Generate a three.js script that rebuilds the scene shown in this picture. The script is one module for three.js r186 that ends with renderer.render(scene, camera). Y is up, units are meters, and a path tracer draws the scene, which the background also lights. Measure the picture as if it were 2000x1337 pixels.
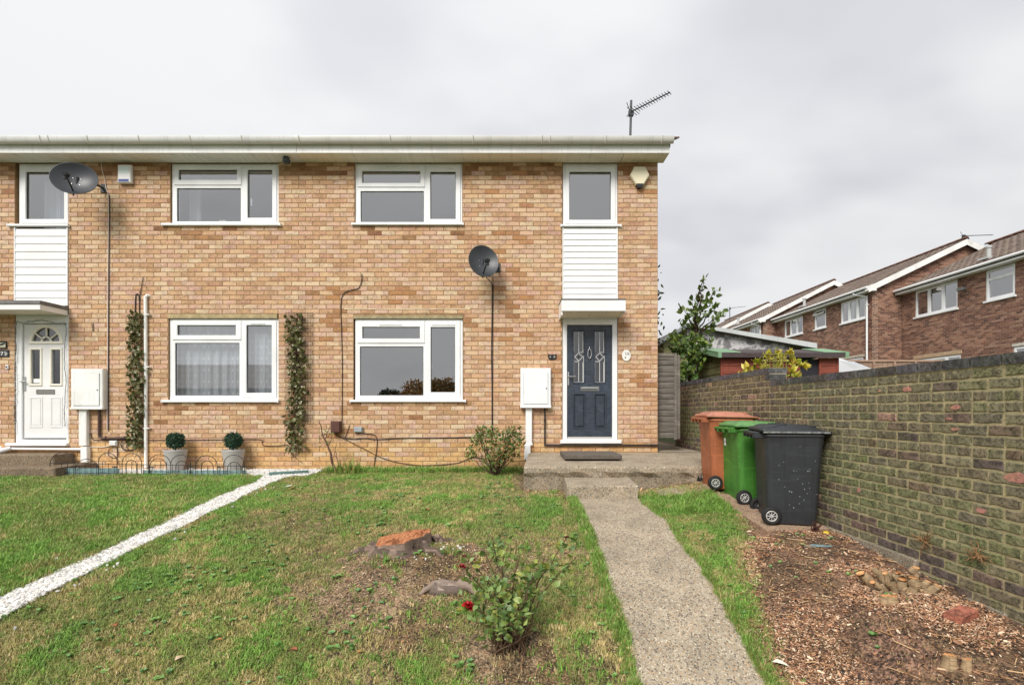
import * as THREE from 'three';
import { mergeGeometries } from 'three/addons/utils/BufferGeometryUtils.js';

// ---------------------------------------------------------------- camera, sky, sun, exposure
const scene = new THREE.Scene();
const camera = new THREE.PerspectiveCamera(2 * Math.atan(668.5 / 1000) * 180 / Math.PI, 2000 / 1337, 0.05, 2000);
camera.position.set(0, 1.5, 0);
camera.lookAt(0, 1.5, -1);
camera.setViewOffset(2000, 1337, 0, -131.5, 2000, 1337);   // lens shifted up, verticals stay upright
const renderer = new THREE.WebGLRenderer({ antialias: true });
renderer.toneMapping = THREE.LinearToneMapping;
renderer.toneMappingExposure = 2.35;
renderer.shadowMap.enabled = true;

const sun = new THREE.DirectionalLight(0xfffaf3, 1.5);
sun.position.set(-14.2, 28.1, 21.8);
sun.target.position.set(0, 0, -6);
sun.castShadow = true;
sun.shadow.radius = 50;
Object.assign(sun.shadow.camera, { left: -30, right: 30, top: 30, bottom: -30, near: 1, far: 90 });
sun.shadow.mapSize.set(2048, 2048);
sun.name = 'sun_light';
scene.add(sun, sun.target);

// ---------------------------------------------------------------- random numbers and noise
function rng(seed) { let s = seed >>> 0; return () => { s = (s + 0x6d2b79f5) | 0; let t = Math.imul(s ^ (s >>> 15), 1 | s); t = (t + Math.imul(t ^ (t >>> 7), 61 | t)) ^ t; return ((t ^ (t >>> 14)) >>> 0) / 4294967296; }; }
const R = rng(7), rr = (a, b, r = R) => a + (b - a) * r(), pick = (a, r = R) => a[Math.floor(r() * a.length)];
const hash = (x, y, s) => { let h = Math.imul(x, 374761393) ^ Math.imul(y, 668265263) ^ Math.imul(s, 1274126177); h = Math.imul(h ^ (h >>> 13), 1274126177); return ((h ^ (h >>> 16)) >>> 0) / 4294967296; };
const sm = (t) => t * t * (3 - 2 * t), lerp = (a, b, t) => a + (b - a) * t, clamp = (x, a = 0, b = 1) => Math.min(b, Math.max(a, x)), step = (a, b, x) => sm(clamp((x - a) / (b - a)));
function vnoise(x, y, s = 1, period = 0) {
  const xi = Math.floor(x), yi = Math.floor(y), u = sm(x - xi), v = sm(y - yi), w = (a) => (period ? ((a % period) + period) % period : a);
  return lerp(lerp(hash(w(xi), w(yi), s), hash(w(xi + 1), w(yi), s), u), lerp(hash(w(xi), w(yi + 1), s), hash(w(xi + 1), w(yi + 1), s), u), v);
}
function fbm(x, y, s = 1, oct = 4, period = 0) { let a = 0.5, t = 0, n = 0; for (let i = 0; i < oct; i++) { t += a * vnoise(x, y, s + i * 17, period); n += a; x *= 2; y *= 2; period *= 2; a *= 0.5; } return t / n; }

// overcast sky: an even bright layer with greyer banks of cloud low on the right, brighter towards the zenith
{
  const W = 1024, H = 512, data = new Float32Array(W * H * 4);
  for (let j = 0; j < H; j++) {
    const el = ((j + 0.5) / H - 0.5) * Math.PI, y = Math.sin(el), c = Math.cos(el);
    for (let i = 0; i < W; i++) {
      const az = ((i + 0.5) / W - 0.5) * 2 * Math.PI, x = c * Math.cos(az), z = c * Math.sin(az), o = (j * W + i) * 4;
      const k = 1 / (Math.max(y, 0) + 0.32), n = fbm(x * k * 1.25 + 7.3, z * k * 1.9 + 3.1, 5, 5), m = fbm(x * k * 3.1 + 1.7, z * k * 4.4 + 9.2, 23, 4);
      const bank = step(0.5, 0.74, n) * 0.75 + step(0.5, 0.8, m) * 0.25;
      let v = (0.362 + 0.06 * clamp(y)) * (1 - 0.22 * bank);
      v *= 1 - 0.09 * step(0.1, 0.9, x * 0.9 + 0.15) * step(0.05, 0.25, y) * (0.4 + 0.6 * m);
      if (y < 0) v *= lerp(1, 0.4, step(0, -0.2, y));
      data[o] = v * 0.985; data[o + 1] = v * 0.995; data[o + 2] = v * (1.012 + 0.05 * bank); data[o + 3] = 1;
    }
  }
  const t = new THREE.DataTexture(data, W, H, THREE.RGBAFormat, THREE.FloatType);
  t.mapping = THREE.EquirectangularReflectionMapping; t.magFilter = t.minFilter = THREE.LinearFilter; t.needsUpdate = true;
  scene.background = t; scene.environment = t;
}

// ---------------------------------------------------------------- textures
function tex(n, fn, srgb = true, repeat = 1) {
  const d = new Uint8Array(n * n * 4);
  for (let j = 0; j < n; j++) for (let i = 0; i < n; i++) { const c = fn((i + 0.5) / n, (j + 0.5) / n), o = (j * n + i) * 4; const a = typeof c === 'number' ? [c, c, c] : c; for (let k = 0; k < 3; k++) d[o + k] = clamp(a[k]) * 255; d[o + 3] = a[3] === undefined ? 255 : a[3] * 255; }
  const t = new THREE.DataTexture(d, n, n, THREE.RGBAFormat); t.wrapS = t.wrapT = THREE.RepeatWrapping; t.magFilter = THREE.LinearFilter; t.minFilter = THREE.LinearMipmapLinearFilter; t.generateMipmaps = true;
  if (srgb) t.colorSpace = THREE.SRGBColorSpace;
  t.repeat.set(repeat, repeat); t.needsUpdate = true; return t;
}
const rep = (t, x, y = x) => { const c = t.clone(); c.repeat.set(x, y); c.needsUpdate = true; return c; };
function worley(u, v, n, s) { let best = 9, second = 9, id = 0; const x = u * n, y = v * n, xi = Math.floor(x), yi = Math.floor(y); for (let j = -1; j < 2; j++) for (let i = -1; i < 2; i++) { const a = ((xi + i) % n + n) % n, b = ((yi + j) % n + n) % n, dx = xi + i + hash(a, b, s) - x, dy = yi + j + hash(a, b, s + 1) - y, d = dx * dx + dy * dy; if (d < best) { second = best; best = d; id = hash(a, b, s + 2); } else if (d < second) second = d; } return [Math.sqrt(best), Math.sqrt(second), id]; }
const T = {};
T.brick = tex(1024, (u, v) => { const a = fbm(u * 14, v * 14, 3, 4, 14), b = fbm(u * 60, v * 60, 9, 3, 60), h = fbm(u * 150, v * 150, 31, 2, 150), p = step(0.46, 0.62, fbm(u * 11, v * 22, 131, 3, 22 * 0 + 11 * 2)), q = step(0.54, 0.66, fbm(u * 9 + 3, v * 18, 151, 3, 18)), L = 0.83 + 0.22 * a + 0.22 * (b - 0.5) + (h > 0.73 ? -0.2 : 0) + (h < 0.27 ? 0.08 : 0); return [L + 0.06 * p, L + 0.075 * p - 0.03 * q, L + 0.12 * p + 0.03 * q]; }, true, 0.8);
T.brickBump = tex(512, (u, v) => { const b = fbm(u * 60, v * 60, 9, 3, 60), h = fbm(u * 130, v * 130, 31, 2, 130); return 0.5 + 0.4 * (b - 0.5) + (h > 0.70 ? -0.3 : 0); }, false, 1.6);
T.oldBrick = tex(1024, (u, v) => { const a = fbm(u * 12, v * 12, 43, 5, 12), b = fbm(u * 60, v * 60, 19, 3, 60), h = fbm(u * 130, v * 130, 77, 2, 130), g = step(0.48, 0.66, fbm(u * 7, v * 7, 143, 4, 7)), l = step(0.60, 0.68, fbm(u * 22, v * 22, 163, 4, 22)), k = step(0.58, 0.7, fbm(u * 16, v * 16, 183, 4, 16)), L = 0.70 + 0.4 * (a - 0.2) + 0.5 * (b - 0.5) + (h > 0.70 ? 0.22 : 0) + (h < 0.3 ? -0.2 : 0) - 0.13 * k; return [L * (1 - 0.05 * g) + 0.2 * l, L + 0.2 * l, L * (0.98 - 0.1 * g) + 0.2 * l]; }, true, 0.9);
T.mortar = tex(512, (u, v) => 0.76 + 0.28 * fbm(u * 20, v * 20, 13, 4, 20) + 0.22 * (vnoise(u * 170, v * 170, 4, 170) - 0.5), true, 1);
T.grain = tex(256, (u, v) => 0.92 + 0.08 * fbm(u * 6, v * 6, 2, 5, 6), true, 0.7);
T.dirt = tex(512, (u, v) => { const a = fbm(u * 5, v * 5, 61, 5, 5), s = fbm(u * 40, v * 5, 71, 4, 5 * 8); return 0.95 + 0.05 * step(0.3, 0.6, a) - 0.055 * step(0.6, 0.78, s); }, true, 0.8);
T.fine = tex(256, (u, v) => fbm(u * 40, v * 40, 8, 4, 40), false, 3);
T.aggregate = tex(1024, (u, v) => {
  const [a, b, id] = worley(u, v, 78, 5), e = step(0.06, 0.3, b - a), big = fbm(u * 5, v * 5, 15, 4, 5), stone = 0.74 + 0.2 * id, f = vnoise(u * 300, v * 300, 6, 300) * 0.12;
  const w = hash(Math.floor(id * 9999), 3, 3), k = w > 0.88 ? [1.12, 1.08, 1.0] : w > 0.72 ? [0.98, 0.86, 0.72] : w < 0.16 ? [0.62, 0.58, 0.56] : [0.97, 0.93, 0.86], m = 0.68 + 0.1 * big;
  return [0, 1, 2].map((i) => lerp(m * [1, 0.95, 0.87][i], stone * k[i], e) * (0.84 + 0.3 * big) + f - 0.05);
}, true, 1 / 0.9);
T.aggregateBump = tex(1024, (u, v) => { const [a, b] = worley(u, v, 78, 5); return 0.15 + 0.75 * step(0.02, 0.35, b - a) * (1 - 0.5 * a); }, false, 1 / 0.9);
T.soil = tex(1024, (u, v) => { const [a, , id] = worley(u, v, 90, 25), c = fbm(u * 14, v * 14, 35, 5, 14), f = fbm(u * 120, v * 120, 36, 2, 120), chip = id > 0.78 ? 0.26 : 0; return 0.42 + 0.6 * c + 0.75 * (f - 0.5) + chip * 1.3 * (1 - a) - (id < 0.15 ? 0.2 : 0); }, true, 0.9);
T.soilBump = tex(1024, (u, v) => 0.6 * fbm(u * 14, v * 14, 35, 5, 14) + 0.4 * fbm(u * 120, v * 120, 36, 2, 120), false, 0.9);
T.wood = tex(512, (u, v) => { const s = fbm(u * 5, v * 60, 51, 4, 60), f = fbm(u * 10, v * 200, 52, 2, 200), w = fbm(u * 3, v * 6, 53, 3, 6); return 0.58 + 0.34 * s + 0.2 * (f - 0.5) + 0.2 * (w - 0.5); }, true, 1.2);
T.plastic = tex(512, (u, v) => { const a = fbm(u * 4, v * 4, 261, 5, 4), st = fbm(u * 60, v * 3, 262, 4, 60), sc = fbm(u * 9, v * 50, 263, 3, 50); return 0.80 + 0.22 * a - 0.1 * step(0.55, 0.72, st) + 0.1 * step(0.66, 0.72, sc); }, true, 0.9);
T.felt = tex(512, (u, v) => { const s = fbm(u * 8 + 1.6 * fbm(u * 4, v * 4, 5, 3, 4), v * 8, 90, 5, 8), f = fbm(u * 60, v * 60, 91, 2, 60), a = Math.abs(s - 0.5) * 6; return 0.62 + 0.4 * clamp(1 - a) + 0.2 * (f - 0.5); }, true, 0.45);
T.leaf = tex(128, (u, v) => 0.8 + 0.3 * fbm(u * 6, v * 6, 14, 3, 6), true, 20);

// ---------------------------------------------------------------- materials
const S = (hex) => new THREE.Color(hex);
const toward = (to, k) => (from) => '#' + [1, 3, 5].map((i) => Math.round(lerp(parseInt(from.slice(i, i + 2), 16), parseInt(to.slice(i, i + 2), 16), k)).toString(16).padStart(2, '0')).join('');
const M = (hex, roughness = 0.8, o = {}) => new THREE.MeshStandardMaterial({ color: S(hex), roughness, ...o });
const pvc = M('#f5f6f7', 0.34, { map: T.grain }), pvcDirty = M('#f0f0ed', 0.42, { map: T.dirt }), white = M('#f6f6f4', 0.42, { map: T.grain });
const black = M('#1b1c1e', 0.5), cableMat = M('#231d1b', 0.6), gasket = M('#22252a', 0.6), steel = M('#c9c9c6', 0.28, { metalness: 0.9 }), wire = M('#2c2f2f', 0.55, { metalness: 0.3 });
const glass = new THREE.MeshPhysicalMaterial({ color: S('#e4e9ee'), roughness: 0.0, transmission: 1, thickness: 0, ior: 3.7 });
const glassDoor = new THREE.MeshPhysicalMaterial({ color: S('#e6eaee'), roughness: 0.03, transmission: 1, thickness: 0, ior: 2.2 });
const mortarBuff = M('#a98761', 0.95, { map: T.mortar, bumpMap: T.brickBump, bumpScale: 0.002 }), mortarOld = M('#b9ad85', 0.95, { map: T.mortar, bumpMap: T.brickBump, bumpScale: 0.003 }), mortarBrown = M('#ab9886', 0.95, { map: T.mortar });
const concrete = M('#d0cac0', 0.93, { map: T.aggregate, bumpMap: T.aggregateBump, bumpScale: 0.003 });
const leafMat = new THREE.MeshPhysicalMaterial({ roughness: 0.5, vertexColors: true, side: THREE.DoubleSide, transmission: 0.22, thickness: 0, map: T.leaf });
const woodGrey = M('#8d857b', 0.9, { map: rep(T.wood, 1.2), bumpMap: rep(T.wood, 1.2), bumpScale: 0.004 });

// ---------------------------------------------------------------- geometry helpers (geometry is built in world metres, then moved to its thing's base)
const FZ = -25 / 3;                                   // plane of the two house fronts
const fx = (p) => (p - 1000) / 120, fy = (p) => 1.5 + (800 - p) / 120;
const at = (x, y, d) => new THREE.Vector3((x - 1000) * d / 1000, 1.5 + (800 - y) * d / 1000, -d);
const V = (x, y, z) => new THREE.Vector3(x, y, z);
function boxUV(g) {
  if (!g.attributes.normal) g.computeVertexNormals();
  const p = g.attributes.position, n = g.attributes.normal, uv = new Float32Array(p.count * 2);
  for (let i = 0; i < p.count; i++) {
    const ax = Math.abs(n.getX(i)), ay = Math.abs(n.getY(i)), az = Math.abs(n.getZ(i));
    const a = ax > ay && ax > az ? [p.getZ(i), p.getY(i)] : ay > az ? [p.getX(i), p.getZ(i)] : [p.getX(i), p.getY(i)];
    uv[i * 2] = a[0]; uv[i * 2 + 1] = a[1];
  }
  g.setAttribute('uv', new THREE.BufferAttribute(uv, 2)); return g;
}
function prep(g, keepUV) { if (g.index) g = g.toNonIndexed(); if (!keepUV) boxUV(g); for (const k of Object.keys(g.attributes)) if (!['position', 'normal', 'uv', 'color'].includes(k)) g.deleteAttribute(k); return g; }
function merged(list, keepUV) { list = (Array.isArray(list) ? list.flat(3) : [list]).map((g) => prep(g, keepUV)); const anyColor = list.some((g) => g.attributes.color); if (anyColor) for (const g of list) if (!g.attributes.color) tint(g, S('#ffffff')); return list.length > 1 ? mergeGeometries(list) : list[0]; }
function tint(g, c) { const n = g.attributes.position.count, a = new Float32Array(n * 3); for (let i = 0; i < n; i++) { a[i * 3] = c.r; a[i * 3 + 1] = c.g; a[i * 3 + 2] = c.b; } g.setAttribute('color', new THREE.BufferAttribute(a, 3)); return g; }
function cbox(x0, x1, y0, y1, z0, z1, b = 0) {
  if (x1 < x0) [x0, x1] = [x1, x0]; if (y1 < y0) [y0, y1] = [y1, y0]; if (z1 < z0) [z0, z1] = [z1, z0];
  if (!b) { const g = new THREE.BoxGeometry(x1 - x0, y1 - y0, z1 - z0); g.translate((x0 + x1) / 2, (y0 + y1) / 2, (z0 + z1) / 2); return g; }
  const s = new THREE.Shape(); s.moveTo(x0 + b, y0 + b); s.lineTo(x1 - b, y0 + b); s.lineTo(x1 - b, y1 - b); s.lineTo(x0 + b, y1 - b); s.closePath();
  const g = new THREE.ExtrudeGeometry(s, { depth: z1 - z0 - 2 * b, bevelEnabled: true, bevelThickness: b, bevelSize: b, bevelSegments: 1 }); g.translate(0, 0, z0 + b); return g;
}
function plate(outer, holes, z0, z1, b = 0) {         // outer and holes: [x0, x1, y0, y1] rectangles or point lists
  const path = (r, k, P) => { const p = new P(); if (Array.isArray(r[0])) { r.forEach((q, i) => (i ? p.lineTo(q[0], q[1]) : p.moveTo(q[0], q[1]))); } else { const x0 = Math.min(r[0], r[1]) + k, x1 = Math.max(r[0], r[1]) - k, y0 = Math.min(r[2], r[3]) + k, y1 = Math.max(r[2], r[3]) - k; p.moveTo(x0, y0); p.lineTo(x1, y0); p.lineTo(x1, y1); p.lineTo(x0, y1); } p.closePath(); return p; };
  const s = path(outer, b, THREE.Shape); for (const h of holes) s.holes.push(path(h, -b, THREE.Path));
  const g = new THREE.ExtrudeGeometry(s, b ? { depth: z1 - z0 - 2 * b, bevelEnabled: true, bevelThickness: b, bevelSize: b, bevelSegments: 1, curveSegments: 20 } : { depth: z1 - z0, bevelEnabled: false, curveSegments: 20 }); g.translate(0, 0, z0 + b); return g;
}
const ring = (r, w, z0, z1, b) => plate(r, [[Math.min(r[0], r[1]) + w, Math.max(r[0], r[1]) - w, Math.min(r[2], r[3]) + w, Math.max(r[2], r[3]) - w]], z0, z1, b);
function tube(pts, r, seg = 0, rad = 6) { const c = new THREE.CatmullRomCurve3(pts, false, 'catmullrom', 0.4); return new THREE.TubeGeometry(c, seg || pts.length * 6, r, rad, false); }
function rod(a, b, r0, r1 = r0, n = 8) { const d = b.clone().sub(a), g = new THREE.CylinderGeometry(r1, r0, d.length(), n); g.applyQuaternion(new THREE.Quaternion().setFromUnitVectors(V(0, 1, 0), d.normalize())); g.translate((a.x + b.x) / 2, (a.y + b.y) / 2, (a.z + b.z) / 2); return g; }
function poly(verts, faces, mode) { const p = []; for (const f of faces) for (let i = 1; i < f.length - 1; i++) for (const k of [f[0], f[i], f[i + 1]]) p.push(...(verts[k].toArray ? verts[k].toArray() : verts[k])); const g = new THREE.BufferGeometry(); g.setAttribute('position', new THREE.Float32BufferAttribute(p, 3)); g.computeVertexNormals(); return g; }
function prism(pts, dir) { // closed polygon (Vector3 list) swept along dir
  const n = pts.length, v = [...pts, ...pts.map((p) => p.clone().add(dir))], ax = Math.abs(dir.x), ay = Math.abs(dir.y), az = Math.abs(dir.z);
  const flat = pts.map((p) => (ax >= ay && ax >= az ? new THREE.Vector2(p.y, p.z) : ay >= az ? new THREE.Vector2(p.z, p.x) : new THREE.Vector2(p.x, p.y))), s = ax >= ay && ax >= az ? dir.x : ay >= az ? dir.y : dir.z;
  const ccw = THREE.ShapeUtils.area(flat) > 0, f = [];
  for (const t of THREE.ShapeUtils.triangulateShape(flat, [])) f.push([t[0], t[2], t[1]], [n + t[0], n + t[1], n + t[2]]);
  for (let i = 0; i < n; i++) { const j = (i + 1) % n; f.push(ccw ? [i, j, n + j, n + i] : [i, n + i, n + j, j]); }
  if (!ccw) for (let k = 0; k < f.length - n; k++) f[k] = [f[k][0], f[k][2], f[k][1]];
  if (s < 0) for (const q of f) q.reverse();
  return poly(v, f);
}
function loft(sections, cap = true) { // each a list of Vector3 with the same count
  const n = sections[0].length, v = sections.flat(), idx = [];
  for (let s = 0; s < sections.length - 1; s++) for (let i = 0; i < n; i++) { const a = s * n + i, b = s * n + (i + 1) % n, c = a + n, d = b + n; idx.push(a, b, d, a, d, c); }
  if (cap) for (const [s, flip] of [[0, 1], [sections.length - 1, 0]]) { const c = v.length, m = V(0, 0, 0); sections[s].forEach((p) => m.addScaledVector(p, 1 / n)); v.push(m); for (let i = 0; i < n; i++) { const a = s * n + i, b = s * n + (i + 1) % n; flip ? idx.push(c, b, a) : idx.push(c, a, b); } }
  const g = new THREE.BufferGeometry(); g.setAttribute('position', new THREE.Float32BufferAttribute(v.flatMap((p) => p.toArray()), 3)); g.setIndex(idx); g.computeVertexNormals(); return g;
}

// ---------------------------------------------------------------- things, parts, sub-parts
const names = new Map();
function numbered(n) { const k = names.get(n) ?? 0; names.set(n, k + 1); return k ? n + '_' + String(k).padStart(3, '0') : n; }
const shade = (o) => { o.castShadow = o.receiveShadow = true; return o; };
function thing(name, label, category, base = V(0, 0, 0), group) { const o = new THREE.Group(); o.name = numbered(name); o.position.copy(base); o.userData = { label, category }; if (group) o.userData.group = group; o.base = base; scene.add(o); return o; }
function part(parent, name, geoms, material, o = {}) {
  let root = parent; while (!root.base && root.parent) root = root.parent;
  const g = merged(geoms, o.keepUV); g.translate(-root.base.x, -root.base.y, -root.base.z);
  const m = shade(new THREE.Mesh(g, material)); m.name = numbered(name); parent.add(m);
  if (o.kind) m.userData.kind = o.kind; if (o.label) m.userData.label = o.label; return m;
}
function sub(parent, name, label) { const g = new THREE.Group(); g.name = numbered(name); if (label) g.userData.label = label; parent.add(g); return g; }
function single(name, label, category, geoms, material, base, group, o = {}) {
  const g = merged(geoms, o.keepUV); g.translate(-base.x, -base.y, -base.z);
  const m = shade(new THREE.Mesh(g, material)); m.name = numbered(name); m.position.copy(base); m.userData = { label, category }; if (group) m.userData.group = group; if (o.kind) m.userData.kind = o.kind; scene.add(m); return m;
}
function struct(name, geoms, material, label, o = {}) { const m = shade(new THREE.Mesh(merged(geoms, o.keepUV), material)); m.name = numbered(name); m.userData.kind = 'structure'; if (label) m.userData.label = label; scene.add(m); return m; }

// ---------------------------------------------------------------- terrain
const curve = (knots) => (x) => { let i = 0; while (i < knots.length - 2 && x > knots[i + 1][0]) i++; const [a, b] = [knots[i], knots[i + 1]]; const t = clamp((x - a[0]) / (b[0] - a[0])); return lerp(a[1], b[1], t); };
const lawnH = curve([[-8, -0.85], [0, -0.75], [2, -0.56], [2.6, -0.42], [3.2, -0.21], [3.55, -0.06], [3.79, 0.044], [4.33, 0.183], [4.94, 0.285], [5.57, 0.386], [6.1, 0.43], [7, 0.46], [8.0, 0.5], [8.33, 0.52], [9, 0.6]]);
const bankH = curve([[-8, -0.85], [0, -0.3], [2, 0.0], [2.6, 0.1], [3.2, 0.2], [4.7, 0.33], [5.3, 0.36], [6.1, 0.49], [6.8, 0.6], [8.3, 0.8], [9, 0.8]]);
function ground(x, d) {
  let h = lerp(lawnH(d), bankH(d), step(1.6, 2.7, x));
  h = lerp(h, 0.75, step(3.25, 3.4, x) * step(3, 6, d)); 
  h = lerp(h, 1.75, step(6, 15, x) * step(4, 9, d)); 
  h += 0.018 * (fbm(x * 2.1, d * 2.1, 201, 3) - 0.5) * 2 * step(2, 3, d) * (1 - step(8.0, 8.3, d));
  const ms = Math.hypot((x + 0.95) / 0.75, (d - 4.55) / 0.5); h += 0.055 * (1 - step(0.25, 1, ms));      // the mound round the stump
  return h;
}
const G = (px, py) => { let d = 1.8; for (; d < 8.33; d += 0.01) { const p = at(px, py, d); if (p.y < ground(p.x, d)) break; } const p = at(px, py, d); p.y = ground(p.x, d); return p; };
const bedEdge = (d) => curve([[2, 1.6], [3.2, 1.62], [3.45, 1.66], [3.85, 1.76], [4.4, 1.95], [4.9, 2.15], [5.5, 2.42], [6.2, 2.75], [7, 3]])(d) + 0.13 * (fbm(d * 3.2, 4.4, 77, 3) - 0.5) * 2;
const pathL = (d) => lerp(0.77, 0.74, step(5, 6.1, d)) + 0.03 * (fbm(d * 3, 1, 41, 3) - 0.5) * 2, pathR = (d) => lerp(1.57, 1.49, step(5.2, 6.1, d)) + 0.035 * (fbm(d * 3, 9, 42, 3) - 0.5) * 2;
const stripKnots = [[0, 1190], [106, 1139], [212, 1088], [318, 1037], [424, 986], [500, 950], [530, 936]].map(([a, b]) => G(a, b)).map((p) => [-p.z, p.x]).sort((a, b) => a[0] - b[0]);
const stripX = (d) => (d < stripKnots[0][0] ? stripKnots[0][1] + (d - stripKnots[0][0]) * (stripKnots[1][1] - stripKnots[0][1]) / (stripKnots[1][0] - stripKnots[0][0]) : curve(stripKnots)(d)), stripW = (d) => 0.12 + 0.012 * Math.sin(d * 2.3) + 0.10 * step(7.1, 7.8, d);
function bareness(x, d) {   // how little grass grows: 0 lawn, 1 bare soil
  const n = fbm(x * 2.6, d * 2.6, 301, 4), a = 1 - step(0.45, 1.05, Math.hypot((x + 0.8) / 1.2, (d - 4.2) / 0.85) + (n - 0.5) * 1.1), b = 1 - step(0.4, 1, Math.hypot((x - 0.12) / 0.62, (d - 3.3) / 0.42) + (n - 0.5) * 0.9);
  const c = step(-0.02, 0.12, x - bedEdge(d)) , e = step(0.52, 0.74, fbm(x * 1.3 + 4, d * 1.3, 303, 4)) * 0.62 * (x > -3.4 ? 1 : 0.25), w = (x > 0 && x < 2.6 ? step(6.3, 6.65, d) : 0) * 0.8;
  return clamp(Math.max(a, b, c, e, w));
}
{
  const axis = (fine0, fine1, st, out) => { const a = []; for (let v = fine0; v <= fine1 + 1e-6; v += st) a.push(v); const lo = out.map((o) => fine0 - o).reverse(), hi = out.map((o) => fine1 + o); return [...lo, ...a, ...hi]; };
  const xs = axis(-6.6, 3.4, 0.045, [0.3, 0.8, 1.6, 3, 5, 8, 12, 18, 28, 45, 80, 160, 400]), ds = axis(1.6, 8.4, 0.045, [0.3, 0.8, 1.6, 3, 5, 8, 12, 18, 28, 45, 80, 160, 400]);
  const pos = [], col = [], uv = [], idx = [], c = new THREE.Color(), soil = S('#a58a70'), soilDark = S('#84694f'), under = S('#8d8950'), dry = S('#b09a6c'), bed = S('#997660'), far = S('#5d6a38');
  for (const d of ds) for (const x of xs) {
    pos.push(x, ground(x, d), -d); uv.push(x, d);
    const b = bareness(x, d), n = fbm(x * 3, d * 3, 401, 4);
    if (d < 1 || x < -9 || x > 3.6) c.copy(far); else if (x > bedEdge(d) - 0.1) c.copy(bed).lerp(soilDark, step(0.38, 0.62, n)).lerp(under, 1 - step(-0.1, 0.1, x - bedEdge(d))); else c.copy(under).lerp(dry, step(0.45, 0.7, n) * 0.7).lerp(n > 0.5 ? soil : soilDark, b * 0.85);
    col.push(c.r, c.g, c.b);
  }
  const w = xs.length; for (let j = 0; j < ds.length - 1; j++) for (let i = 0; i < w - 1; i++) { const a = j * w + i; idx.push(a, a + 1, a + w + 1, a, a + w + 1, a + w); }
  const g = new THREE.BufferGeometry(); g.setAttribute('position', new THREE.Float32BufferAttribute(pos, 3)); g.setAttribute('color', new THREE.Float32BufferAttribute(col, 3)); g.setAttribute('uv', new THREE.Float32BufferAttribute(uv, 2)); g.setIndex(idx); g.computeVertexNormals();
  const m = shade(new THREE.Mesh(g, new THREE.MeshStandardMaterial({ vertexColors: true, roughness: 0.97, map: T.soil, bumpMap: T.soilBump, bumpScale: 0.012 }))); m.name = 'ground'; m.userData = { kind: 'structure', label: 'bare brown earth and turf of the front gardens' }; scene.add(m);
}
function ribbon(l, r, d0, d1, lift, thick, n = 90, across = 8) {  // a sheet that follows the ground between two edges, with sides
  const v = [], idx = [], w = across + 1;
  for (let j = 0; j <= n; j++) { const d = lerp(d0, d1, j / n), a = l(d), b = r(d); for (let i = 0; i <= across; i++) { const x = lerp(a, b, i / across); v.push(x, ground(lerp(a, b, 0.5), d) + lift - 0.004 * Math.abs(i / across - 0.5), -d); } }
  for (let j = 0; j < n; j++) for (let i = 0; i < across; i++) { const a = j * w + i; idx.push(a, a + 1, a + w + 1, a, a + w + 1, a + w); }
  const top = v.length / 3;
  for (const i of [0, across]) for (let j = 0; j <= n; j++) { const k = (j * w + i) * 3; v.push(v[k], v[k + 1], v[k + 2], v[k], v[k + 1] - thick, v[k + 2]); }
  for (let s = 0; s < 2; s++) for (let j = 0; j < n; j++) { const a = top + s * 2 * (n + 1) + j * 2; idx.push(a, a + 1, a + 3, a, a + 3, a + 2); }
  const g = new THREE.BufferGeometry(); g.setAttribute('position', new THREE.Float32BufferAttribute(v, 3)); g.setIndex(idx); g.computeVertexNormals(); return g;
}
struct('path', ribbon(pathL, pathR, 1.7, 6.12, 0.02, 0.09), concrete, 'pebbly concrete path leading up to the front step');
struct('gravel_path', ribbon((d) => stripX(d) - stripW(d), (d) => stripX(d) + stripW(d), 2.2, 7.75, 0.006, 0.03, 60, 4), M('#c9c6bf', 0.95, { map: T.mortar }), 'narrow strip of white gravel dividing the two lawns');
struct('gravel_bed', poly([V(-7.0, 0.51, -7.72), V(-3.3, 0.5, -7.72), V(-3.05, 0.525, -8.325), V(-6.95, 0.545, -8.325)], [[0, 1, 2, 3]]), M('#c9c6bf', 0.95, { map: T.mortar }), 'white gravel bed under the windows behind the hoop edging');

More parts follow.
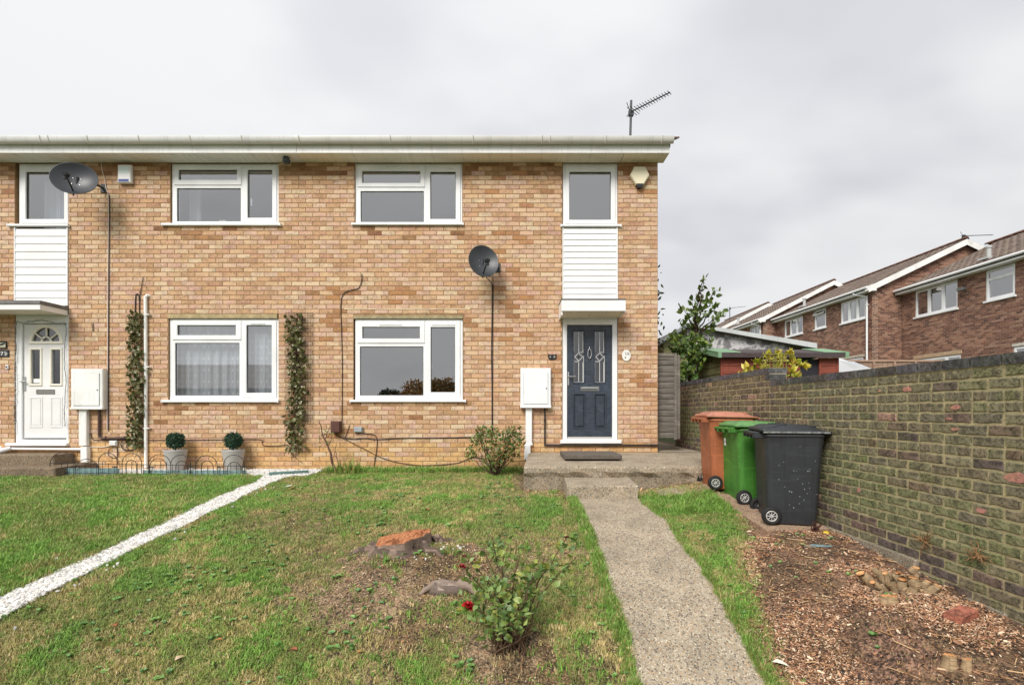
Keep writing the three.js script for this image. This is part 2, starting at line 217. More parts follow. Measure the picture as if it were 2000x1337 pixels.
// ---------------------------------------------------------------- bricks
const brickVariants = (() => { // unit brick: front face at z = 0, centre at the origin, size 1 x 1, depth 0.03 behind; edges chipped and uneven
  const make = (seed, W, H, j, bev) => {
    const r = rng(seed), p = [], f = [], nx = 4, outer = [];
    for (let i = 0; i < nx; i++) outer.push([-W / 2 + W * i / nx, -H / 2]); outer.push([W / 2, -H / 2]); outer.push([W / 2, 0]); outer.push([W / 2, H / 2]);
    for (let i = nx - 1; i >= 0; i--) outer.push([-W / 2 + W * i / nx, H / 2]); outer.push([-W / 2, 0]);
    const n = outer.length, jit = outer.map(() => [rr(-j, j, r), rr(-j, j, r)]);
    outer.forEach(([x, y], i) => p.push(V(x + jit[i][0], y + jit[i][1], -0.028)));
    outer.forEach(([x, y], i) => p.push(V(x + jit[i][0], y + jit[i][1], -bev)));
    outer.forEach(([x, y], i) => p.push(V(x * (1 - 2 * bev / W) + jit[i][0], y * (1 - 2 * bev / H) + jit[i][1], rr(-0.0008, 0.0008, r))));
    p.push(V(0, 0, 0.0006));
    for (let i = 0; i < n; i++) { const k = (i + 1) % n; f.push([i, k, n + k, n + i], [n + i, n + k, 2 * n + k, 2 * n + i], [3 * n, 2 * n + i, 2 * n + k]); }
    const g = prep(poly(p, f)), uv = g.attributes.uv, du = r() * 1.2, dv = r() * 1.2; for (let k = 0; k < uv.count; k++) uv.setXY(k, uv.getX(k) + du, uv.getY(k) + dv); return g;
  };
  const set = (W, H, j, bev, s) => Array.from({ length: 14 }, (_, i) => make(s + i, W, H, j, bev));
  return { neat: set(0.2155, 0.0655, 0.0013, 0.003, 500), old: set(0.2155, 0.0655, 0.0042, 0.008, 600) };
})();
const brickTint = new Map();
function brickMaterial(hex, old) { const k = hex + old; if (!brickTint.has(k)) brickTint.set(k, M(hex, 0.9, { map: old ? T.oldBrick : T.brick, bumpMap: T.brickBump, bumpScale: old ? 0.005 : 0.0022 })); return brickTint.get(k); }
// list: {x, y (centre, in the wall's own plane), w, h, hex, score}; place(u, v) gives the matrix; up to `most` become parts, the rest one part
function layBricks(parent, list, place, kindOld, most, name = 'brick') {
  let root = parent; while (!root.base) root = root.parent;
  const off = new THREE.Matrix4().makeTranslation(-root.base.x, -root.base.y, -root.base.z), vs = kindOld ? brickVariants.old : brickVariants.neat;
  list.sort((a, b) => b.score - a.score);
  const rest = [], plain = new THREE.MeshStandardMaterial({ vertexColors: true, roughness: 0.9, map: kindOld ? T.oldBrick : T.brick, bumpMap: T.brickBump, bumpScale: kindOld ? 0.005 : 0.0022 });
  list.forEach((b, i) => {
    const v = vs[(b.v ?? i) % vs.length], m = off.clone().multiply(place(b)).multiply(new THREE.Matrix4().makeScale(b.w / 0.2155, b.h / 0.0655, 1));
    if (i < most) { const o = shade(new THREE.Mesh(v, brickMaterial(b.hex, kindOld))); o.name = numbered(name); m.decompose(o.position, o.quaternion, o.scale); parent.add(o); }
    else { const g = v.clone(); const uv = g.attributes.uv; const du = R() * 3, dv = R() * 3; for (let k = 0; k < uv.count; k++) uv.setXY(k, uv.getX(k) + du, uv.getY(k) + dv); g.applyMatrix4(m); rest.push(tint(g, S(b.hex))); }
  });
  if (rest.length) { const o = shade(new THREE.Mesh(mergeGeometries(rest), plain)); o.name = numbered('brickwork'); o.userData.kind = 'stuff'; parent.add(o); }
}
// stretcher courses over [u0, u1] x [v0, v1] minus openings [u0, u1, v0, v1]
function courses(u0, u1, v0, v1, bed, openings, colour, score, o = {}) {
  const out = [], L = o.L ?? 0.225, r = rng(o.seed ?? 11); let n = Math.floor((v0 - bed) / 0.075);
  for (; bed + n * 0.075 < v1 - 0.01; n++) {
    const a = Math.max(v0, bed + n * 0.075 + 0.005), b = Math.min(v1, bed + (n + 1) * 0.075 - 0.005); if (b - a < 0.02) continue;
    const odd = ((n % 2) + 2) % 2; let x = u1 - (odd ? L / 2 : L) , first = true, w0 = odd ? L / 2 : L;
    const header = o.header && o.header(n);
    if (header) { x = u1 - L / 2; w0 = L / 2; }
    for (; x + w0 > u0; ) {
      let pieces = [[Math.max(u0, x + 0.005), Math.min(u1, x + w0 - 0.005)]];
      for (const [p, q, s, t] of openings) if (b > s + 0.012 && a < t - 0.012) pieces = pieces.flatMap(([c, e]) => (e <= p || c >= q ? [[c, e]] : [[c, Math.min(e, p - 0.003)], [Math.max(c, q + 0.003), e]].filter(([c1, e1]) => e1 - c1 > 0.02)));
      for (const [c, e] of pieces) if (e - c > 0.02) { const k = { x: (c + e) / 2 + rr(-0.0015, 0.0015, r) * (o.loose ?? 1), y: (a + b) / 2 + rr(-0.0012, 0.0012, r) * (o.loose ?? 1), w: e - c, h: b - a, v: Math.floor(r() * 97), n }; k.hex = colour(k, r); k.score = score(k); out.push(k); }
      first = false; w0 = header ? L / 2 : L; x -= w0;
    }
  }
  return out;
}

// ================================================================= THE TWO HOUSES
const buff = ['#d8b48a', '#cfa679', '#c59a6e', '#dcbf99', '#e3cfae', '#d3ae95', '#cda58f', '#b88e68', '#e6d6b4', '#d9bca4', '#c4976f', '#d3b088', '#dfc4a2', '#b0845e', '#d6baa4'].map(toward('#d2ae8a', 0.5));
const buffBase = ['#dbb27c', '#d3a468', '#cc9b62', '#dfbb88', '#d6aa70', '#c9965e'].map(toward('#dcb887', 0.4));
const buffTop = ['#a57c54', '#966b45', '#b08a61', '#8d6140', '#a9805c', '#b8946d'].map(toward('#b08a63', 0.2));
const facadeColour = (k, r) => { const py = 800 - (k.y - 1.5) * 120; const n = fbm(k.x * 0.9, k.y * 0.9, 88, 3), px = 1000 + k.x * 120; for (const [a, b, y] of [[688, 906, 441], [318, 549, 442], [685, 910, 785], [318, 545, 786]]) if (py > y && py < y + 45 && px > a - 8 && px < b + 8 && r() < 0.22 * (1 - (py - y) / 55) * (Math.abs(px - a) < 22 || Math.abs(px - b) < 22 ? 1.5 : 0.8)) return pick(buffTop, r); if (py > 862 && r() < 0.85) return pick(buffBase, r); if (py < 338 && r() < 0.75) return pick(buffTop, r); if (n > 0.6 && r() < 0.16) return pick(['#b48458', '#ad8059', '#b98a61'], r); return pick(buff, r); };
const rect = (x0, y0, x1, y1) => [fx(x0), fx(x1), fy(y1), fy(y0)];
const SOF = fy(317), BASE = 0.38, BED = fy(351.4);

function makeWindow(house, o) {  // pixel rectangles on the house front
  const w = sub(house, 'window', o.label), z = FZ - 0.032, F = rect(...o.outer);
  const holes = o.panes.map((p) => { const h = rect(...(p.sash ?? p.pane)); const k = p.sash ? 0.012 : 0; return [h[0] + k, h[1] - k, h[2] + k, h[3] - k]; });
  part(w, 'frame', plate(F, holes, z - 0.07, z, 0.004), pvc);
  for (const p of o.panes) {
    const q = rect(...p.pane);
    if (p.sash) { const s = rect(...p.sash); part(w, 'sash', [plate(s, [q], z - 0.045, z + 0.014, 0.006)], pvc); }
    part(w, 'gasket', ring([q[0] - 0.004, q[1] + 0.004, q[2] - 0.004, q[3] + 0.004], 0.011, z - 0.03, z - 0.012, 0.001), gasket);
    const g = new THREE.PlaneGeometry(q[1] - q[0] + 0.01, q[3] - q[2] + 0.01); g.rotateZ(0.0); g.translate((q[0] + q[1]) / 2, (q[2] + q[3]) / 2, z - 0.022); part(w, 'pane', g, glass);
  }
  for (const t of o.vents ?? []) { const q = rect(...t); part(w, 'vent', cbox(q[0], q[1], q[2], q[3], z + 0.013, z + 0.024, 0.003), pvcDirty); }
  if (o.handle) { const q = rect(...o.handle); part(w, 'handle', cbox(q[0], q[1], q[2], q[3], z - 0.06, z - 0.035, 0.003), pvc); }
  const s = rect(...o.sill); part(w, 'sill', [cbox(s[0], s[1], s[2], s[3], FZ - 0.03, FZ + 0.045, 0.006), cbox(s[0] - 0.005, s[0] + 0.012, s[2] - 0.006, s[3] + 0.004, FZ + 0.001, FZ + 0.05, 0.003), cbox(s[1] - 0.012, s[1] + 0.005, s[2] - 0.006, s[3] + 0.004, FZ + 0.001, FZ + 0.05, 0.003)], pvc);
  return w;
}
function shell(house, u0, u1, openings, rooms) {
  const wallHoles = openings.map(([a, b, c, d]) => [a, b, Math.max(c, BASE + 0.02), Math.min(d, SOF - 0.001)]);
  const wall = part(house, 'wall', plate([u0, u1, BASE, SOF + 0.002], wallHoles, FZ - 0.28, FZ - 0.005), mortarBuff);
  return wall;
}
function interior(house, u0, u1, floors, splits) {
  const pale = M('#d8d2c6', 0.9), floorMat = M('#8a7a66', 0.8), z0 = FZ - 4.2, z1 = FZ - 0.285, g = [];
  g.push(cbox(u0, u1, BASE, SOF + 0.2, z0 - 0.2, z0));
  for (const x of [u0 + 0.1, u1 - 0.1, ...splits]) g.push(cbox(x - 0.05, x + 0.05, BASE, SOF + 0.2, z0 + 0.001, z1 - 0.002));
  part(house, 'inner_wall', g, pale);
  part(house, 'inner_floor', [cbox(u0 + 0.02, u1 - 0.02, 0.8, 0.95, z0 + 0.001, z1 - 0.001), cbox(u0 + 0.02, u1 - 0.02, 3.35, 3.6, z0 + 0.001, z1 - 0.001), cbox(u0 + 0.02, u1 - 0.02, SOF + 0.05, SOF + 0.2, z0 + 0.001, z1 - 0.001)], [floorMat][0]);
}
function eaves(house, u0, u1, o) {
  const zf = -8.015, yb = 5.52, yt = 5.73;
  part(house, 'fascia', cbox(u0 + 0.002, u1 - 0.002, yb, yt, zf - 0.02, zf, 0.003), pvcDirty);
  if (o.slats) { const st = 0.1, g = []; const sm0 = sub(house, 'soffit'); for (let x = u0; x < u1 - 0.01; x += st) part(sm0, 'board', cbox(x + 0.003, Math.min(u1, x + st) - 0.003, SOF, SOF + 0.012, FZ - 0.02, zf - 0.022, 0.002), pvcDirty); part(sm0, 'backing', cbox(u0, u1, SOF + 0.006, SOF + 0.02, FZ - 0.02, zf - 0.024), M('#b9b5aa', 0.7)); }
  else part(house, 'soffit', [cbox(u0, fx(1211), SOF, SOF + 0.012, FZ - 0.02, zf - 0.022), cbox(fx(1212), u1, SOF, SOF + 0.012, FZ - 0.02, zf - 0.022)], M('#efe9d8', 0.6, { map: T.dirt }));
  // half-round gutter with its brackets
  const n = 12, zc = -7.953, r = 0.055, yc = 5.73, deep = 1.75;
  const prof = []; for (let i = 0; i <= n; i++) { const a = Math.PI + Math.PI * i / n; prof.push([Math.cos(a) * r, Math.sin(a) * r * deep]); } for (let i = n; i >= 0; i--) { const a = Math.PI + Math.PI * i / n; prof.push([Math.cos(a) * (r - 0.004), Math.sin(a) * (r - 0.004) * deep]); }
  const sec = (x) => prof.map(([z, y]) => V(x, yc + y, zc + z));
  const gutter = part(house, 'gutter', [loft([sec(u0 + 0.002), sec(u1 + (o.end ?? 0))]), ...(o.end ? [prism(prof.slice(0, n + 1).map(([z, y]) => V(u1 + o.end, yc + y, zc + z)), V(0.008, 0, 0))] : [])], M(o.slats ? '#dcdcda' : '#d2d0ca', 0.45, { map: T.dirt }));
  const band = (x, w = 0.016) => { const q = []; for (let i = 0; i <= n; i++) { const a = Math.PI + Math.PI * i / n; q.push([Math.cos(a) * (r + 0.006), Math.sin(a) * (r + 0.006) * deep]); } for (let i = n; i >= 0; i--) { const a = Math.PI + Math.PI * i / n; q.push([Math.cos(a) * r, Math.sin(a) * r * deep]); } return loft([q.map(([z, y]) => V(x - w / 2, yc + y, zc + z)), q.map(([z, y]) => V(x + w / 2, yc + y, zc + z))]); };
  for (const px of o.brackets) { const x = (px - 1000) / 1000 * 7.95; part(gutter, 'bracket', [band(x), cbox(x - 0.012, x + 0.012, yc - 0.05, yc + 0.02, zc - r - 0.015, zc - r + 0.004)], M('#d3cfc6', 0.6)); }
  // roof: two slopes of tiles laid on a slab, its eaves course just over the gutter
  const ridgeZ = FZ - 4.1, yr = 5.80 + (Math.abs(ridgeZ) - 7.97) * Math.tan(0.37), s = [V(u0, 5.735, -8.02), V(u0, yr - 0.06, ridgeZ), V(u0, 5.735, 2 * ridgeZ + 8.02), V(u0, 5.62, 2 * ridgeZ + 8.02), V(u0, yr - 0.2, ridgeZ), V(u0, 5.62, -8.05)];
  const roof = part(house, 'roof', prism(s, V(u1 + (o.over ?? 0) - u0, 0, 0)), M('#6d5648', 0.9, { map: T.mortar }));
  const course = []; const tl = 0.3, dir = V(0, yr - 5.8, ridgeZ + 7.97).normalize(); for (let k = 0; k < 13; k++) for (let x = u0; x < u1 + (o.over ?? 0) - 0.05; x += tl) { const p = V(x, 5.738, -7.985).addScaledVector(dir, k * 0.33); const q = p.clone().addScaledVector(dir, 0.4); course.push(prism([p.clone(), V(p.x, p.y + 0.022, p.z), V(q.x, q.y + 0.005, q.z), q], V(tl - 0.006, 0, 0))); }
  part(roof, 'tile', course, M('#75594a', 0.9, { map: T.mortar }), { kind: 'stuff' });
}
const sideZ = FZ - 8.2;

// ---- the end house (number 19)
const E0 = fx(594.5), E1 = 2.375;
const endHouse = thing('brick_house', 'buff brick end house with dark blue front door beside the garden wall', 'house', V((E0 + E1) / 2, BASE, FZ));
{
  const H = endHouse, open = [rect(692.5, 310, 903, 441), rect(690, 615.5, 904.5, 785), [fx(1098.5), fx(1207), fy(866), SOF + 0.1]];
  const wall = shell(H, E0, E1, open);
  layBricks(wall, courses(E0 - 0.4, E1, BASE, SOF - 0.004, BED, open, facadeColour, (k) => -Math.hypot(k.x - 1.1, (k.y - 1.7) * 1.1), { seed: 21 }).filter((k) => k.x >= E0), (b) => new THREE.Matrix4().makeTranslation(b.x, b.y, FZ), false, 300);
  // the gable end and the rear, out of the lens but part of the house
  const gable = part(H, 'gable_wall', prism([V(E1 - 0.1, BASE, FZ - 0.281), V(E1 - 0.1, SOF + 0.1, FZ - 0.281), V(E1 - 0.1, SOF + 1.6, FZ - 4.1), V(E1 - 0.1, SOF + 0.1, sideZ), V(E1 - 0.1, BASE, sideZ)], V(0.095, 0, 0)), mortarBuff);
  layBricks(gable, courses(FZ - 6, FZ, BASE, SOF + 0.05, BED, [], facadeColour, () => 0, { seed: 23 }), (b) => new THREE.Matrix4().makeTranslation(E1, b.y, b.x).multiply(new THREE.Matrix4().makeRotationY(Math.PI / 2)), false, 0);
  interior(H, E0, E1, 2, [fx(1060)]);
  eaves(H, E0, E1 + 0.095, { brackets: [763, 924, 1058, 1074, 1182, 1292], end: 0.03, over: 0.02 });
  part(H, 'barge_end', prism([V(E1 + 0.004, SOF, -8.31), V(E1 + 0.004, 5.66, -8.31), V(E1 + 0.004, 5.66, -8.037), V(E1 + 0.004, 5.53, -8.037)], V(0.088, 0, 0)), pvcDirty);
  const upper = (dx, v) => ({});
  makeWindow(H, { label: 'upper three-pane white window', outer: [692.5, 317.6, 902.5, 440], sill: [688, 436.5, 905.5, 440.5], panes: [{ pane: [706.5, 332.7, 820, 355.8], sash: [697, 321, 829, 364] }, { pane: [703, 371.6, 827, 431.8] }, { pane: [840, 333.8, 889.6, 426.5], sash: [832, 321, 899, 435.5] }], vents: [[741, 326, 784, 328.5], [843.5, 327, 885.5, 329.5]] });
  makeWindow(H, { label: 'lower three-pane white window under a stone lintel', outer: [692.4, 622.6, 903.6, 783], sill: [684.7, 780.5, 910, 785], panes: [{ pane: [706.6, 637.7, 819.4, 660.4], sash: [697, 626.5, 829, 669.5] }, { pane: [701.8, 676, 826, 771.9] }, { pane: [840.8, 638.3, 888.5, 765.6], sash: [831.5, 626.5, 898.5, 776] }], vents: [[740, 632, 784.5, 634.6], [842.5, 632, 888, 634.6]], handle: [839.5, 707, 842.6, 719] });
  makeWindow(H, { label: 'tall single-pane white window over the front door', outer: [1099.6, 317.6, 1207, 440], sill: [1095, 439.5, 1212.6, 443.5], panes: [{ pane: [1112.5, 333.8, 1193.7, 428], sash: [1104.5, 322, 1202.5, 436] }], vents: [[1132, 327, 1175, 329.5]] });
  const sillStone = M('#b3a582', 0.95, { map: T.mortar }); part(H, 'lintel', cbox(fx(690), fx(904), fy(622), fy(615.8), FZ - 0.2, FZ + 0.004, 0.003), sillStone);
  part(H, 'lintel_line', cbox(fx(672), fx(918), fy(604.2), fy(602.4), FZ - 0.02, FZ + 0.006, 0.001), M('#e2cfae', 0.9, { map: T.mortar }));
  // white shiplap boards between window and canopy
  const clad = sub(H, 'cladding'); const N = 12, y0 = 444.5, y1 = 586, bh = (y1 - y0) / N;
  for (let i = 0; i < N; i++) { const t = fy(y0 + i * bh), b = fy(y0 + (i + 1) * bh); part(clad, 'board', prism([V(fx(1101), b + 0.001, FZ - 0.03), V(fx(1101), b + 0.001, FZ + 0.012), V(fx(1101), t - 0.012, FZ + 0.006), V(fx(1101), t - 0.003, FZ - 0.004), V(fx(1101), t - 0.003, FZ - 0.03)], V(fx(1204) - fx(1101), 0, 0)), white); }
  part(clad, 'edge_trim', [cbox(fx(1098.6), fx(1101) - 0.001, fy(586), fy(444), FZ - 0.03, FZ + 0.018, 0.003), cbox(fx(1204) + 0.001, fx(1206.6), fy(586), fy(444), FZ - 0.03, FZ + 0.018, 0.003)], pvc);
  // canopy
  const cz = -7.88, cx0 = 0.0968 * 7.88, cx1 = 0.2225 * 7.88, cyb = 1.5 + 0.193 * 7.88, cyt = 1.5 + 0.2145 * 7.88, can = sub(H, 'canopy');
  part(can, 'fascia_board', [cbox(cx0, cx1, cyb, cyt, cz - 0.02, cz, 0.004), cbox(cx0, cx0 + 0.02, cyb - 0.06, cyt, FZ + 0.001, cz - 0.021, 0.003), cbox(cx1 - 0.02, cx1, cyb - 0.02, cyt, FZ + 0.001, cz - 0.021, 0.003)], white);
  part(can, 'underside', prism([V(cx0 + 0.021, cyb + 0.012, cz - 0.022), V(cx0 + 0.021, cyb + 0.03, cz - 0.022), V(cx0 + 0.021, cyb - 0.01, FZ + 0.002), V(cx0 + 0.021, cyb - 0.03, FZ + 0.002)], V(cx1 - cx0 - 0.042, 0, 0)), M('#e9e3cf', 0.6, { map: T.dirt }));
  part(can, 'top_sheet', cbox(cx0 - 0.005, cx1 + 0.005, cyt + 0.001, cyt + 0.02, FZ + 0.001, cz + 0.006), M('#6c6a68', 0.9));
  for (const px of [1110, 1160, 1210]) part(can, 'screw_cap', rod(V((px - 1000) * cz / -1000, 1.5 + 0.2035 * 7.88, cz - 0.002), V((px - 1000) * cz / -1000, 1.5 + 0.2035 * 7.88, cz + 0.004), 0.014, 0.012, 12), pvc);
  // front door
  const door = sub(H, 'door', 'dark blue front door with two leaded lights'), zd = FZ - 0.05, blue = M('#4a5464', 0.42, { map: rep(T.wood, 3, 1), bumpMap: rep(T.wood, 3, 1), bumpScale: 0.0015 });
  part(door, 'frame', plate(rect(1098.6, 617.5, 1206.8, 862), [rect(1108, 633.4, 1196.7, 856.5)], FZ - 0.12, FZ - 0.02, 0.006), pvc);
  const glz = [[1120.4, 645, 1142.2, 747], [1162, 645, 1183.2, 747]], pan = [[1120.6, 769, 1143.4, 835.3], [1162, 769, 1184.4, 835.3]];
  part(door, 'leaf', plate(rect(1108.6, 634, 1196.2, 855.6), [...glz, ...pan].map((q) => rect(...q)), zd - 0.045, zd, 0.003), blue);
  for (const q of glz) {
    const r = rect(...q), e = 0.012; part(door, 'bead', ring([r[0] - e, r[1] + e, r[2] - e, r[3] + e], 0.02, zd - 0.01, zd + 0.012, 0.006), blue);
    const p = new THREE.PlaneGeometry(r[1] - r[0], r[3] - r[2]); p.translate((r[0] + r[1]) / 2, (r[2] + r[3]) / 2, zd - 0.02); part(door, 'pane', p, glassDoor);
    const lead = M('#e4e5e3', 0.4), cx = (r[0] + r[1]) / 2, cy = (r[2] + r[3]) / 2, w = r[1] - r[0], h = r[3] - r[2], zl = zd - 0.014, b = (x0, x1, y0, y1) => cbox(x0, x1, y0, y1, zl - 0.002, zl + 0.003), t = 0.0035, L = [];
    for (const x of [r[0] + 0.012, cx, r[1] - 0.022]) for (const [a, c] of [[r[2] + 0.008, cy - 0.085], [cy + 0.085, r[3] - 0.008]]) L.push(b(x - t, x + t, a, c));
    L.push(b(r[1] - 0.01 - t, r[1] - 0.01 + t, r[2] + 0.008, cy + 0.02), b(cx, r[1] - 0.01, cy + 0.075 - t, cy + 0.075 + t), b(r[0] + 0.008, cx, cy - 0.075 - t, cy - 0.075 + t), b(r[0] + 0.008, r[1] - 0.008, r[2] + 0.008 - t, r[2] + 0.008 + t));
    for (const s of [0.1]) { const g = ring([-s / 2, s / 2, -s / 2, s / 2], 0.0075, zl - 0.002, zl + 0.003, 0.001); g.rotateZ(Math.PI / 4); g.translate(cx, cy, 0); L.push(g); }
    part(door, 'leading', L, lead);
    const dot = cbox(-0.012, 0.012, -0.012, 0.012, zl - 0.002, zl + 0.004); dot.rotateZ(Math.PI / 4); dot.translate(cx, cy, 0); part(door, 'bevel_stud', dot, black);
  }
  for (const q of pan) { const r = rect(...q); part(door, 'panel', [cbox(r[0], r[1], r[2], r[3], zd - 0.03, zd - 0.012), cbox(r[0] + 0.022, r[1] - 0.022, r[2] + 0.022, r[3] - 0.022, zd - 0.012, zd + 0.004, 0.012), ring([r[0] - 0.012, r[1] + 0.012, r[2] - 0.012, r[3] + 0.012], 0.022, zd - 0.02, zd + 0.01, 0.007)], blue); }
  { const r = rect(1135, 754.5, 1171, 762.5); part(door, 'letterbox', [ring(r, 0.012, zd, zd + 0.012, 0.003), cbox(r[0] + 0.014, r[1] - 0.014, r[2] + 0.03, r[3] - 0.004, zd, zd + 0.02, 0.004)], steel); part(door, 'letterbox_slot', cbox(r[0] + 0.013, r[1] - 0.013, r[2] + 0.013, r[2] + 0.03, zd + 0.0005, zd + 0.003), black); }
  { const x = fx(1152), k = []; k.push(rod(V(x, fy(681), zd), V(x, fy(681), zd + 0.03), 0.013, 0.011, 12)); const loop = []; for (let i = 0; i <= 16; i++) { const a = Math.PI / 2 + Math.PI * 2 * i / 16; loop.push(V(x + Math.cos(a) * 0.032 * (Math.sin(a) > 0 ? 0.85 : 1), fy(690) + Math.sin(a) * 0.075, zd + 0.028)); } k.push(tube(loop, 0.007, 48, 8)); k.push(rod(V(x, fy(679), zd + 0.02), V(x, fy(676.5), zd + 0.018), 0.006, 0.004), rod(V(x, fy(700), zd + 0.02), V(x, fy(702), zd + 0.02), 0.009, 0.005)); part(door, 'knocker', k, steel); }
  { const x = fx(1110.8); part(door, 'handle', [cbox(x - 0.014, x + 0.014, fy(752), fy(725), zd, zd + 0.01, 0.004), rod(V(x, fy(735), zd), V(x, fy(735), zd + 0.05), 0.009), rod(V(x - 0.005, fy(735), zd + 0.05), V(fx(1125), fy(734.6), zd + 0.05), 0.009, 0.008), rod(V(x, fy(747), zd), V(x, fy(747), zd + 0.014), 0.012, 0.012, 12)], steel); }
  part(door, 'weather_bar', cbox(fx(1109), fx(1195.8), fy(856.6), fy(853), zd, zd + 0.02, 0.004), M('#b7b3aa', 0.4));
  part(door, 'threshold', [cbox(fx(1094), fx(1213), fy(865.4), fy(859), FZ - 0.15, FZ + 0.06, 0.006)], pvc);
}
// ---- the neighbouring mid-terrace house (number 17)
const L0 = -10.4, L1 = E0;
const midHouse = thing('brick_house', 'buff brick neighbouring house with white front door and net-curtained window', 'house', V((L0 + L1) / 2, BASE, FZ));
{
  const H = midHouse, open = [rect(332, 310, 543.5, 441), rect(328, 613, 543.5, 785), [fx(28), fx(133), fy(869), SOF + 0.1]];
  const wall = shell(H, L0, L1, open);
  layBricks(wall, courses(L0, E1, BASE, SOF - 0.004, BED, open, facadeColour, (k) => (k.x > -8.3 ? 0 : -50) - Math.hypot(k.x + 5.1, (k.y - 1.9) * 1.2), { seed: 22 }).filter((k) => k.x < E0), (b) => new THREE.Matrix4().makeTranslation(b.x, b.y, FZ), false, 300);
  interior(H, L0, L1, 2, [fx(170)]);
  eaves(H, L0, L1, { slats: true, brackets: [82, 98, 174, 274, 374, 474, 585] });
  makeWindow(H, { label: 'upper three-pane white window', outer: [333, 318, 543, 438], sill: [318, 437, 549, 441.5], panes: [{ pane: [346.5, 330, 461, 349.7], sash: [338, 321, 469.5, 360] }, { pane: [342.6, 365.9, 467.7, 430.6] }, { pane: [481.8, 330, 530, 424], sash: [473.5, 321, 539, 434] }], vents: [[492, 323.5, 518, 326]], handle: [485, 384, 487.5, 398] });
  makeWindow(H, { label: 'lower three-pane white window with net curtains', outer: [328.4, 622, 543, 782], sill: [317.5, 781, 545, 785.5], panes: [{ pane: [343.9, 634.5, 458.7, 654], sash: [335, 626, 469, 663] }, { pane: [339, 669, 465, 772] }, { pane: [479.5, 634.5, 529, 766.8], sash: [471, 626, 538.5, 776] }], vents: [[488, 630, 516, 632.4]] });
  makeWindow(H, { label: 'single-pane white window behind the satellite dish', outer: [33, 318, 133.5, 438], sill: [18, 438.5, 136, 443], panes: [{ pane: [47, 334, 122, 426.5], sash: [38, 322.5, 130.5, 435] }], vents: [[72, 326, 98, 328.5]] });
  part(H, 'lintel', cbox(fx(326), fx(541), fy(621.4), fy(613.2), FZ - 0.2, FZ + 0.004, 0.003), M('#c0ad84', 0.95, { map: T.mortar }));
  const clad = sub(H, 'cladding'), N = 10, y0 = 446, y1 = 597, bh = (y1 - y0) / N;
  for (let i = 0; i < N; i++) { const t = fy(y0 + i * bh), b = fy(y0 + (i + 1) * bh); part(clad, 'board', prism([V(fx(30.5), b + 0.001, FZ - 0.03), V(fx(30.5), b + 0.001, FZ + 0.012), V(fx(30.5), t - 0.012, FZ + 0.007), V(fx(30.5), t - 0.003, FZ - 0.004), V(fx(30.5), t - 0.003, FZ - 0.03)], V(fx(130.5) - fx(30.5), 0, 0)), white); }
  part(clad, 'edge_trim', [cbox(fx(28), fx(30.5) - 0.001, fy(597), fy(444), FZ - 0.03, FZ + 0.018, 0.003), cbox(fx(130.5) + 0.001, fx(133), fy(597), fy(444), FZ - 0.03, FZ + 0.018, 0.003)], pvc);
  const cz = -7.84, cx1 = -7.233, cx0 = -8.9, cyt = 1.5 + 0.2135 * 7.84, cym = 1.5 + 0.206 * 7.84, cyb = 1.5 + 0.1955 * 7.84, can = sub(H, 'canopy');
  part(can, 'fascia_board', [cbox(cx0, cx1, cyb, cym, cz - 0.02, cz, 0.004), cbox(cx1 - 0.02, cx1, cyb, cym, FZ + 0.001, cz - 0.021, 0.003), cbox(cx0, cx0 + 0.02, cyb, cym, FZ + 0.001, cz - 0.021, 0.003)], white);
  part(can, 'top_sheet', cbox(cx0 - 0.01, cx1 + 0.01, cym + 0.001, cyt, FZ + 0.001, cz + 0.012, 0.004), M('#807e7c', 0.9, { map: T.mortar }));
  part(can, 'underside', cbox(cx0 + 0.021, cx1 - 0.021, cyb + 0.01, cyb + 0.02, FZ + 0.002, cz - 0.022), M('#e9e6dc', 0.6, { map: T.dirt }));
  const door = sub(H, 'door', 'white front door with a sunburst fanlight'), zd = FZ - 0.045, dw = M('#efefee', 0.38, { map: T.grain }), cream = M('#ece8da', 0.4);
  part(door, 'frame', plate(rect(28, 613, 132, 868), [rect(40, 631, 127, 858)], FZ - 0.12, FZ - 0.015, 0.005), pvc);
  const lights = [[55.5, 682, 73.5, 749.5], [95.5, 682, 113.5, 749.5]], fan = []; for (let i = 0; i <= 24; i++) { const a = Math.PI * i / 24; fan.push([fx(85) + Math.cos(a) * 0.235, fy(666) + Math.sin(a) * 0.235]); }
  part(door, 'leaf', plate(rect(41, 632, 126.5, 855.5), [...lights.map((q) => rect(...q)), fan], zd - 0.045, zd, 0.003), dw);
  for (const q of lights) { const r = rect(...q), e = 0.03; part(door, 'bead', ring([r[0] - e, r[1] + e, r[2] - e, r[3] + e], 0.034, zd - 0.01, zd + 0.016, 0.007), cream); const p = new THREE.PlaneGeometry(r[1] - r[0], r[3] - r[2]); p.translate((r[0] + r[1]) / 2, (r[2] + r[3]) / 2, zd - 0.02); part(door, 'pane', p, glassDoor); }
  { const cx = fx(85), cy = fy(666), k = (s, y) => { const a = []; for (let i = 0; i <= 28; i++) { const t = Math.PI * i / 28; a.push([cx + Math.cos(t) * s, cy - y + Math.sin(t) * (s - (y ? 0 : 0)) ]); } return a; };
    const outer = [[cx - 0.272, cy - 0.035], [cx + 0.272, cy - 0.035]]; for (let i = 0; i <= 28; i++) { const t = Math.PI * i / 28; outer.push([cx + Math.cos(t) * 0.272, cy + Math.sin(t) * 0.272]); }
    const bars = [plate(outer, [k(0.228, 0)], zd - 0.01, zd + 0.018, 0.005)]; for (const t of [36, 90, 144]) { const a = t * Math.PI / 180, g = cbox(0.07, 0.232, -0.011, 0.011, zd - 0.014, zd + 0.008, 0.003); g.rotateZ(a); g.translate(cx, cy, 0); bars.push(g); }
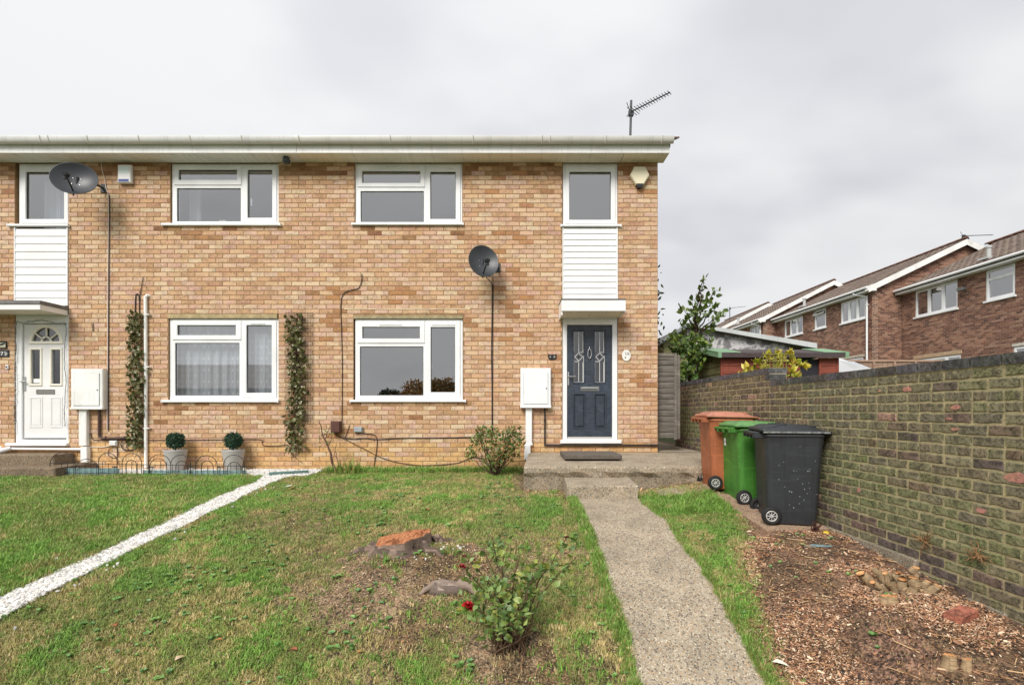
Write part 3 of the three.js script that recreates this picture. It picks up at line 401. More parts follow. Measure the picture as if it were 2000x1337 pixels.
    const half = []; for (let i = 0; i <= 16; i++) { const t = Math.PI * i / 16; half.push([cx + Math.cos(t) * 0.088, cy + Math.sin(t) * 0.088]); } const inner = []; for (let i = 0; i <= 16; i++) { const t = Math.PI * i / 16; inner.push([cx + Math.cos(t) * 0.062, cy + 0.001 + Math.sin(t) * 0.062]); } bars.push(plate(half, [inner], zd - 0.014, zd + 0.008));
    part(door, 'sunburst', bars, cream); const s = new THREE.CircleGeometry(0.24, 28, 0, Math.PI); s.translate(cx, cy, zd - 0.02); part(door, 'pane', s, glassDoor); }
  for (const q of [[52, 774.5, 78, 835], [92.5, 774.5, 117, 835]]) { const r = rect(...q); part(door, 'panel', [ring(r, 0.03, zd - 0.004, zd + 0.008, 0.007), cbox(r[0] + 0.034, r[1] - 0.034, r[2] + 0.034, r[3] - 0.034, zd - 0.004, zd + 0.006, 0.006)], dw); }
  { const r = rect(65.8, 760, 101.7, 769); part(door, 'letterbox', [ring(r, 0.014, zd, zd + 0.012, 0.003), cbox(r[0] + 0.016, r[1] - 0.016, r[2] + 0.016, r[3] - 0.016, zd, zd + 0.008, 0.002)], M('#9a9793', 0.35, { metalness: 0.6 })); }
  { const x = fx(43.2); part(door, 'handle', [cbox(x - 0.018, x + 0.018, fy(763), fy(735), zd, zd + 0.012, 0.005), rod(V(x, fy(744), zd), V(x, fy(744), zd + 0.05), 0.009), rod(V(fx(38.5), fy(744.6), zd + 0.05), V(fx(50), fy(744.4), zd + 0.05), 0.009, 0.008)], steel); }
  part(door, 'notice', cbox(fx(58), fx(72), fy(747), fy(739), zd - 0.019, zd - 0.016), M('#f3f1ea', 0.7));
  part(door, 'threshold', cbox(fx(15), fx(134.5), fy(870), fy(864.5), FZ - 0.12, FZ + 0.06, 0.006), pvc);
}
// net curtains and blinds inside the neighbouring windows
{
  const n = 512, d = new Uint8Array(n * n * 4);
  for (let j = 0; j < n; j++) for (let i = 0; i < n; i++) { const u = i / n * 4, v = j / n * 4, row = Math.floor(v), cu = (u + 0.5 * (row % 2)) % 1, cv = v % 1, spot = (Math.abs(cu - 0.5) < 0.085 && Math.abs(cv - 0.5) < 0.2 && !(Math.abs(cv - 0.5) < 0.06 && cu < 0.5)) ? 0.6 : 0, o = (j * n + i) * 4, a = 0.6 + spot + 0.08 * vnoise(i / 3, j / 3, 4); d[o] = d[o + 1] = d[o + 2] = clamp(a) * 255; d[o + 3] = 255; }
  const t = new THREE.DataTexture(d, n, n, THREE.RGBAFormat); t.wrapS = t.wrapT = THREE.RepeatWrapping; t.magFilter = THREE.LinearFilter; t.repeat.set(2.6, 2.6); t.needsUpdate = true;
  const net = new THREE.MeshStandardMaterial({ color: S('#f6f7f8'), roughness: 0.95, side: THREE.DoubleSide, transparent: true, alphaMap: t });
  const sheet = (x0, x1, y0, y1, z, folds, amp) => { const w = fx(x1) - fx(x0), h = fy(y0) - fy(y1), g = new THREE.PlaneGeometry(w, h, 140, 1), p = g.attributes.position; for (let i = 0; i < p.count; i++) { const s = (p.getX(i) / w + 0.5) * folds * 6.283; p.setZ(i, amp * (Math.sin(s) + 0.4 * Math.sin(s * 2.3 + 1))); } g.computeVertexNormals(); g.translate((fx(x0) + fx(x1)) / 2, (fy(y0) + fy(y1)) / 2, z); return g; };
  single('net_curtain', 'white spotted net curtain hanging in the ground-floor window beside the topiary pots', 'curtain', sheet(331, 541, 625, 783, FZ - 0.19, 11, 0.022), net, V(fx(435), fy(783), FZ - 0.19));
  const cloth = M('#e6e6e6', 0.9, { side: THREE.DoubleSide });
  single('curtain', 'pale curtain drawn aside in the upstairs window next to the alarm box', 'curtain', sheet(344, 366, 322, 440, FZ - 0.36, 4, 0.03), cloth, V(fx(350), fy(440), FZ - 0.36));
  single('curtain', 'pale curtain behind the window over the white door', 'curtain', sheet(48, 112, 332, 440, FZ - 0.36, 7, 0.03), M('#dfe2e8', 0.9, { side: THREE.DoubleSide }), V(fx(85), fy(440), FZ - 0.36));
  single('card_box', 'small cream box standing on the inside sill of the upstairs window', 'box', cbox(fx(416), fx(430), fy(440.8), fy(422.5), FZ - 0.24, FZ - 0.16, 0.004), M('#e9dfcd', 0.8), V(fx(423), fy(431), FZ - 0.2));
}

// ================================================================= SLABS, STEPS
{
  // raised slab before the dark door, broken along its front edge
  const r = rng(91), F = []; for (let i = 0; i <= 26; i++) { const t = i / 26, x = lerp(0.155, 3.09, t); F.push([x, 6.68 + 0.03 * (fbm(x * 4, 3, 7, 3) - 0.5) * 2, 0.762 + 0.006 * (fbm(x * 5, 9, 8, 2) - 0.5)]); }
  const top = [], idx = [], n = F.length;
  F.forEach(([x, d, y]) => top.push(V(lerp(0.28, 3.09, (x - 0.155) / 2.935), 0.805, -8.33)));
  F.forEach(([x, d, y]) => top.push(V(x, y, -d))); F.forEach(([x, d, y]) => top.push(V(x, y - 0.025, -d + 0.012))); F.forEach(([x, d, y], i) => top.push(V(x + rr(-0.01, 0.01, r), y - 0.075 + rr(-0.01, 0.01, r), -d + rr(0, 0.02, r)))); F.forEach(([x, d, y], i) => top.push(V(x + rr(-0.01, 0.01, r), y - 0.13 - 0.03 * r(), -d - rr(0, 0.05, r)))); F.forEach(([x, d]) => top.push(V(x, 0.4, -d - 0.08)));
  const f = []; for (let k = 0; k < 5; k++) for (let i = 0; i < n - 1; i++) { const a = k * n + i; f.push([a, a + n, a + n + 1, a + 1]); }
  f.push([0, 4 * n, 3 * n, 2 * n, n].reverse());
  struct('slab', poly(top, f), concrete, 'raised concrete slab before the dark blue door');
  struct('passage_floor', poly([V(2.4, 0.812, -8.32), V(3.09, 0.812, -8.32), V(3.09, 0.83, -12), V(2.4, 0.83, -12)], [[0, 1, 2, 3]]), concrete, 'concrete side passage behind the grey gate');
  const st = []; for (let i = 0; i <= 10; i++) { const x = lerp(0.655, 1.5, i / 10); st.push([x, 6.1 + 0.012 * (r() - 0.5)]); }
  const m = st.length, tv = [...st.map(([x]) => V(x + 0.03, 0.612, -6.72)), ...st.map(([x, d]) => V(x, 0.6, -d)), ...st.map(([x, d]) => V(x, 0.582, -d + 0.01)), ...st.map(([x, d]) => V(x + rr(-0.006, 0.006, r), 0.44, -d + rr(0, 0.012, r)))], tf = []; for (let k = 0; k < 3; k++) for (let i = 0; i < m - 1; i++) { const a = k * m + i; tf.push([a, a + m, a + m + 1, a + 1]); }
  tv.push(V(0.685, 0.4, -6.72), V(1.53, 0.4, -6.72)); const q = tv.length; tf.push([0, q - 2, 3 * m, 2 * m, m], [m - 1, 2 * m - 1, 3 * m - 1, 4 * m - 1, q - 1]);
  struct('step', poly(tv, tf), concrete, 'lower concrete step at the top of the path');
  single('doormat', 'worn grey rubber mat slab lying before the dark blue door', 'doormat', [cbox(0.745, 1.555, 0.80, 0.862, -7.95, -7.22, 0.008)], M('#6e655c', 0.95, { map: rep(T.mortar, 2), bumpMap: T.brickBump, bumpScale: 0.004 }), V(1.15, 0.80, -7.6));
  // the neighbour's two-tier step
  struct('step', [cbox(-9.6, -7.12, 0.4, 0.80, -8.325, -7.95, 0.012)], M('#aca192', 0.95, { map: T.aggregate, bumpMap: T.aggregateBump, bumpScale: 0.004 }), 'upper concrete step under the white door');
  struct('step', [cbox(-9.6, -6.75, 0.4, 0.64, -8.32, -7.55, 0.015)], M('#a4988a', 0.95, { map: T.aggregate, bumpMap: T.aggregateBump, bumpScale: 0.004 }), 'lower mossy step before the white door');
  // paving in the grass
  const pave = (p, th, label, hex) => { const n = p.length, top = p.map(([x, d]) => V(x, ground(x, d) + 0.016, -d)), low = top.map((q) => q.clone().setY(q.y - 0.12)), c = V(0, 0, 0); top.forEach((q) => c.addScaledVector(q, 1 / n)); const v = [...top, ...low, c], f = []; for (let i = 0; i < n; i++) { const j = (i + 1) % n; f.push([2 * n, i, j], [i, n + i, n + j, j]); } single('paving_slab', label, 'paving slab', poly(v, f), M(hex, 0.95, { map: T.aggregate, bumpMap: T.aggregateBump, bumpScale: 0.002 }), low[0]); };
  pave([[1.78, 6.2], [2.12, 6.12], [2.2, 6.5], [1.86, 6.56]], 0.05, 'pale square paving slab sunk in grass beside the front step', '#c9c4b6');
  pave([[2.16, 6.2], [2.5, 6.15], [2.55, 6.5], [2.2, 6.54]], 0.05, 'brownish paving slab by the wheels of the brown bin', '#bdae9a');
  pave([[2.44, 4.9], [3.05, 4.92], [3.04, 5.5], [2.43, 5.48]], 0.05, 'pinkish paving slab under the black bin', '#cbb5a5');
  pave([[2.42, 5.5], [3.03, 5.52], [3.03, 6.1], [2.42, 6.1]], 0.05, 'pinkish paving slab under the green bin', '#c6b0a0');
}

// ================================================================= GARDEN WALL
{
  const wx = 3.1, topN = 0.355, topF = 0.505, dStep = 6.16, base = -0.15, yW = (v) => 1.5 + v;
  const W = thing('garden_wall', 'long mossy brick boundary wall with dark coping behind the bins', 'wall', V(wx, base, -5));
  const TN = 1.5 + topN, TF = 1.5 + topF;
  const body = part(W, 'wall_core', [cbox(wx + 0.006, wx + 0.209, base, TN - 0.006, -dStep, -1.2), cbox(wx + 0.006, wx + 0.209, base, TF - 0.006, -9.7, -dStep - 0.006)], mortarOld);
  const olive = ['#958e72', '#8b8570', '#9d967a', '#978a72', '#848070', '#a39c80', '#8d816c', '#969476'].map(toward('#7b735c', 0.5)), green = ['#919866', '#999f70', '#888f64', '#a0a577', '#868d68'].map(toward('#7d7a5c', 0.6)), plum = ['#84706a', '#8f776d', '#7a6b6a', '#9a7c72', '#6f6566'].map(toward('#6e6054', 0.45)), far = ['#94816b', '#877560', '#a08c74', '#8c8069', '#7d6e5d'].map(toward('#7d6d5a', 0.45));
  const colour = (k, r) => {
    const d = -k.x, py = 800 - (k.y - 1.5) * 1000 / d, depth = k.y - ground(wx - 0.05, d), n = fbm(d * 1.1, k.y * 1.6, 808, 3);
    if (r() < 0.012) return '#b08d7e';
    if (depth < 0.24) return r() < 0.75 ? pick(plum, r) : pick(olive, r);
    if (depth < 0.75 && n + 0.25 * (1 - depth) > 0.55 && r() < 0.8) return pick(green, r);
    if (d > 5.4) return r() < 0.8 ? pick(far, r) : pick(plum, r);
    return r() < 0.87 ? pick(olive, r) : pick([...plum, ...far], r);
  };
  const place = (b) => new THREE.Matrix4().makeTranslation(wx, b.y, b.x).multiply(new THREE.Matrix4().makeRotationY(-Math.PI / 2));
  const seen = (k) => { const d = -k.x, px = 1000 + 3100 / d; return k.y < ground(wx - 0.02, d) - 0.05 || px > 2010 ? -100 : -d; };
  const header = (n) => hash(n, 5, 12) > 0.72;
  const list = [...courses(-dStep, -1.2, base, TN - 0.0, TN + 0.0 - 0.075 * 40, [], colour, seen, { seed: 31, header, loose: 2.6 }), ...courses(-9.7, -dStep, base, TF, TF - 0.075 * 42, [], colour, seen, { seed: 32, header, loose: 2.6 })];
  const isCope = (k) => (k.x > -dStep ? k.y > TN - 0.07 : k.y > TF - 0.07);
  layBricks(body, list.filter((k) => !isCope(k)), place, true, 300);
  // coping of dark blue-grey engineering bricks, full wall thickness
  const cope = ['#5c5b61', '#656269', '#545359', '#6b676a', '#5a5352', '#6d656e'], rc = rng(41), cs = sub(W, 'coping');
  const cm = cope.map((h) => M(h, 0.7, { map: T.oldBrick, bumpMap: T.brickBump, bumpScale: 0.003 }));
  for (const [d0, d1, T1] of [[1.2, dStep, TN], [dStep, 9.7, TF]]) for (let d = d1; d > d0 + 0.02; d -= 0.225) { const e = Math.max(d0, d - 0.225), j = rr(-0.002, 0.002, rc); part(cs, 'coping_brick', cbox(wx - 0.004 + j, wx + 0.219, T1 - 0.07, T1 + j, -d + 0.005, -e - 0.005, 0.004), cm[Math.floor(rc() * cm.length)]); }
  part(W, 'step_brick', [cbox(wx - 0.001, wx + 0.2, TN + 0.006, TF - 0.076, -dStep - 0.1, -dStep + 0.002, 0.003)], cm[2]);
  // spalled faces showing pink clay, and a white run of mortar
  const chip = (px, py, w, h, hex) => { const d = 3100 / (px - 1000), y = 1.5 + (800 - py) * d / 1000, r = rng(px), v = [], n = 9; for (let i = 0; i < n; i++) { const a = i / n * 6.283, k = rr(0.75, 1.15, r); v.push(V(wx - 0.0025, y + Math.sin(a) * h * k, -d + Math.cos(a) * w * k)); } return prism(v, V(0.003, 0, 0)); };
  part(W, 'spalled_patch', [chip(1772, 760, 0.05, 0.02), chip(1867, 795, 0.045, 0.018), chip(1866, 838, 0.04, 0.01), chip(1855, 817, 0.03, 0.008), chip(1719, 763, 0.02, 0.008), chip(1678, 957, 0.025, 0.02), chip(1918, 997, 0.04, 0.018), chip(1985, 933, 0.09, 0.035)], M('#c08b78', 0.95, { map: T.brick }));
  part(W, 'footing', [cbox(wx - 0.035, wx + 0.1, base, bankH(5) + 0.01, -5.1, -3.9, 0.01), cbox(wx - 0.03, wx + 0.1, base, bankH(3.6) - 0.01, -3.88, -3.2, 0.01)], M('#b1aea6', 0.95, { map: T.aggregate }));
}

// ================================================================= THINGS FIXED TO THE HOUSE FRONTS
const wz = FZ + 0.002;
function dish(label, c, rx, ry, roll, normal, arm, bracketTo, hex) {
  const t = thing('satellite_dish', label, 'satellite dish', c.clone(), 'satellite dishes on the house fronts'), n = normal.clone().normalize(), q = new THREE.Quaternion().setFromUnitVectors(V(0, 0, 1), n), rollQ = new THREE.Quaternion().setFromAxisAngle(n, roll);
  const prof = []; for (let i = 0; i <= 10; i++) { const r = i / 10; prof.push(new THREE.Vector2(r * rx, 0.09 * r * r)); } prof.push(new THREE.Vector2(rx + 0.006, 0.093), new THREE.Vector2(rx + 0.006, 0.082), new THREE.Vector2(rx - 0.01, 0.075)); for (let i = 9; i >= 0; i--) { const r = i / 10; prof.push(new THREE.Vector2(r * (rx - 0.01), 0.09 * r * r - 0.008)); }
  const g = new THREE.LatheGeometry(prof, 44); g.rotateX(Math.PI / 2); g.scale(1, ry / rx, 1); g.translate(0, 0, -0.04);
  const put = (v) => v.clone().applyQuaternion(q).applyQuaternion(rollQ).add(c);
  g.applyQuaternion(q); g.applyQuaternion(rollQ); g.translate(c.x, c.y, c.z);
  part(t, 'reflector', g, M(hex, 0.42, { map: T.grain, side: THREE.DoubleSide }));
  const foot = put(V(arm[0], -ry * 0.72, 0.02)), head = put(V(arm[1], arm[2], arm[3]));
  part(t, 'arm', [tube([put(V(arm[0] * 0.6, -ry * 0.95, -0.03)), foot, head], 0.011, 12, 8)], black);
  const hd = head.clone().sub(c).normalize(); part(t, 'receiver', [rod(head.clone().addScaledVector(hd, 0.05), head.clone().addScaledVector(hd, -0.03), 0.028, 0.032, 14), rod(head.clone().addScaledVector(hd, -0.03), head.clone().addScaledVector(hd, -0.05), 0.038, 0.036, 14), cbox(head.x - 0.02, head.x + 0.02, head.y - 0.07, head.y, head.z - 0.02, head.z + 0.02, 0.004)], black);
  const back = put(V(0, 0, -0.05)), wall = bracketTo; part(t, 'bracket', [rod(back, V(wall.x, wall.y, wall.z + 0.12), 0.02, 0.02, 10), rod(V(wall.x, wall.y, wall.z + 0.14), V(wall.x, wall.y, wall.z), 0.018, 0.018, 10), cbox(wall.x - 0.045, wall.x + 0.045, wall.y - 0.07, wall.y + 0.07, wz, wz + 0.012, 0.003), rod(V(back.x, back.y - 0.08, back.z), V(back.x, back.y + 0.08, back.z), 0.026, 0.026, 10)], M('#33363a', 0.5));
  part(t, 'bolt', [-1, 1].flatMap((s) => [-1, 1].map((k) => rod(put(V(s * 0.05, k * 0.05, -0.037)), put(V(s * 0.05, k * 0.05, -0.03)), 0.007, 0.005, 8))), steel);
  return t;
}
dish('dark oval satellite dish on the neighbouring house beside the upstairs window', at(146.5, 351.5, 7.9), 0.30, 0.27, 0.0, V(0.35, 0.25, 0.9), [0, 0, -0.13, 0.3], V(fx(202), fy(368), wz), '#33363b');
dish('round grey satellite dish between the windows and the white boarding', at(943, 512.5, 8.0), 0.235, 0.265, 0.0, V(0.3, 0.25, 0.92), [0, 0, -0.13, 0.28], V(fx(972), fy(523), wz), '#3d4044');

function alarmBox(label, c, shape) { return thing('alarm_box', label, 'alarm box', c, 'burglar alarm boxes under the eaves'); }
{
  const c = V(fx(1248), fy(349), wz), t = alarmBox('cream hexagonal alarm box with black lens near the corner of the end house', c), hex = (s, dy = 0) => [[-0.153, 0.035], [-0.085, 0.168], [0.085, 0.168], [0.153, 0.035], [0.062, -0.115], [-0.062, -0.115]].map(([x, y]) => [c.x + x * s, c.y + y * s + dy]);
  part(t, 'cover', [plate(hex(1), [], wz, wz + 0.05, 0.006), plate(hex(0.93), [], wz + 0.045, wz + 0.075, 0.012)], M('#efe6c8', 0.4, { map: T.grain }));
  part(t, 'lens', [rod(V(c.x, c.y - 0.11, wz + 0.005), V(c.x, c.y - 0.11, wz + 0.07), 0.06, 0.055, 18)], M('#2b2d33', 0.25));
  const d = V(fx(248), fy(342.5), wz), u = alarmBox('white rectangular alarm box with blue band on the neighbouring house', d);
  part(u, 'cover', [cbox(d.x - 0.108, d.x + 0.108, d.y - 0.146, d.y + 0.146, wz, wz + 0.07, 0.012)], M('#eff0ed', 0.35, { map: T.grain }));
  part(u, 'band', cbox(d.x - 0.088, d.x + 0.078, d.y - 0.13, d.y - 0.09, wz + 0.069, wz + 0.073, 0.001), M('#3f4a8f', 0.4));
  part(u, 'emblem', [cbox(d.x - 0.075, d.x + 0.07, d.y + 0.01, d.y + 0.11, wz + 0.069, wz + 0.0725, 0.001)], M('#dbe9e6', 0.4));
}
{
  const c = V(fx(568), SOF, -8.16), t = thing('security_camera', 'small dark dome camera under the eaves between the two houses', 'camera', c);
  part(t, 'mount', rod(V(c.x, SOF, c.z), V(c.x, SOF - 0.03, c.z), 0.045, 0.05, 16), M('#4c5156', 0.5)); const s = new THREE.SphereGeometry(0.062, 18, 10); s.scale(1, 0.85, 1); s.translate(c.x, SOF - 0.06, c.z); part(t, 'dome', s, M('#3c4147', 0.3)); 
}
function meterBox(label, x0, x1, y0, y1, old) {
  const c = V((fx(x0) + fx(x1)) / 2, fy(y1), wz), t = thing('meter_box', label, 'meter box', c, 'white meter boxes'), a = fx(x0), b = fx(x1), lo = fy(y1), hi = fy(y0);
  part(t, 'box', [cbox(a, b, lo, hi, wz, wz + 0.1, 0.012), cbox(a - 0.004, b + 0.004, lo - 0.004, lo + 0.03, wz + 0.06, wz + 0.115, 0.006)], old ? pvcDirty : pvc);
  part(t, 'box_door', [cbox(a + 0.055, b - 0.05, lo + 0.06, hi - 0.075, wz + 0.1, wz + 0.112, 0.004)], old ? pvcDirty : pvc);
  const k = part(t, 'lock', rod(V(b - 0.075, lo + 0.31, wz + 0.11), V(b - 0.075, lo + 0.31, wz + 0.116), 0.011, 0.011, 12), black); part(t, 'seam', ring([a + 0.05, b - 0.045, lo + 0.055, hi - 0.07], 0.005, wz + 0.098, wz + 0.102), M('#8d8d8b', 0.6));
}
meterBox('clean white meter box beside the dark blue door', 1016.4, 1075.3, 719.5, 796);
meterBox('weathered white meter box beside the white door', 147.5, 209.6, 721, 799, true);
single('conduit', 'white boxed conduit dropping from the meter box by the dark blue door', 'conduit', [cbox(fx(1026.5), fx(1039), fy(866), fy(796.6), wz, wz + 0.06, 0.008), cbox(fx(1024), fx(1036), fy(897), fy(868), wz, wz + 0.075, 0.008), cbox(fx(1025), fx(1040), fy(869), fy(865), wz, wz + 0.066, 0.004)], pvc, V(fx(1032), fy(897), wz));
single('conduit', 'white boxed conduit dropping from the meter box by the white door', 'conduit', [cbox(fx(160), fx(175), fy(870), fy(799.5), wz, wz + 0.07, 0.008), cbox(fx(164), fx(177), fy(902), fy(872), wz, wz + 0.08, 0.008)], pvcDirty, V(fx(168), fy(902), wz));
const fp = (x, y, o = 0.012) => V(fx(x), fy(y), FZ + o);
const pipeMat = M('#2a2523', 0.45), brownPipe = M('#4a3630', 0.5);
single('gas_pipe', 'black gas pipe running along the wall foot from the meter box under the dark door', 'pipe', [rod(fp(1064, 796, 0.03), fp(1064, 868.6, 0.03), 0.013), rod(fp(1062.4, 868.6, 0.03), fp(1285.5, 868.8, 0.03), 0.016), rod(fp(1064, 820, 0.03), fp(1064, 822.5, 0.03), 0.02), rod(fp(1180, 868.7, 0.03), fp(1184, 868.7, 0.03), 0.022), rod(fp(1270, 868.7, 0.03), fp(1274, 868.7, 0.03), 0.022)], pipeMat, fp(1064, 868, 0.03));
single('gas_pipe', 'brown gas pipe bending from the meter box beside the white door', 'pipe', [tube([fp(196, 799, 0.03), fp(196, 845, 0.03), fp(197.5, 853, 0.03), fp(205, 855.5, 0.03), fp(262, 854, 0.03)], 0.02, 40, 8), rod(fp(207, 855, 0.03), fp(210, 855, 0.03), 0.028), rod(fp(243, 854.5, 0.03), fp(247, 854.5, 0.03), 0.028)], brownPipe, fp(196, 850, 0.03));
single('waste_pipe', 'white waste pipe lying along the wall foot under the white door', 'pipe', [rod(fp(-20, 875, 0.05), fp(163, 876.5, 0.05), 0.021, 0.021, 10), rod(fp(10, 873.5, 0.06), fp(-4, 878, 0.14), 0.03, 0.036, 12), rod(fp(27, 874.5, 0.06), fp(12, 880.5, 0.16), 0.034, 0.042, 12)], pvc, fp(80, 876, 0.05));
single('downpipe', 'slim white pipe climbing the wall beside the leafy garland', 'pipe', [tube([fp(287, 912, 0.03), fp(286.8, 700, 0.03), fp(286.2, 590, 0.03), fp(286.2, 580, 0.034), fp(288.5, 577.5, 0.02), fp(291, 577.5, -0.02)], 0.026, 60, 10), ...[615, 717, 836].map((y) => cbox(fx(283), fx(295), fy(y + 1), fy(y - 1), FZ, FZ + 0.055, 0.002))], pvcDirty, fp(287, 912));
// cables
const cable = (label, pts, r = 0.006, mt = cableMat, o = 0.012) => single('cable', label, 'cable', tube(pts.map(([x, y, z]) => fp(x, y, z ?? o)), r, pts.length * 8, 5), mt, fp(pts[0][0], pts[0][1]));
cable('black cable looping down the wall left of the end house windows', [[707, 535, 0.0], [707, 538, 0.02], [706, 552, 0.014], [700, 563], [688, 566], [674, 571], [667, 583], [666, 610], [667, 640], [668.5, 700], [668.5, 760], [668, 822]], 0.0065);
cable('black cable hanging from the round grey dish to the bush', [[946, 540, 0.2], [951, 545, 0.1], [960, 552], [962, 560], [961, 620], [960, 690], [961, 760], [961, 842]], 0.0075);
cable('second thin cable beside the one hanging from the round dish', [[963, 538, 0.06], [963.5, 560], [962.6, 640], [962.5, 700], [962, 780], [962.5, 842]], 0.005);
cable('pale cable running down from the oval dish to the brown pipe', [[198, 318], [200, 333], [205, 350], [208, 370], [212, 380], [212.5, 430], [211.5, 520], [211, 640], [210.5, 740], [210, 835], [212, 845], [216, 848]], 0.0065, M('#d9c8c0', 0.6));
cable('dark cable beside the pale one below the oval dish', [[203, 372, 0.02], [210, 377], [214, 384], [214.2, 440], [213, 540], [212.6, 660], [212.2, 760], [211.8, 840]], 0.0055);
cable('brown cable strung along the foot of the neighbouring wall', [[178, 846], [181, 857], [195, 859], [300, 859], [400, 858.5], [505, 857.5], [512, 865], [518, 870], [545, 870], [562, 868.5], [571, 878]], 0.006, M('#4a3022', 0.6));
cable('black cable strung along the foot of the end house wall', [[655, 846], [664, 853], [690, 857], [710, 855.5], [740, 857.5], [790, 855], [850, 854.8], [928, 853]], 0.0075);
cable('slack cable drooping across the orange lower bricks', [[662, 852], [680, 860], [715, 878], [745, 893], [780, 903], [820, 908], [860, 907], [895, 903], [925, 892], [950, 897]], 0.006, M('#5a4434', 0.6));
cable('thin cable from the grey junction box down to the turf', [[709, 846], [722, 847], [733, 850], [737, 862], [734, 890], [730, 912]], 0.006);
cable('short cable with a bulb end beside the brown junction box', [[683, 829.5], [679, 842], [674, 855]], 0.005);
cable('tangle of spare cable looped on the neighbouring wall foot', [[240, 857], [236, 868], [242, 876], [256, 878], [264, 872], [258, 862], [246, 862], [238, 872], [246, 880], [262, 877], [268, 866], [256, 858], [247, 870], [256, 880], [266, 874]], 0.005);
cable('thin cable from the white junction box down into the gravel', [[226, 868], [214, 876], [212, 888], [222, 894], [230, 890], [229, 872], [230, 905]], 0.005, M('#4a3022', 0.6));
cable('white lead linking the meter conduit to a white junction box', [[176, 872], [200, 872.5], [214, 870], [218, 866]], 0.006, M('#e8e2d4', 0.6));
cable('thin aerial lead rising above the leafy garland', [[272, 600], [275, 570], [280, 541]], 0.005);
cable('paired black leads above the leafy garland', [[264, 620], [265.5, 578], [269, 574], [272, 580], [273, 620]], 0.008);
function junction(label, x0, x1, y0, y1, dep, hex) { const c = fp((x0 + x1) / 2, y1), t = thing('junction_box', label, 'junction box', c); part(t, 'box', cbox(fx(x0), fx(x1), fy(y1), fy(y0), wz, wz + dep, 0.012), M(hex, 0.5, { map: T.grain })); part(t, 'lid', cbox(fx(x0) + 0.008, fx(x1) - 0.008, fy(y1) + 0.01, fy(y0) - 0.008, wz + dep, wz + dep + 0.008, 0.003), M(hex, 0.45, { map: T.dirt })); }
junction('brown junction box low on the wall with cables below', 649.8, 668, 821.6, 844, 0.11, '#5d3b33');
junction('small grey junction box next to the brown one', 693, 709, 833, 844, 0.06, '#a3a9ae');
junction('small white junction box at the foot of the neighbouring wall', 217, 231, 860, 870, 0.05, '#e6e6e3');
single('wall_slot', 'narrow dark vertical slot in the brick beside the white door', 'wall slot', ring([fx(180.3), fx(183), fy(646), fy(632)], 0.006, wz, wz + 0.004), black, fp(181, 646));
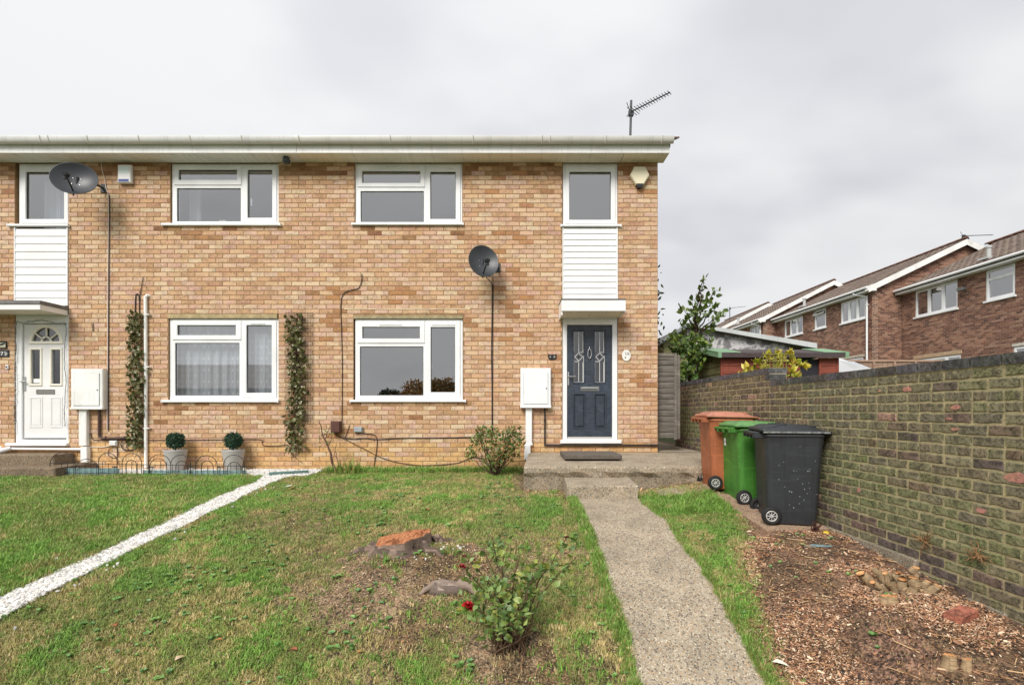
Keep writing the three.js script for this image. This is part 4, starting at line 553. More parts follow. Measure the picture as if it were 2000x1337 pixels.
{ // plaques
  const plaqueTex = (w, h, draw) => { const c = document.createElement('canvas'); c.width = w; c.height = h; draw(c.getContext('2d'), w, h); const t = new THREE.CanvasTexture(c); t.colorSpace = THREE.SRGBColorSpace; return t; };
  const face = (t, w, h, c, z, m) => { const g = new THREE.PlaneGeometry(w, h); g.translate(c.x, c.y, z); return part(t, 'face', g, m, { keepUV: true }); };
  let c = fp(1223.3, 694), t = thing('house_number_plaque', 'oval white plaque with number 19 beside the dark blue door', 'house number', c);
  const ell = []; for (let i = 0; i < 36; i++) { const a = i / 36 * 6.2832; ell.push([c.x + Math.cos(a) * 0.066, c.y + Math.sin(a) * 0.088]); }
  part(t, 'plate', plate(ell, [], wz, wz + 0.014, 0.005), M('#f1efe8', 0.25));
  const disc = new THREE.CircleGeometry(1, 36); disc.scale(0.059, 0.081, 1); disc.translate(c.x, c.y, wz + 0.0145);
  part(t, 'face', disc, new THREE.MeshStandardMaterial({ roughness: 0.25, map: plaqueTex(256, 340, (k, w, h) => { k.fillStyle = '#f4f2ec'; k.fillRect(0, 0, w, h); k.strokeStyle = '#8c8f86'; k.lineWidth = 5; k.beginPath(); k.ellipse(w / 2, h / 2, w * 0.44, h * 0.46, 0, 0, 7); k.stroke(); k.fillStyle = '#3f4248'; k.font = 'bold 150px serif'; k.textAlign = 'center'; k.fillText('19', w * 0.58, h * 0.52); for (const [x, y, q, col] of [[80, 232, 20, '#6c7a55'], [108, 250, 18, '#7d6c8c'], [92, 262, 15, '#55663f'], [122, 236, 12, '#b98a70'], [70, 252, 11, '#87905f']]) { k.fillStyle = col; k.beginPath(); k.arc(x, y, q, 0, 7); k.fill(); } }) }), { keepUV: true });
  c = fp(1078.5, 696.5); t = thing('wall_plaque', 'small black cast plaque with two scalloped eyes above the meter box', 'plaque', c);
  const cat = [[-0.065, 0.046], [-0.03, 0.03], [0, 0.04], [0.03, 0.03], [0.065, 0.046], [0.066, -0.01], [0.045, -0.042], [0, -0.05], [-0.045, -0.042], [-0.066, -0.01]].map(([x, y]) => [c.x + x, c.y + y]);
  const hole = (sx) => [[0.012, 0.004], [0.03, 0.02], [0.05, 0.018], [0.05, -0.006], [0.03, -0.02]].map(([x, y]) => [c.x + sx * x, c.y + y]);
  part(t, 'plate', plate(cat, [hole(1), hole(-1)], wz, wz + 0.014, 0.003), M('#222224', 0.4)); part(t, 'backing', cbox(c.x - 0.055, c.x + 0.055, c.y - 0.028, c.y + 0.026, wz, wz + 0.004), M('#b9b7ab', 0.5));
  c = V(fx(4), fy(690), wz); t = thing('house_number_plaque', 'black slate number plate with white flowers beside the white door', 'house number', c);
  part(t, 'plate', cbox(c.x - 0.2, c.x + 0.115, c.y - 0.058, c.y + 0.058, wz, wz + 0.014, 0.004), M('#2c2e33', 0.5));
  face(t, 0.3, 0.105, V(c.x - 0.043, c.y, 0), wz + 0.0145, new THREE.MeshStandardMaterial({ roughness: 0.5, map: plaqueTex(512, 180, (k, w, h) => { k.fillStyle = '#33363b'; k.fillRect(0, 0, w, h); k.fillStyle = '#f0efe9'; k.font = 'bold 130px sans-serif'; k.fillText('17', 235, 138); k.lineWidth = 6; k.strokeStyle = '#e6e4dc'; for (const [x, y] of [[430, 60], [468, 96], [440, 130], [90, 70], [130, 110]]) { for (let i = 0; i < 5; i++) { k.beginPath(); k.arc(x + Math.cos(i * 1.257) * 15, y + Math.sin(i * 1.257) * 15, 9, 0, 7); k.stroke(); } } }) }));
  c = V(fx(0), fy(673.5), wz); t = thing('wall_plaque', 'dark framed tile with a pale bird above the slate number plate', 'plaque', c);
  part(t, 'plate', ring([c.x - 0.115, c.x + 0.115, c.y - 0.06, c.y + 0.06], 0.018, wz, wz + 0.018, 0.004), black);
  face(t, 0.2, 0.09, c, wz + 0.006, new THREE.MeshStandardMaterial({ roughness: 0.5, map: plaqueTex(400, 180, (k, w, h) => { k.fillStyle = '#d3cdb4'; k.fillRect(0, 0, w, h); k.fillStyle = '#24262b'; k.beginPath(); k.ellipse(270, 70, 90, 34, -0.3, 0, 7); k.fill(); k.beginPath(); k.arc(345, 40, 26, 0, 7); k.fill(); k.fillStyle = '#5c6b44'; k.fillRect(60, 150, 300, 10); }) }));
  c = V(fx(14.4), fy(716.5), wz); t = thing('doorbell', 'white doorbell push on the brick beside the white door', 'doorbell', c); part(t, 'case', cbox(c.x - 0.024, c.x + 0.024, c.y - 0.032, c.y + 0.032, wz, wz + 0.02, 0.006), pvc); part(t, 'button', rod(V(c.x, c.y, wz + 0.02), V(c.x, c.y, wz + 0.026), 0.013, 0.012, 14), black);
}
{ // string of fairy lights round the white door
  const r = rng(55), p = []; const trace = [[30, 842], [28, 800], [31, 760], [29, 720], [32, 680], [31, 640], [33, 628], [45, 631], [60, 628], [80, 624.5], [100, 630], [118, 631], [128, 630], [129, 650], [126, 700], [129, 750], [126, 800], [128, 840]];
  for (let i = 0; i < trace.length - 1; i++) for (let k = 0; k < 5; k++) { const t = k / 5; p.push(fp(lerp(trace[i][0], trace[i + 1][0], t) + rr(-1, 1, r), lerp(trace[i][1], trace[i + 1][1], t) + rr(-0.8, 0.8, r), 0.004 + 0.008 * r())); }
  const t = thing('fairy_lights', 'string of unlit fairy lights draped round the white door frame', 'string lights', fp(85, 625)); part(t, 'wire', tube(p, 0.0045, p.length * 3, 5), M('#5b6468', 0.6));
  const b = []; for (let i = 0; i < p.length; i++) for (let k = 0; k < 2; k++) { const q = p[i].clone().add(V(rr(-0.025, 0.025, r), rr(-0.02, 0.02, r), 0.008)); b.push(rod(p[i], q, 0.0022, 0.0022, 4), rod(q, q.clone().add(V(rr(-0.006, 0.006, r), rr(-0.014, 0.014, r), 0.004)), 0.005, 0.003, 5)); } part(t, 'bulb', b, M('#c9d0d3', 0.3), { kind: 'stuff' });
}
function aerial(label, base, top, boomA, boomB, els, size, group) {
  const t = thing('tv_aerial', label, 'aerial', base, group), m = M('#4d4f52', 0.5, { metalness: 0.4 });
  part(t, 'mast', rod(base, top, size * 0.022, size * 0.022, 8), m); part(t, 'boom', rod(boomA, boomB, size * 0.012, size * 0.012, 6), m);
  const d = boomB.clone().sub(boomA), side = V(-d.z, 0, d.x).normalize(), e = []; for (let i = 0; i < els; i++) { const p = boomA.clone().addScaledVector(d, 0.05 + 0.93 * i / (els - 1)), l = size * (i < 2 ? 0.17 : 0.11 - 0.04 * i / els); e.push(rod(p.clone().addScaledVector(side, -l), p.clone().addScaledVector(side, l), size * 0.006, size * 0.006, 5)); }
  part(t, 'element', e, m, { kind: 'stuff' }); part(t, 'reflector', [-1, 1].map((s) => rod(boomA.clone().add(V(0, 0, 0)), boomA.clone().addScaledVector(side, 0.12 * size).add(V(0, s * 0.13 * size, 0)), size * 0.007, size * 0.007, 5)), m); part(t, 'clamp', cbox(boomA.x - 0.03 * size, boomA.x + 0.06 * size, boomA.y - 0.07 * size, boomA.y + 0.03 * size, boomA.z - 0.03 * size, boomA.z + 0.03 * size), m);
}
aerial('spiky television aerial on a mast above the end house roof', V(2.19, 6.28, -9.5), at(1233, 196, 9.5), at(1231, 219, 9.5), at(1309, 180, 8.95), 15, 1.0);

// ---- leafy garlands and wire trellis
function leafShape(L, W, fold = 0.25, droop = 0.15) { // pointed leaf along +y, base at the origin
  const pts = [[0, 0], [0.5, 0.3], [0.46, 0.62], [0, 1]], v = [V(0, 0, 0)]; const rows = [[0.3, 0.46], [0.62, 0.42]]; for (const [t, w] of rows) { const z = -droop * L * t * t; v.push(V(-w * W, t * L, z + fold * W * w), V(0, t * L, z), V(w * W, t * L, z + fold * W * w)); } v.push(V(0, L, -droop * L));
  return poly(v, [[0, 2, 1], [0, 3, 2], [1, 2, 5, 4], [2, 3, 6, 5], [4, 5, 7], [5, 6, 7]]);
}
const UPV = V(0, 1, 0);
function leafAt(g0, p, dir, roll, s, color) { const g = g0.clone(), q = new THREE.Quaternion().setFromUnitVectors(UPV, dir.clone().normalize()).multiply(new THREE.Quaternion().setFromAxisAngle(UPV, roll)); g.scale(s, s, s); g.applyQuaternion(q); g.translate(p.x, p.y, p.z); return tint(g, color); }
const rdir = (r, up = 0.2, fwd = 0) => V(rr(-1, 1, r), rr(-1, 1, r) + up, rr(-1, 1, r) + fwd).normalize();
const roundLeaf = leafShape(1, 0.95, 0.2, 0.2), ovalLeaf = leafShape(1, 0.62, 0.25, 0.2), longLeaf = leafShape(1, 0.42, 0.25, 0.3);
function garland(label, x0, x1, y0, y1, seed) {
  const r = rng(seed), t = thing('leaf_garland', label, 'garland', fp((x0 + x1) / 2, y1), 'artificial leaf garlands on the neighbouring wall'), g = [], f = [], tw = [], n = 430, cols = ['#4a4a24', '#56532c', '#3f4424', '#625b34', '#4b4226', '#6b6a40'].map(toward('#8a9450', 0.42)), pale = ['#c9c6a8', '#b7b48f', '#d6d2b8', '#a8a47c'];
  for (let i = 0; i < n; i++) { const v = i / n, y = lerp(y0, y1, v), mid = (x0 + x1) / 2 + 3 * Math.sin(v * 9 + seed), hw = (x1 - x0) / 2 * (0.75 + 0.35 * vnoise(v * 14, seed)), x = mid + rr(-1, 1, r) * hw; g.push(leafAt(roundLeaf, fp(x, y, rr(0.01, 0.1, r)), rdir(r, -0.3, 0.5), rr(0, 6.28, r), rr(0.05, 0.085, r), S(pick(cols, r)))); if (r() < 0.2) for (let k = 0; k < 4; k++) f.push(leafAt(roundLeaf, fp(x, y, 0.1), rdir(r, 0, 1.2), rr(0, 6.28, r), rr(0.03, 0.05, r), S(pick(pale, r)))); }
  for (let k = 0; k < 6; k++) { const p = []; for (let i = 0; i <= 14; i++) p.push(fp(lerp(x0 + 5, x1 - 5, r()), lerp(y0, y1 + (k === 0 ? 22 : 0), i / 14), rr(0.015, 0.06, r))); tw.push(tube(p, 0.004, 60, 4)); }
  part(t, 'stem', tw, M('#4d3a26', 0.8)); part(t, 'foliage', g, leafMat, { kind: 'stuff' }); part(t, 'blossom', f, leafMat, { kind: 'stuff' });
}
garland('leafy garland with pale flowers climbing beside the slim white pipe', 255, 286, 612, 874, 3);
garland('leafy garland with pale flowers hung on the wire trellis', 564, 599, 616, 882, 4);
{ const t = thing('wire_trellis', 'square wire mesh trellis fixed behind the leafy garland near the house boundary', 'trellis', fp(585, 828)); const g = []; for (let x = 559; x <= 612; x += 5.3) g.push(rod(fp(x, 828, 0.02), fp(x, 611, 0.02), 0.0028, 0.0028, 4)); for (let y = 611; y <= 828; y += 6.4) g.push(rod(fp(558, y, 0.024), fp(612.5, y, 0.024), 0.0028, 0.0028, 4)); part(t, 'mesh', g, M('#3d3a30', 0.6), { kind: 'stuff' }); }

// ---- topiary pots, hoop edging, planks, solar stakes
function topiary(label, px, py0) {
  const base = V((px - 1000) / 1000 * 8.12, 0.535, -8.12), t = thing('topiary_pot', label, 'potted plant', base, 'topiary balls in grey pots'), r = rng(px);
  const prof = [[0.001, 0], [0.105, 0], [0.118, 0.02], [0.165, 0.31], [0.172, 0.318], [0.172, 0.335], [0.158, 0.335], [0.15, 0.3], [0.001, 0.3]].map(([a, b]) => new THREE.Vector2(a, b));
  const pot = new THREE.LatheGeometry(prof, 32); pot.translate(base.x, base.y, base.z); part(t, 'pot', pot, M('#b6b3ae', 0.55, { map: T.grain }));
  part(t, 'stem', rod(V(base.x, base.y + 0.29, base.z), V(base.x, base.y + 0.42, base.z), 0.012), M('#4b3c2c', 0.9));
  const c = V(base.x, base.y + 0.475, base.z), core = new THREE.SphereGeometry(0.115, 16, 12); core.translate(c.x, c.y, c.z); part(t, 'core', core, M('#18301f', 0.9));
  const g = []; for (let i = 0; i < 900; i++) { const d = rdir(r, 0), p = c.clone().addScaledVector(d, rr(0.1, 0.128, r)); g.push(leafAt(ovalLeaf, p, d.clone().add(rdir(r, 0).multiplyScalar(0.7)), rr(0, 6.28, r), rr(0.02, 0.034, r), S(pick(['#2c5236', '#24452e', '#3a6a48', '#1d3826', '#4d7a5a'], r)))); } part(t, 'foliage', g, leafMat, { kind: 'stuff' });
}
topiary('topiary ball in tapered grey pot, nearer the slim white pipe', 342.5); topiary('topiary ball in tapered grey pot, nearer the trellis', 455.5);
{
  const d = 7.72, hz = -d, X = (px) => (px - 1000) / 1000 * d, Y = (py) => 1.5 + (800 - py) * d / 1000, yb = Y(935);
  const t = thing('hoop_edging', 'low black wire hoop edging along the gravel bed', 'garden edging', V(X(285), yb, hz)); const arches = [[97, 146, 883], [146, 192, 896, 1], [192, 228, 884], [238, 276, 885], [246, 266, 898], [292, 325, 895, 1], [289, 333, 887], [333, 372, 888], [343, 366, 900], [382, 424, 889], [393, 416, 900], [436, 477, 888], [444, 470, 902]], g = [];
  for (const [a, b, top, small] of arches) { const pts = [V(X(a), yb - 0.05, hz), V(X(a), Y(top) - (X(b) - X(a)) / 2, hz)], n = 8; for (let i = 1; i < n; i++) { const w = Math.PI * (1 - i / n); pts.push(V((X(a) + X(b)) / 2 + Math.cos(w) * (X(b) - X(a)) / 2, Y(top) - (X(b) - X(a)) / 2 + Math.sin(w) * (X(b) - X(a)) / 2, hz)); } pts.push(V(X(b), Y(top) - (X(b) - X(a)) / 2, hz), V(X(b), yb - 0.05, hz)); part(t, 'hoop', tube(pts, 0.0052, 44, 5), wire); }
  const up = []; for (let x = 108; x < 478; x += 11.4) up.push(rod(V(X(x), yb - 0.05, hz - 0.004), V(X(x), Y(905 + 4 * Math.sin(x)), hz - 0.004), 0.0042, 0.0042, 4)); for (const y of [907, 925]) up.push(rod(V(X(97), Y(y - 3), hz + 0.004), V(X(477), Y(y + 3), hz + 0.004), 0.0044, 0.0044, 4)); part(t, 'wire', up, wire, { kind: 'stuff' });
  const plank = (label, a, b, y0, y1, hex) => single('edging_board', label, 'board', cbox(X(a), X(b), Y(y1) - 0.03, Y(y0), hz - 0.05, hz - 0.025, 0.004), M(hex, 0.7, { map: rep(T.wood, 1) }), V(X((a + b) / 2), Y(y1) - 0.03, hz - 0.04));
  plank('pale turquoise board edging the gravel by the neighbour step', 101, 228, 914.5, 928, '#9cc0c0'); plank('pale turquoise board edging the gravel below the topiary pots', 277, 478, 918.5, 934, '#a3c3c2');
  single('edging_board', 'faded turquoise board end lying by the gravel strip near the trellis', 'board', cbox(-0.28, 0.28, -0.02, 0.03, -0.012, 0.012, 0.004).rotateY(0.5).translate(-3.42, 0.53, -7.85), M('#7ea39d', 0.8, { map: rep(T.wood, 1) }), V(-3.42, 0.51, -7.85));
  const ps = [[135, 905, 0.06], [209, 906, 0.12], [281, 912, 0.12], [358, 911, 0.2], [418, 914, 0.05], [471, 904, -0.1]]; const stake = (i) => { const [px, py, lean] = ps[i], b = V(X(px), yb - 0.04, hz - 0.12), o = thing('solar_stake_light', ['solar stake light in front of the white door steps', 'solar stake light at the end of the shorter turquoise board', 'leaning solar stake light beside the foot of the slim white pipe', 'most tilted solar stake light, beside the topiary pot nearer the white pipe', 'solar stake light between the two topiary pots', 'solar stake light before the topiary pot nearer the trellis'][i], 'garden light', b, 'solar stake lights along the gravel bed'); part(o, 'stake', rod(b, V(b.x + lean * 0.2, b.y + 0.12, b.z), 0.008, 0.012, 6), M('#8b7a63', 0.5)); part(o, 'lamp_head', cbox(b.x + lean * 0.2 - 0.022, b.x + lean * 0.2 + 0.022, b.y + 0.11, b.y + 0.2, b.z - 0.018, b.z + 0.018, 0.006), M('#d9d2c3', 0.4)); part(o, 'cap', cbox(b.x + lean * 0.2 - 0.028, b.x + lean * 0.2 + 0.028, b.y + 0.2, b.y + 0.212, b.z - 0.024, b.z + 0.024, 0.003), M('#3c3a38', 0.4)); };
  for (let i = 0; i < ps.length; i++) stake(i);
}

// ================================================================= BINS
function makeBin(name, label, hex, pos, turn, o = {}) {
  const t = thing(name, label, 'wheelie bin', V(0, 0, 0), 'wheelie bins in a row by the garden wall'), mt = M(hex, 0.5, { map: T.plastic, bumpMap: T.fine, bumpScale: 0.0008 }), rim = M(o.rim ?? hex, 0.52, { map: T.plastic });
  const rect4 = (y, x0, x1, w, rad) => { const p = [], n = 5; for (const [cx, cz, a0] of [[x1 - rad, w / 2 - rad, 0], [x0 + rad, w / 2 - rad, 1], [x0 + rad, -w / 2 + rad, 2], [x1 - rad, -w / 2 + rad, 3]]) for (let i = 0; i <= n; i++) { const a = (a0 + i / n) * Math.PI / 2; p.push(V(cx + Math.cos(a) * rad, y, cz + Math.sin(a) * rad)); } return p.reverse(); };
  const H = 0.86; // body
  part(t, 'body', loft([rect4(0.0, 0.05, 0.44, 0.46, 0.05), rect4(0.02, 0.04, 0.452, 0.48, 0.05), rect4(0.14, 0.034, 0.46, 0.495, 0.05), rect4(0.16, 0.026, 0.462, 0.5, 0.05), rect4(0.74, 0.006, 0.5, 0.54, 0.055), rect4(0.76, 0.0, 0.506, 0.55, 0.055), rect4(H - 0.03, -0.002, 0.51, 0.553, 0.055), rect4(H - 0.028, -0.018, 0.525, 0.572, 0.06), rect4(H, -0.018, 0.527, 0.574, 0.06)]), mt);
  const lid = part(t, 'lid', loft([rect4(H + 0.004, -0.045, 0.56, 0.596, 0.05), rect4(H + 0.026, -0.05, 0.566, 0.602, 0.05), rect4(H + 0.036, -0.04, 0.54, 0.575, 0.05), rect4(H + 0.04, -0.01, 0.5, 0.54, 0.06), rect4(H + 0.062, 0.02, 0.46, 0.47, 0.08), rect4(H + 0.07, 0.06, 0.42, 0.40, 0.09)].map((q) => q.map((p) => V(p.x, p.y + (p.y > H + 0.03 ? 0.05 * (0.3 - p.x) : 0.02 * (0.25 - p.x)), p.z)))), rim);
  part(lid, 'lid_rib', [[-0.15, 0.03], [0.15, 0.03], [0, 0.05]].map(([z, w]) => cbox(0.07, 0.42, H + 0.062, H + 0.078, z - w / 2, z + w / 2, 0.006).rotateZ(-0.05).translate(0, 0.015 + 0.045, 0).translate(0, -0.045, 0)), rim);
  const hd = []; hd.push(rod(V(-0.085, H - 0.005, -0.23), V(-0.085, H - 0.005, 0.23), 0.016, 0.016, 12)); for (const s of [-0.23, -0.08, 0.08, 0.23]) hd.push(cbox(-0.1, 0.02, H - 0.05, H + 0.012, s - 0.015, s + 0.015, 0.006)); part(t, 'handle', hd, mt);
  part(t, 'front_lip', cbox(0.52, 0.60, H - 0.014, H + 0.01, -0.22, 0.22, 0.008), rim);
  part(t, 'axle', rod(V(0.055, 0.087, -0.27), V(0.055, 0.087, 0.27), 0.011, 0.011, 8), steel);
  for (const s of [-1, 1]) {
    const wg = part(t, 'wheel', [(() => { const g = new THREE.TorusGeometry(0.066, 0.021, 12, 32); g.scale(1, 1, 1.25); g.translate(0.055, 0.087, s * 0.268); return g; })()], M('#1b1b1c', 0.75));
    const g = []; const z = s * 0.272; g.push((() => { const q = new THREE.TorusGeometry(0.046, 0.006, 8, 28); q.translate(0.055, 0.087, z + s * 0.012); return q; })(), rod(V(0.055, 0.087, z - s * 0.02), V(0.055, 0.087, z + s * 0.024), 0.015, 0.012, 12)); for (let i = 0; i < 8; i++) { const a = i / 8 * 6.283; g.push(rod(V(0.055, 0.087, z + s * 0.012), V(0.055 + Math.cos(a) * 0.046, 0.087 + Math.sin(a) * 0.046, z + s * 0.012), 0.0045, 0.0045, 5)); }
    part(wg, 'rim', g, M('#c2c2be', 0.4, { metalness: 0.3 })); part(wg, 'hub_disc', rod(V(0.055, 0.087, z - s * 0.012), V(0.055, 0.087, z + s * 0.002), 0.05, 0.05, 20), M('#2a2a2b', 0.8));
  }
  for (const s of [-1, 1]) part(t, 'rib', cbox(0.008, 0.03, 0.60, H - 0.03, s * 0.2 - 0.02, s * 0.2 + 0.02, 0.005), mt);
  if (o.sticker) { const c = document.createElement('canvas'); c.width = 96; c.height = 160; const k = c.getContext('2d'); k.fillStyle = '#e9edf0'; k.fillRect(0, 0, 96, 160); k.fillStyle = '#5b6066'; k.font = 'bold 74px sans-serif'; k.textAlign = 'center'; k.fillText('19', 48, 105); const tx = new THREE.CanvasTexture(c); tx.colorSpace = THREE.SRGBColorSpace; const g = new THREE.PlaneGeometry(0.052, 0.088); g.rotateY(-Math.PI / 2); g.rotateZ(0.035); g.translate(0.002, 0.69, -0.1); part(t, 'sticker', g, new THREE.MeshStandardMaterial({ map: tx, roughness: 0.5 }), { keepUV: true }); }
  if (o.scuffs) { const r = rng(17), g = []; for (let i = 0; i < 26; i++) { const y = rr(0.15, 0.8, r), w = lerp(0.2475, 0.272, y / 0.8) + 0.0005; g.push(cbox(0, rr(0.004, 0.012, r), 0, rr(0.003, 0.01, r), -0.001, 0.001).translate(rr(0.1, 0.45, r), y, w)); } part(t, 'scuff', g, M('#8c9096', 0.9), { kind: 'stuff' }); part(lid, 'lid_edge_wear', cbox(-0.02, 0.54, H + 0.004, H + 0.02, 0.3, 0.303, 0.001), M('#8f9092', 0.85, { map: T.oldBrick })); part(lid, 'lid_bow', [tube([V(-0.02, H + 0.052, 0.25), V(0.1, H + 0.066, 0.24), V(0.2, H + 0.078, 0.17), V(0.24, H + 0.082, 0.02), V(0.2, H + 0.082, -0.15)], 0.009, 30, 6)], rim); }
  t.position.copy(pos); t.rotation.y = turn; t.scale.setScalar(o.size ?? 1); t.base = t.position; return t;
}
const bg = (x, d) => V(x, ground(x, d), -d);
makeBin('wheelie_bin', 'black wheelie bin with scuffed lid, nearest to the cut shrub stump', '#34373b', V(2.57, 0.365, -5.33), -0.25, { scuffs: true, rim: '#2f3237', size: 1.05 });
makeBin('wheelie_bin', 'green wheelie bin with white number sticker between the other two bins', '#4f8e38', V(2.54, 0.43, -6.0), 0.02, { rim: '#6a9c5c', sticker: true });
makeBin('wheelie_bin', 'terracotta brown wheelie bin next to the concrete slab', '#b46a45', V(2.42, 0.535, -6.44), -0.09, { rim: '#c5836a' });

// ================================================================= GATE AND THINGS BEHIND THE WALL
{
  const d = 8.5, X = (px) => (px - 1000) * d / 1000, Y = (py) => 1.5 + (800 - py) * d / 1000, t = thing('fence_panel_gate', 'weathered grey wood slatted gate closing the side passage', 'gate', V(X(1305), Y(857), -d)), x0 = X(1279), x1 = X(1325), r = rng(61);
  let y = Y(855), tops = Y(692); const n = 15, h = (tops - y) / n; for (let i = 0; i < n; i++) { const yy = y + i * h, s = rr(-0.012, 0.012, r); part(t, 'slat', prism([V(x0, yy + s, -d + 0.015), V(x0, yy + h * 0.55, -d + 0.018), V(x0, yy + h * 1.18, -d - 0.002), V(x0, yy + h * 1.18, -d - 0.012), V(x0, yy, -d + 0.003)], V(x1 - x0 - 0.07, rr(-0.01, 0.01, r), 0)), woodGrey); }
  part(t, 'gate_frame', [cbox(x1 - 0.075, x1 - 0.03, Y(858), Y(690), -d - 0.03, -d + 0.035, 0.004), cbox(x0, x1 - 0.076, Y(696), Y(690), -d - 0.03, -d + 0.03, 0.004), cbox(x1 - 0.029, x1 + 0.03, Y(857), Y(694), -d - 0.08, -d + 0.01, 0.004)], M('#9a9186', 0.9, { map: rep(T.wood, 1.2), bumpMap: rep(T.wood, 1.2), bumpScale: 0.004 }));
}
{ // garden shed
  const z0 = -9.5, z1 = -10.75, x0 = 3.885, x1 = 6.05, eY = 2.46, rY = 2.65, gY = 0.6, zm = (z0 + z1) / 2, t = thing('garden_shed', 'small red shed with dark felt roof and green trim behind the garden wall', 'shed', V((x0 + x1) / 2, gY, zm)), red = M('#ad5a45', 0.8, { map: rep(T.wood, 1) }), old = M('#8e8a5a', 0.9, { map: rep(T.wood, 1), bumpMap: rep(T.wood, 1), bumpScale: 0.004 }), felt = M('#54494a', 0.95, { map: T.mortar }), greenM = M('#7ea07f', 0.75, { map: T.dirt });
  const n = 13, h = (eY - gY) / n; for (let i = 0; i < n; i++) { const y = gY + i * h; for (const [a, b] of [[x0, 5.35], [5.72, x1]]) part(t, 'board', prism([V(a, y, z0 - 0.02), V(a, y, z0 + 0.012), V(a, y + h - 0.003, z0 + 0.002), V(a, y + h - 0.003, z0 - 0.02)], V(b - a, 0, 0)), red); part(t, 'side_board', prism([V(x0 + 0.02, y, z1), V(x0 - 0.012, y, z1), V(x0 - 0.002, y + h - 0.003, z1), V(x0 + 0.02, y + h - 0.003, z1)], V(0, 0, z0 - z1 - 0.022)), old); }
  for (let i = 0; i < 2; i++) part(t, 'side_board', prism([V(x0 - 0.006, eY + i * 0.13, z0 - 0.03 - i * 0.3), V(x0 - 0.006, eY + i * 0.13, z1 + 0.03 + i * 0.3), V(x0 - 0.002, eY + 0.125 + i * 0.13, z1 + 0.3 + i * 0.28), V(x0 - 0.002, eY + 0.125 + i * 0.13, z0 - 0.3 - i * 0.28)], V(0.02, 0, 0)), old);
  part(t, 'doorway', cbox(5.351, 5.719, gY, eY - 0.02, z0 - 0.06, z0 - 0.03), M('#26252c', 0.8)); part(t, 'corner_post', [cbox(x0 - 0.014, x0 + 0.03, gY, eY, z0 - 0.02, z0 + 0.016, 0.003), cbox(x1 - 0.03, x1 + 0.014, gY, eY, z0 - 0.02, z0 + 0.016, 0.003), cbox(5.70, 5.73, gY, eY, z0 - 0.02, z0 + 0.016, 0.003)], red);
  part(t, 'back_wall', [cbox(x0, x1, gY, eY, z1 - 0.02, z1), cbox(x1 - 0.02, x1, gY, eY, z1 + 0.001, z0 - 0.021)], old);
  part(t, 'roof', [prism([V(x0 - 0.05, eY, z0 + 0.13), V(x0 - 0.05, eY + 0.085, z0 + 0.13), V(x0 - 0.05, rY + 0.04, zm), V(x0 - 0.05, eY + 0.04, z1 - 0.1), V(x0 - 0.05, eY, z1 - 0.1), V(x0 - 0.05, rY, zm)], V(x1 - x0 + 0.1, 0, 0))], felt);
  for (const [x, w] of [[x0 - 0.115, 0.064], [x1 + 0.051, 0.064]]) part(t, 'bargeboard', [prism([V(x, eY - 0.005, z0 + 0.15), V(x, eY + 0.1, z0 + 0.15), V(x, rY + 0.055, zm + 0.001), V(x, rY - 0.05, zm + 0.001)], V(w, 0, 0)), prism([V(x, eY - 0.005, z1 - 0.12), V(x, rY - 0.05, zm - 0.001), V(x, rY + 0.055, zm - 0.001), V(x, eY + 0.06, z1 - 0.12)], V(w, 0, 0))], greenM);
  for (const x of [x0 - 0.12, x1 - 0.32]) part(t, 'green_trim', prism([V(x, eY + 0.09, z0 + 0.12), V(x, eY + 0.1, z0 + 0.12), V(x, rY + 0.06, zm), V(x, rY + 0.045, zm)], V(0.44, 0, 0)), greenM);
}
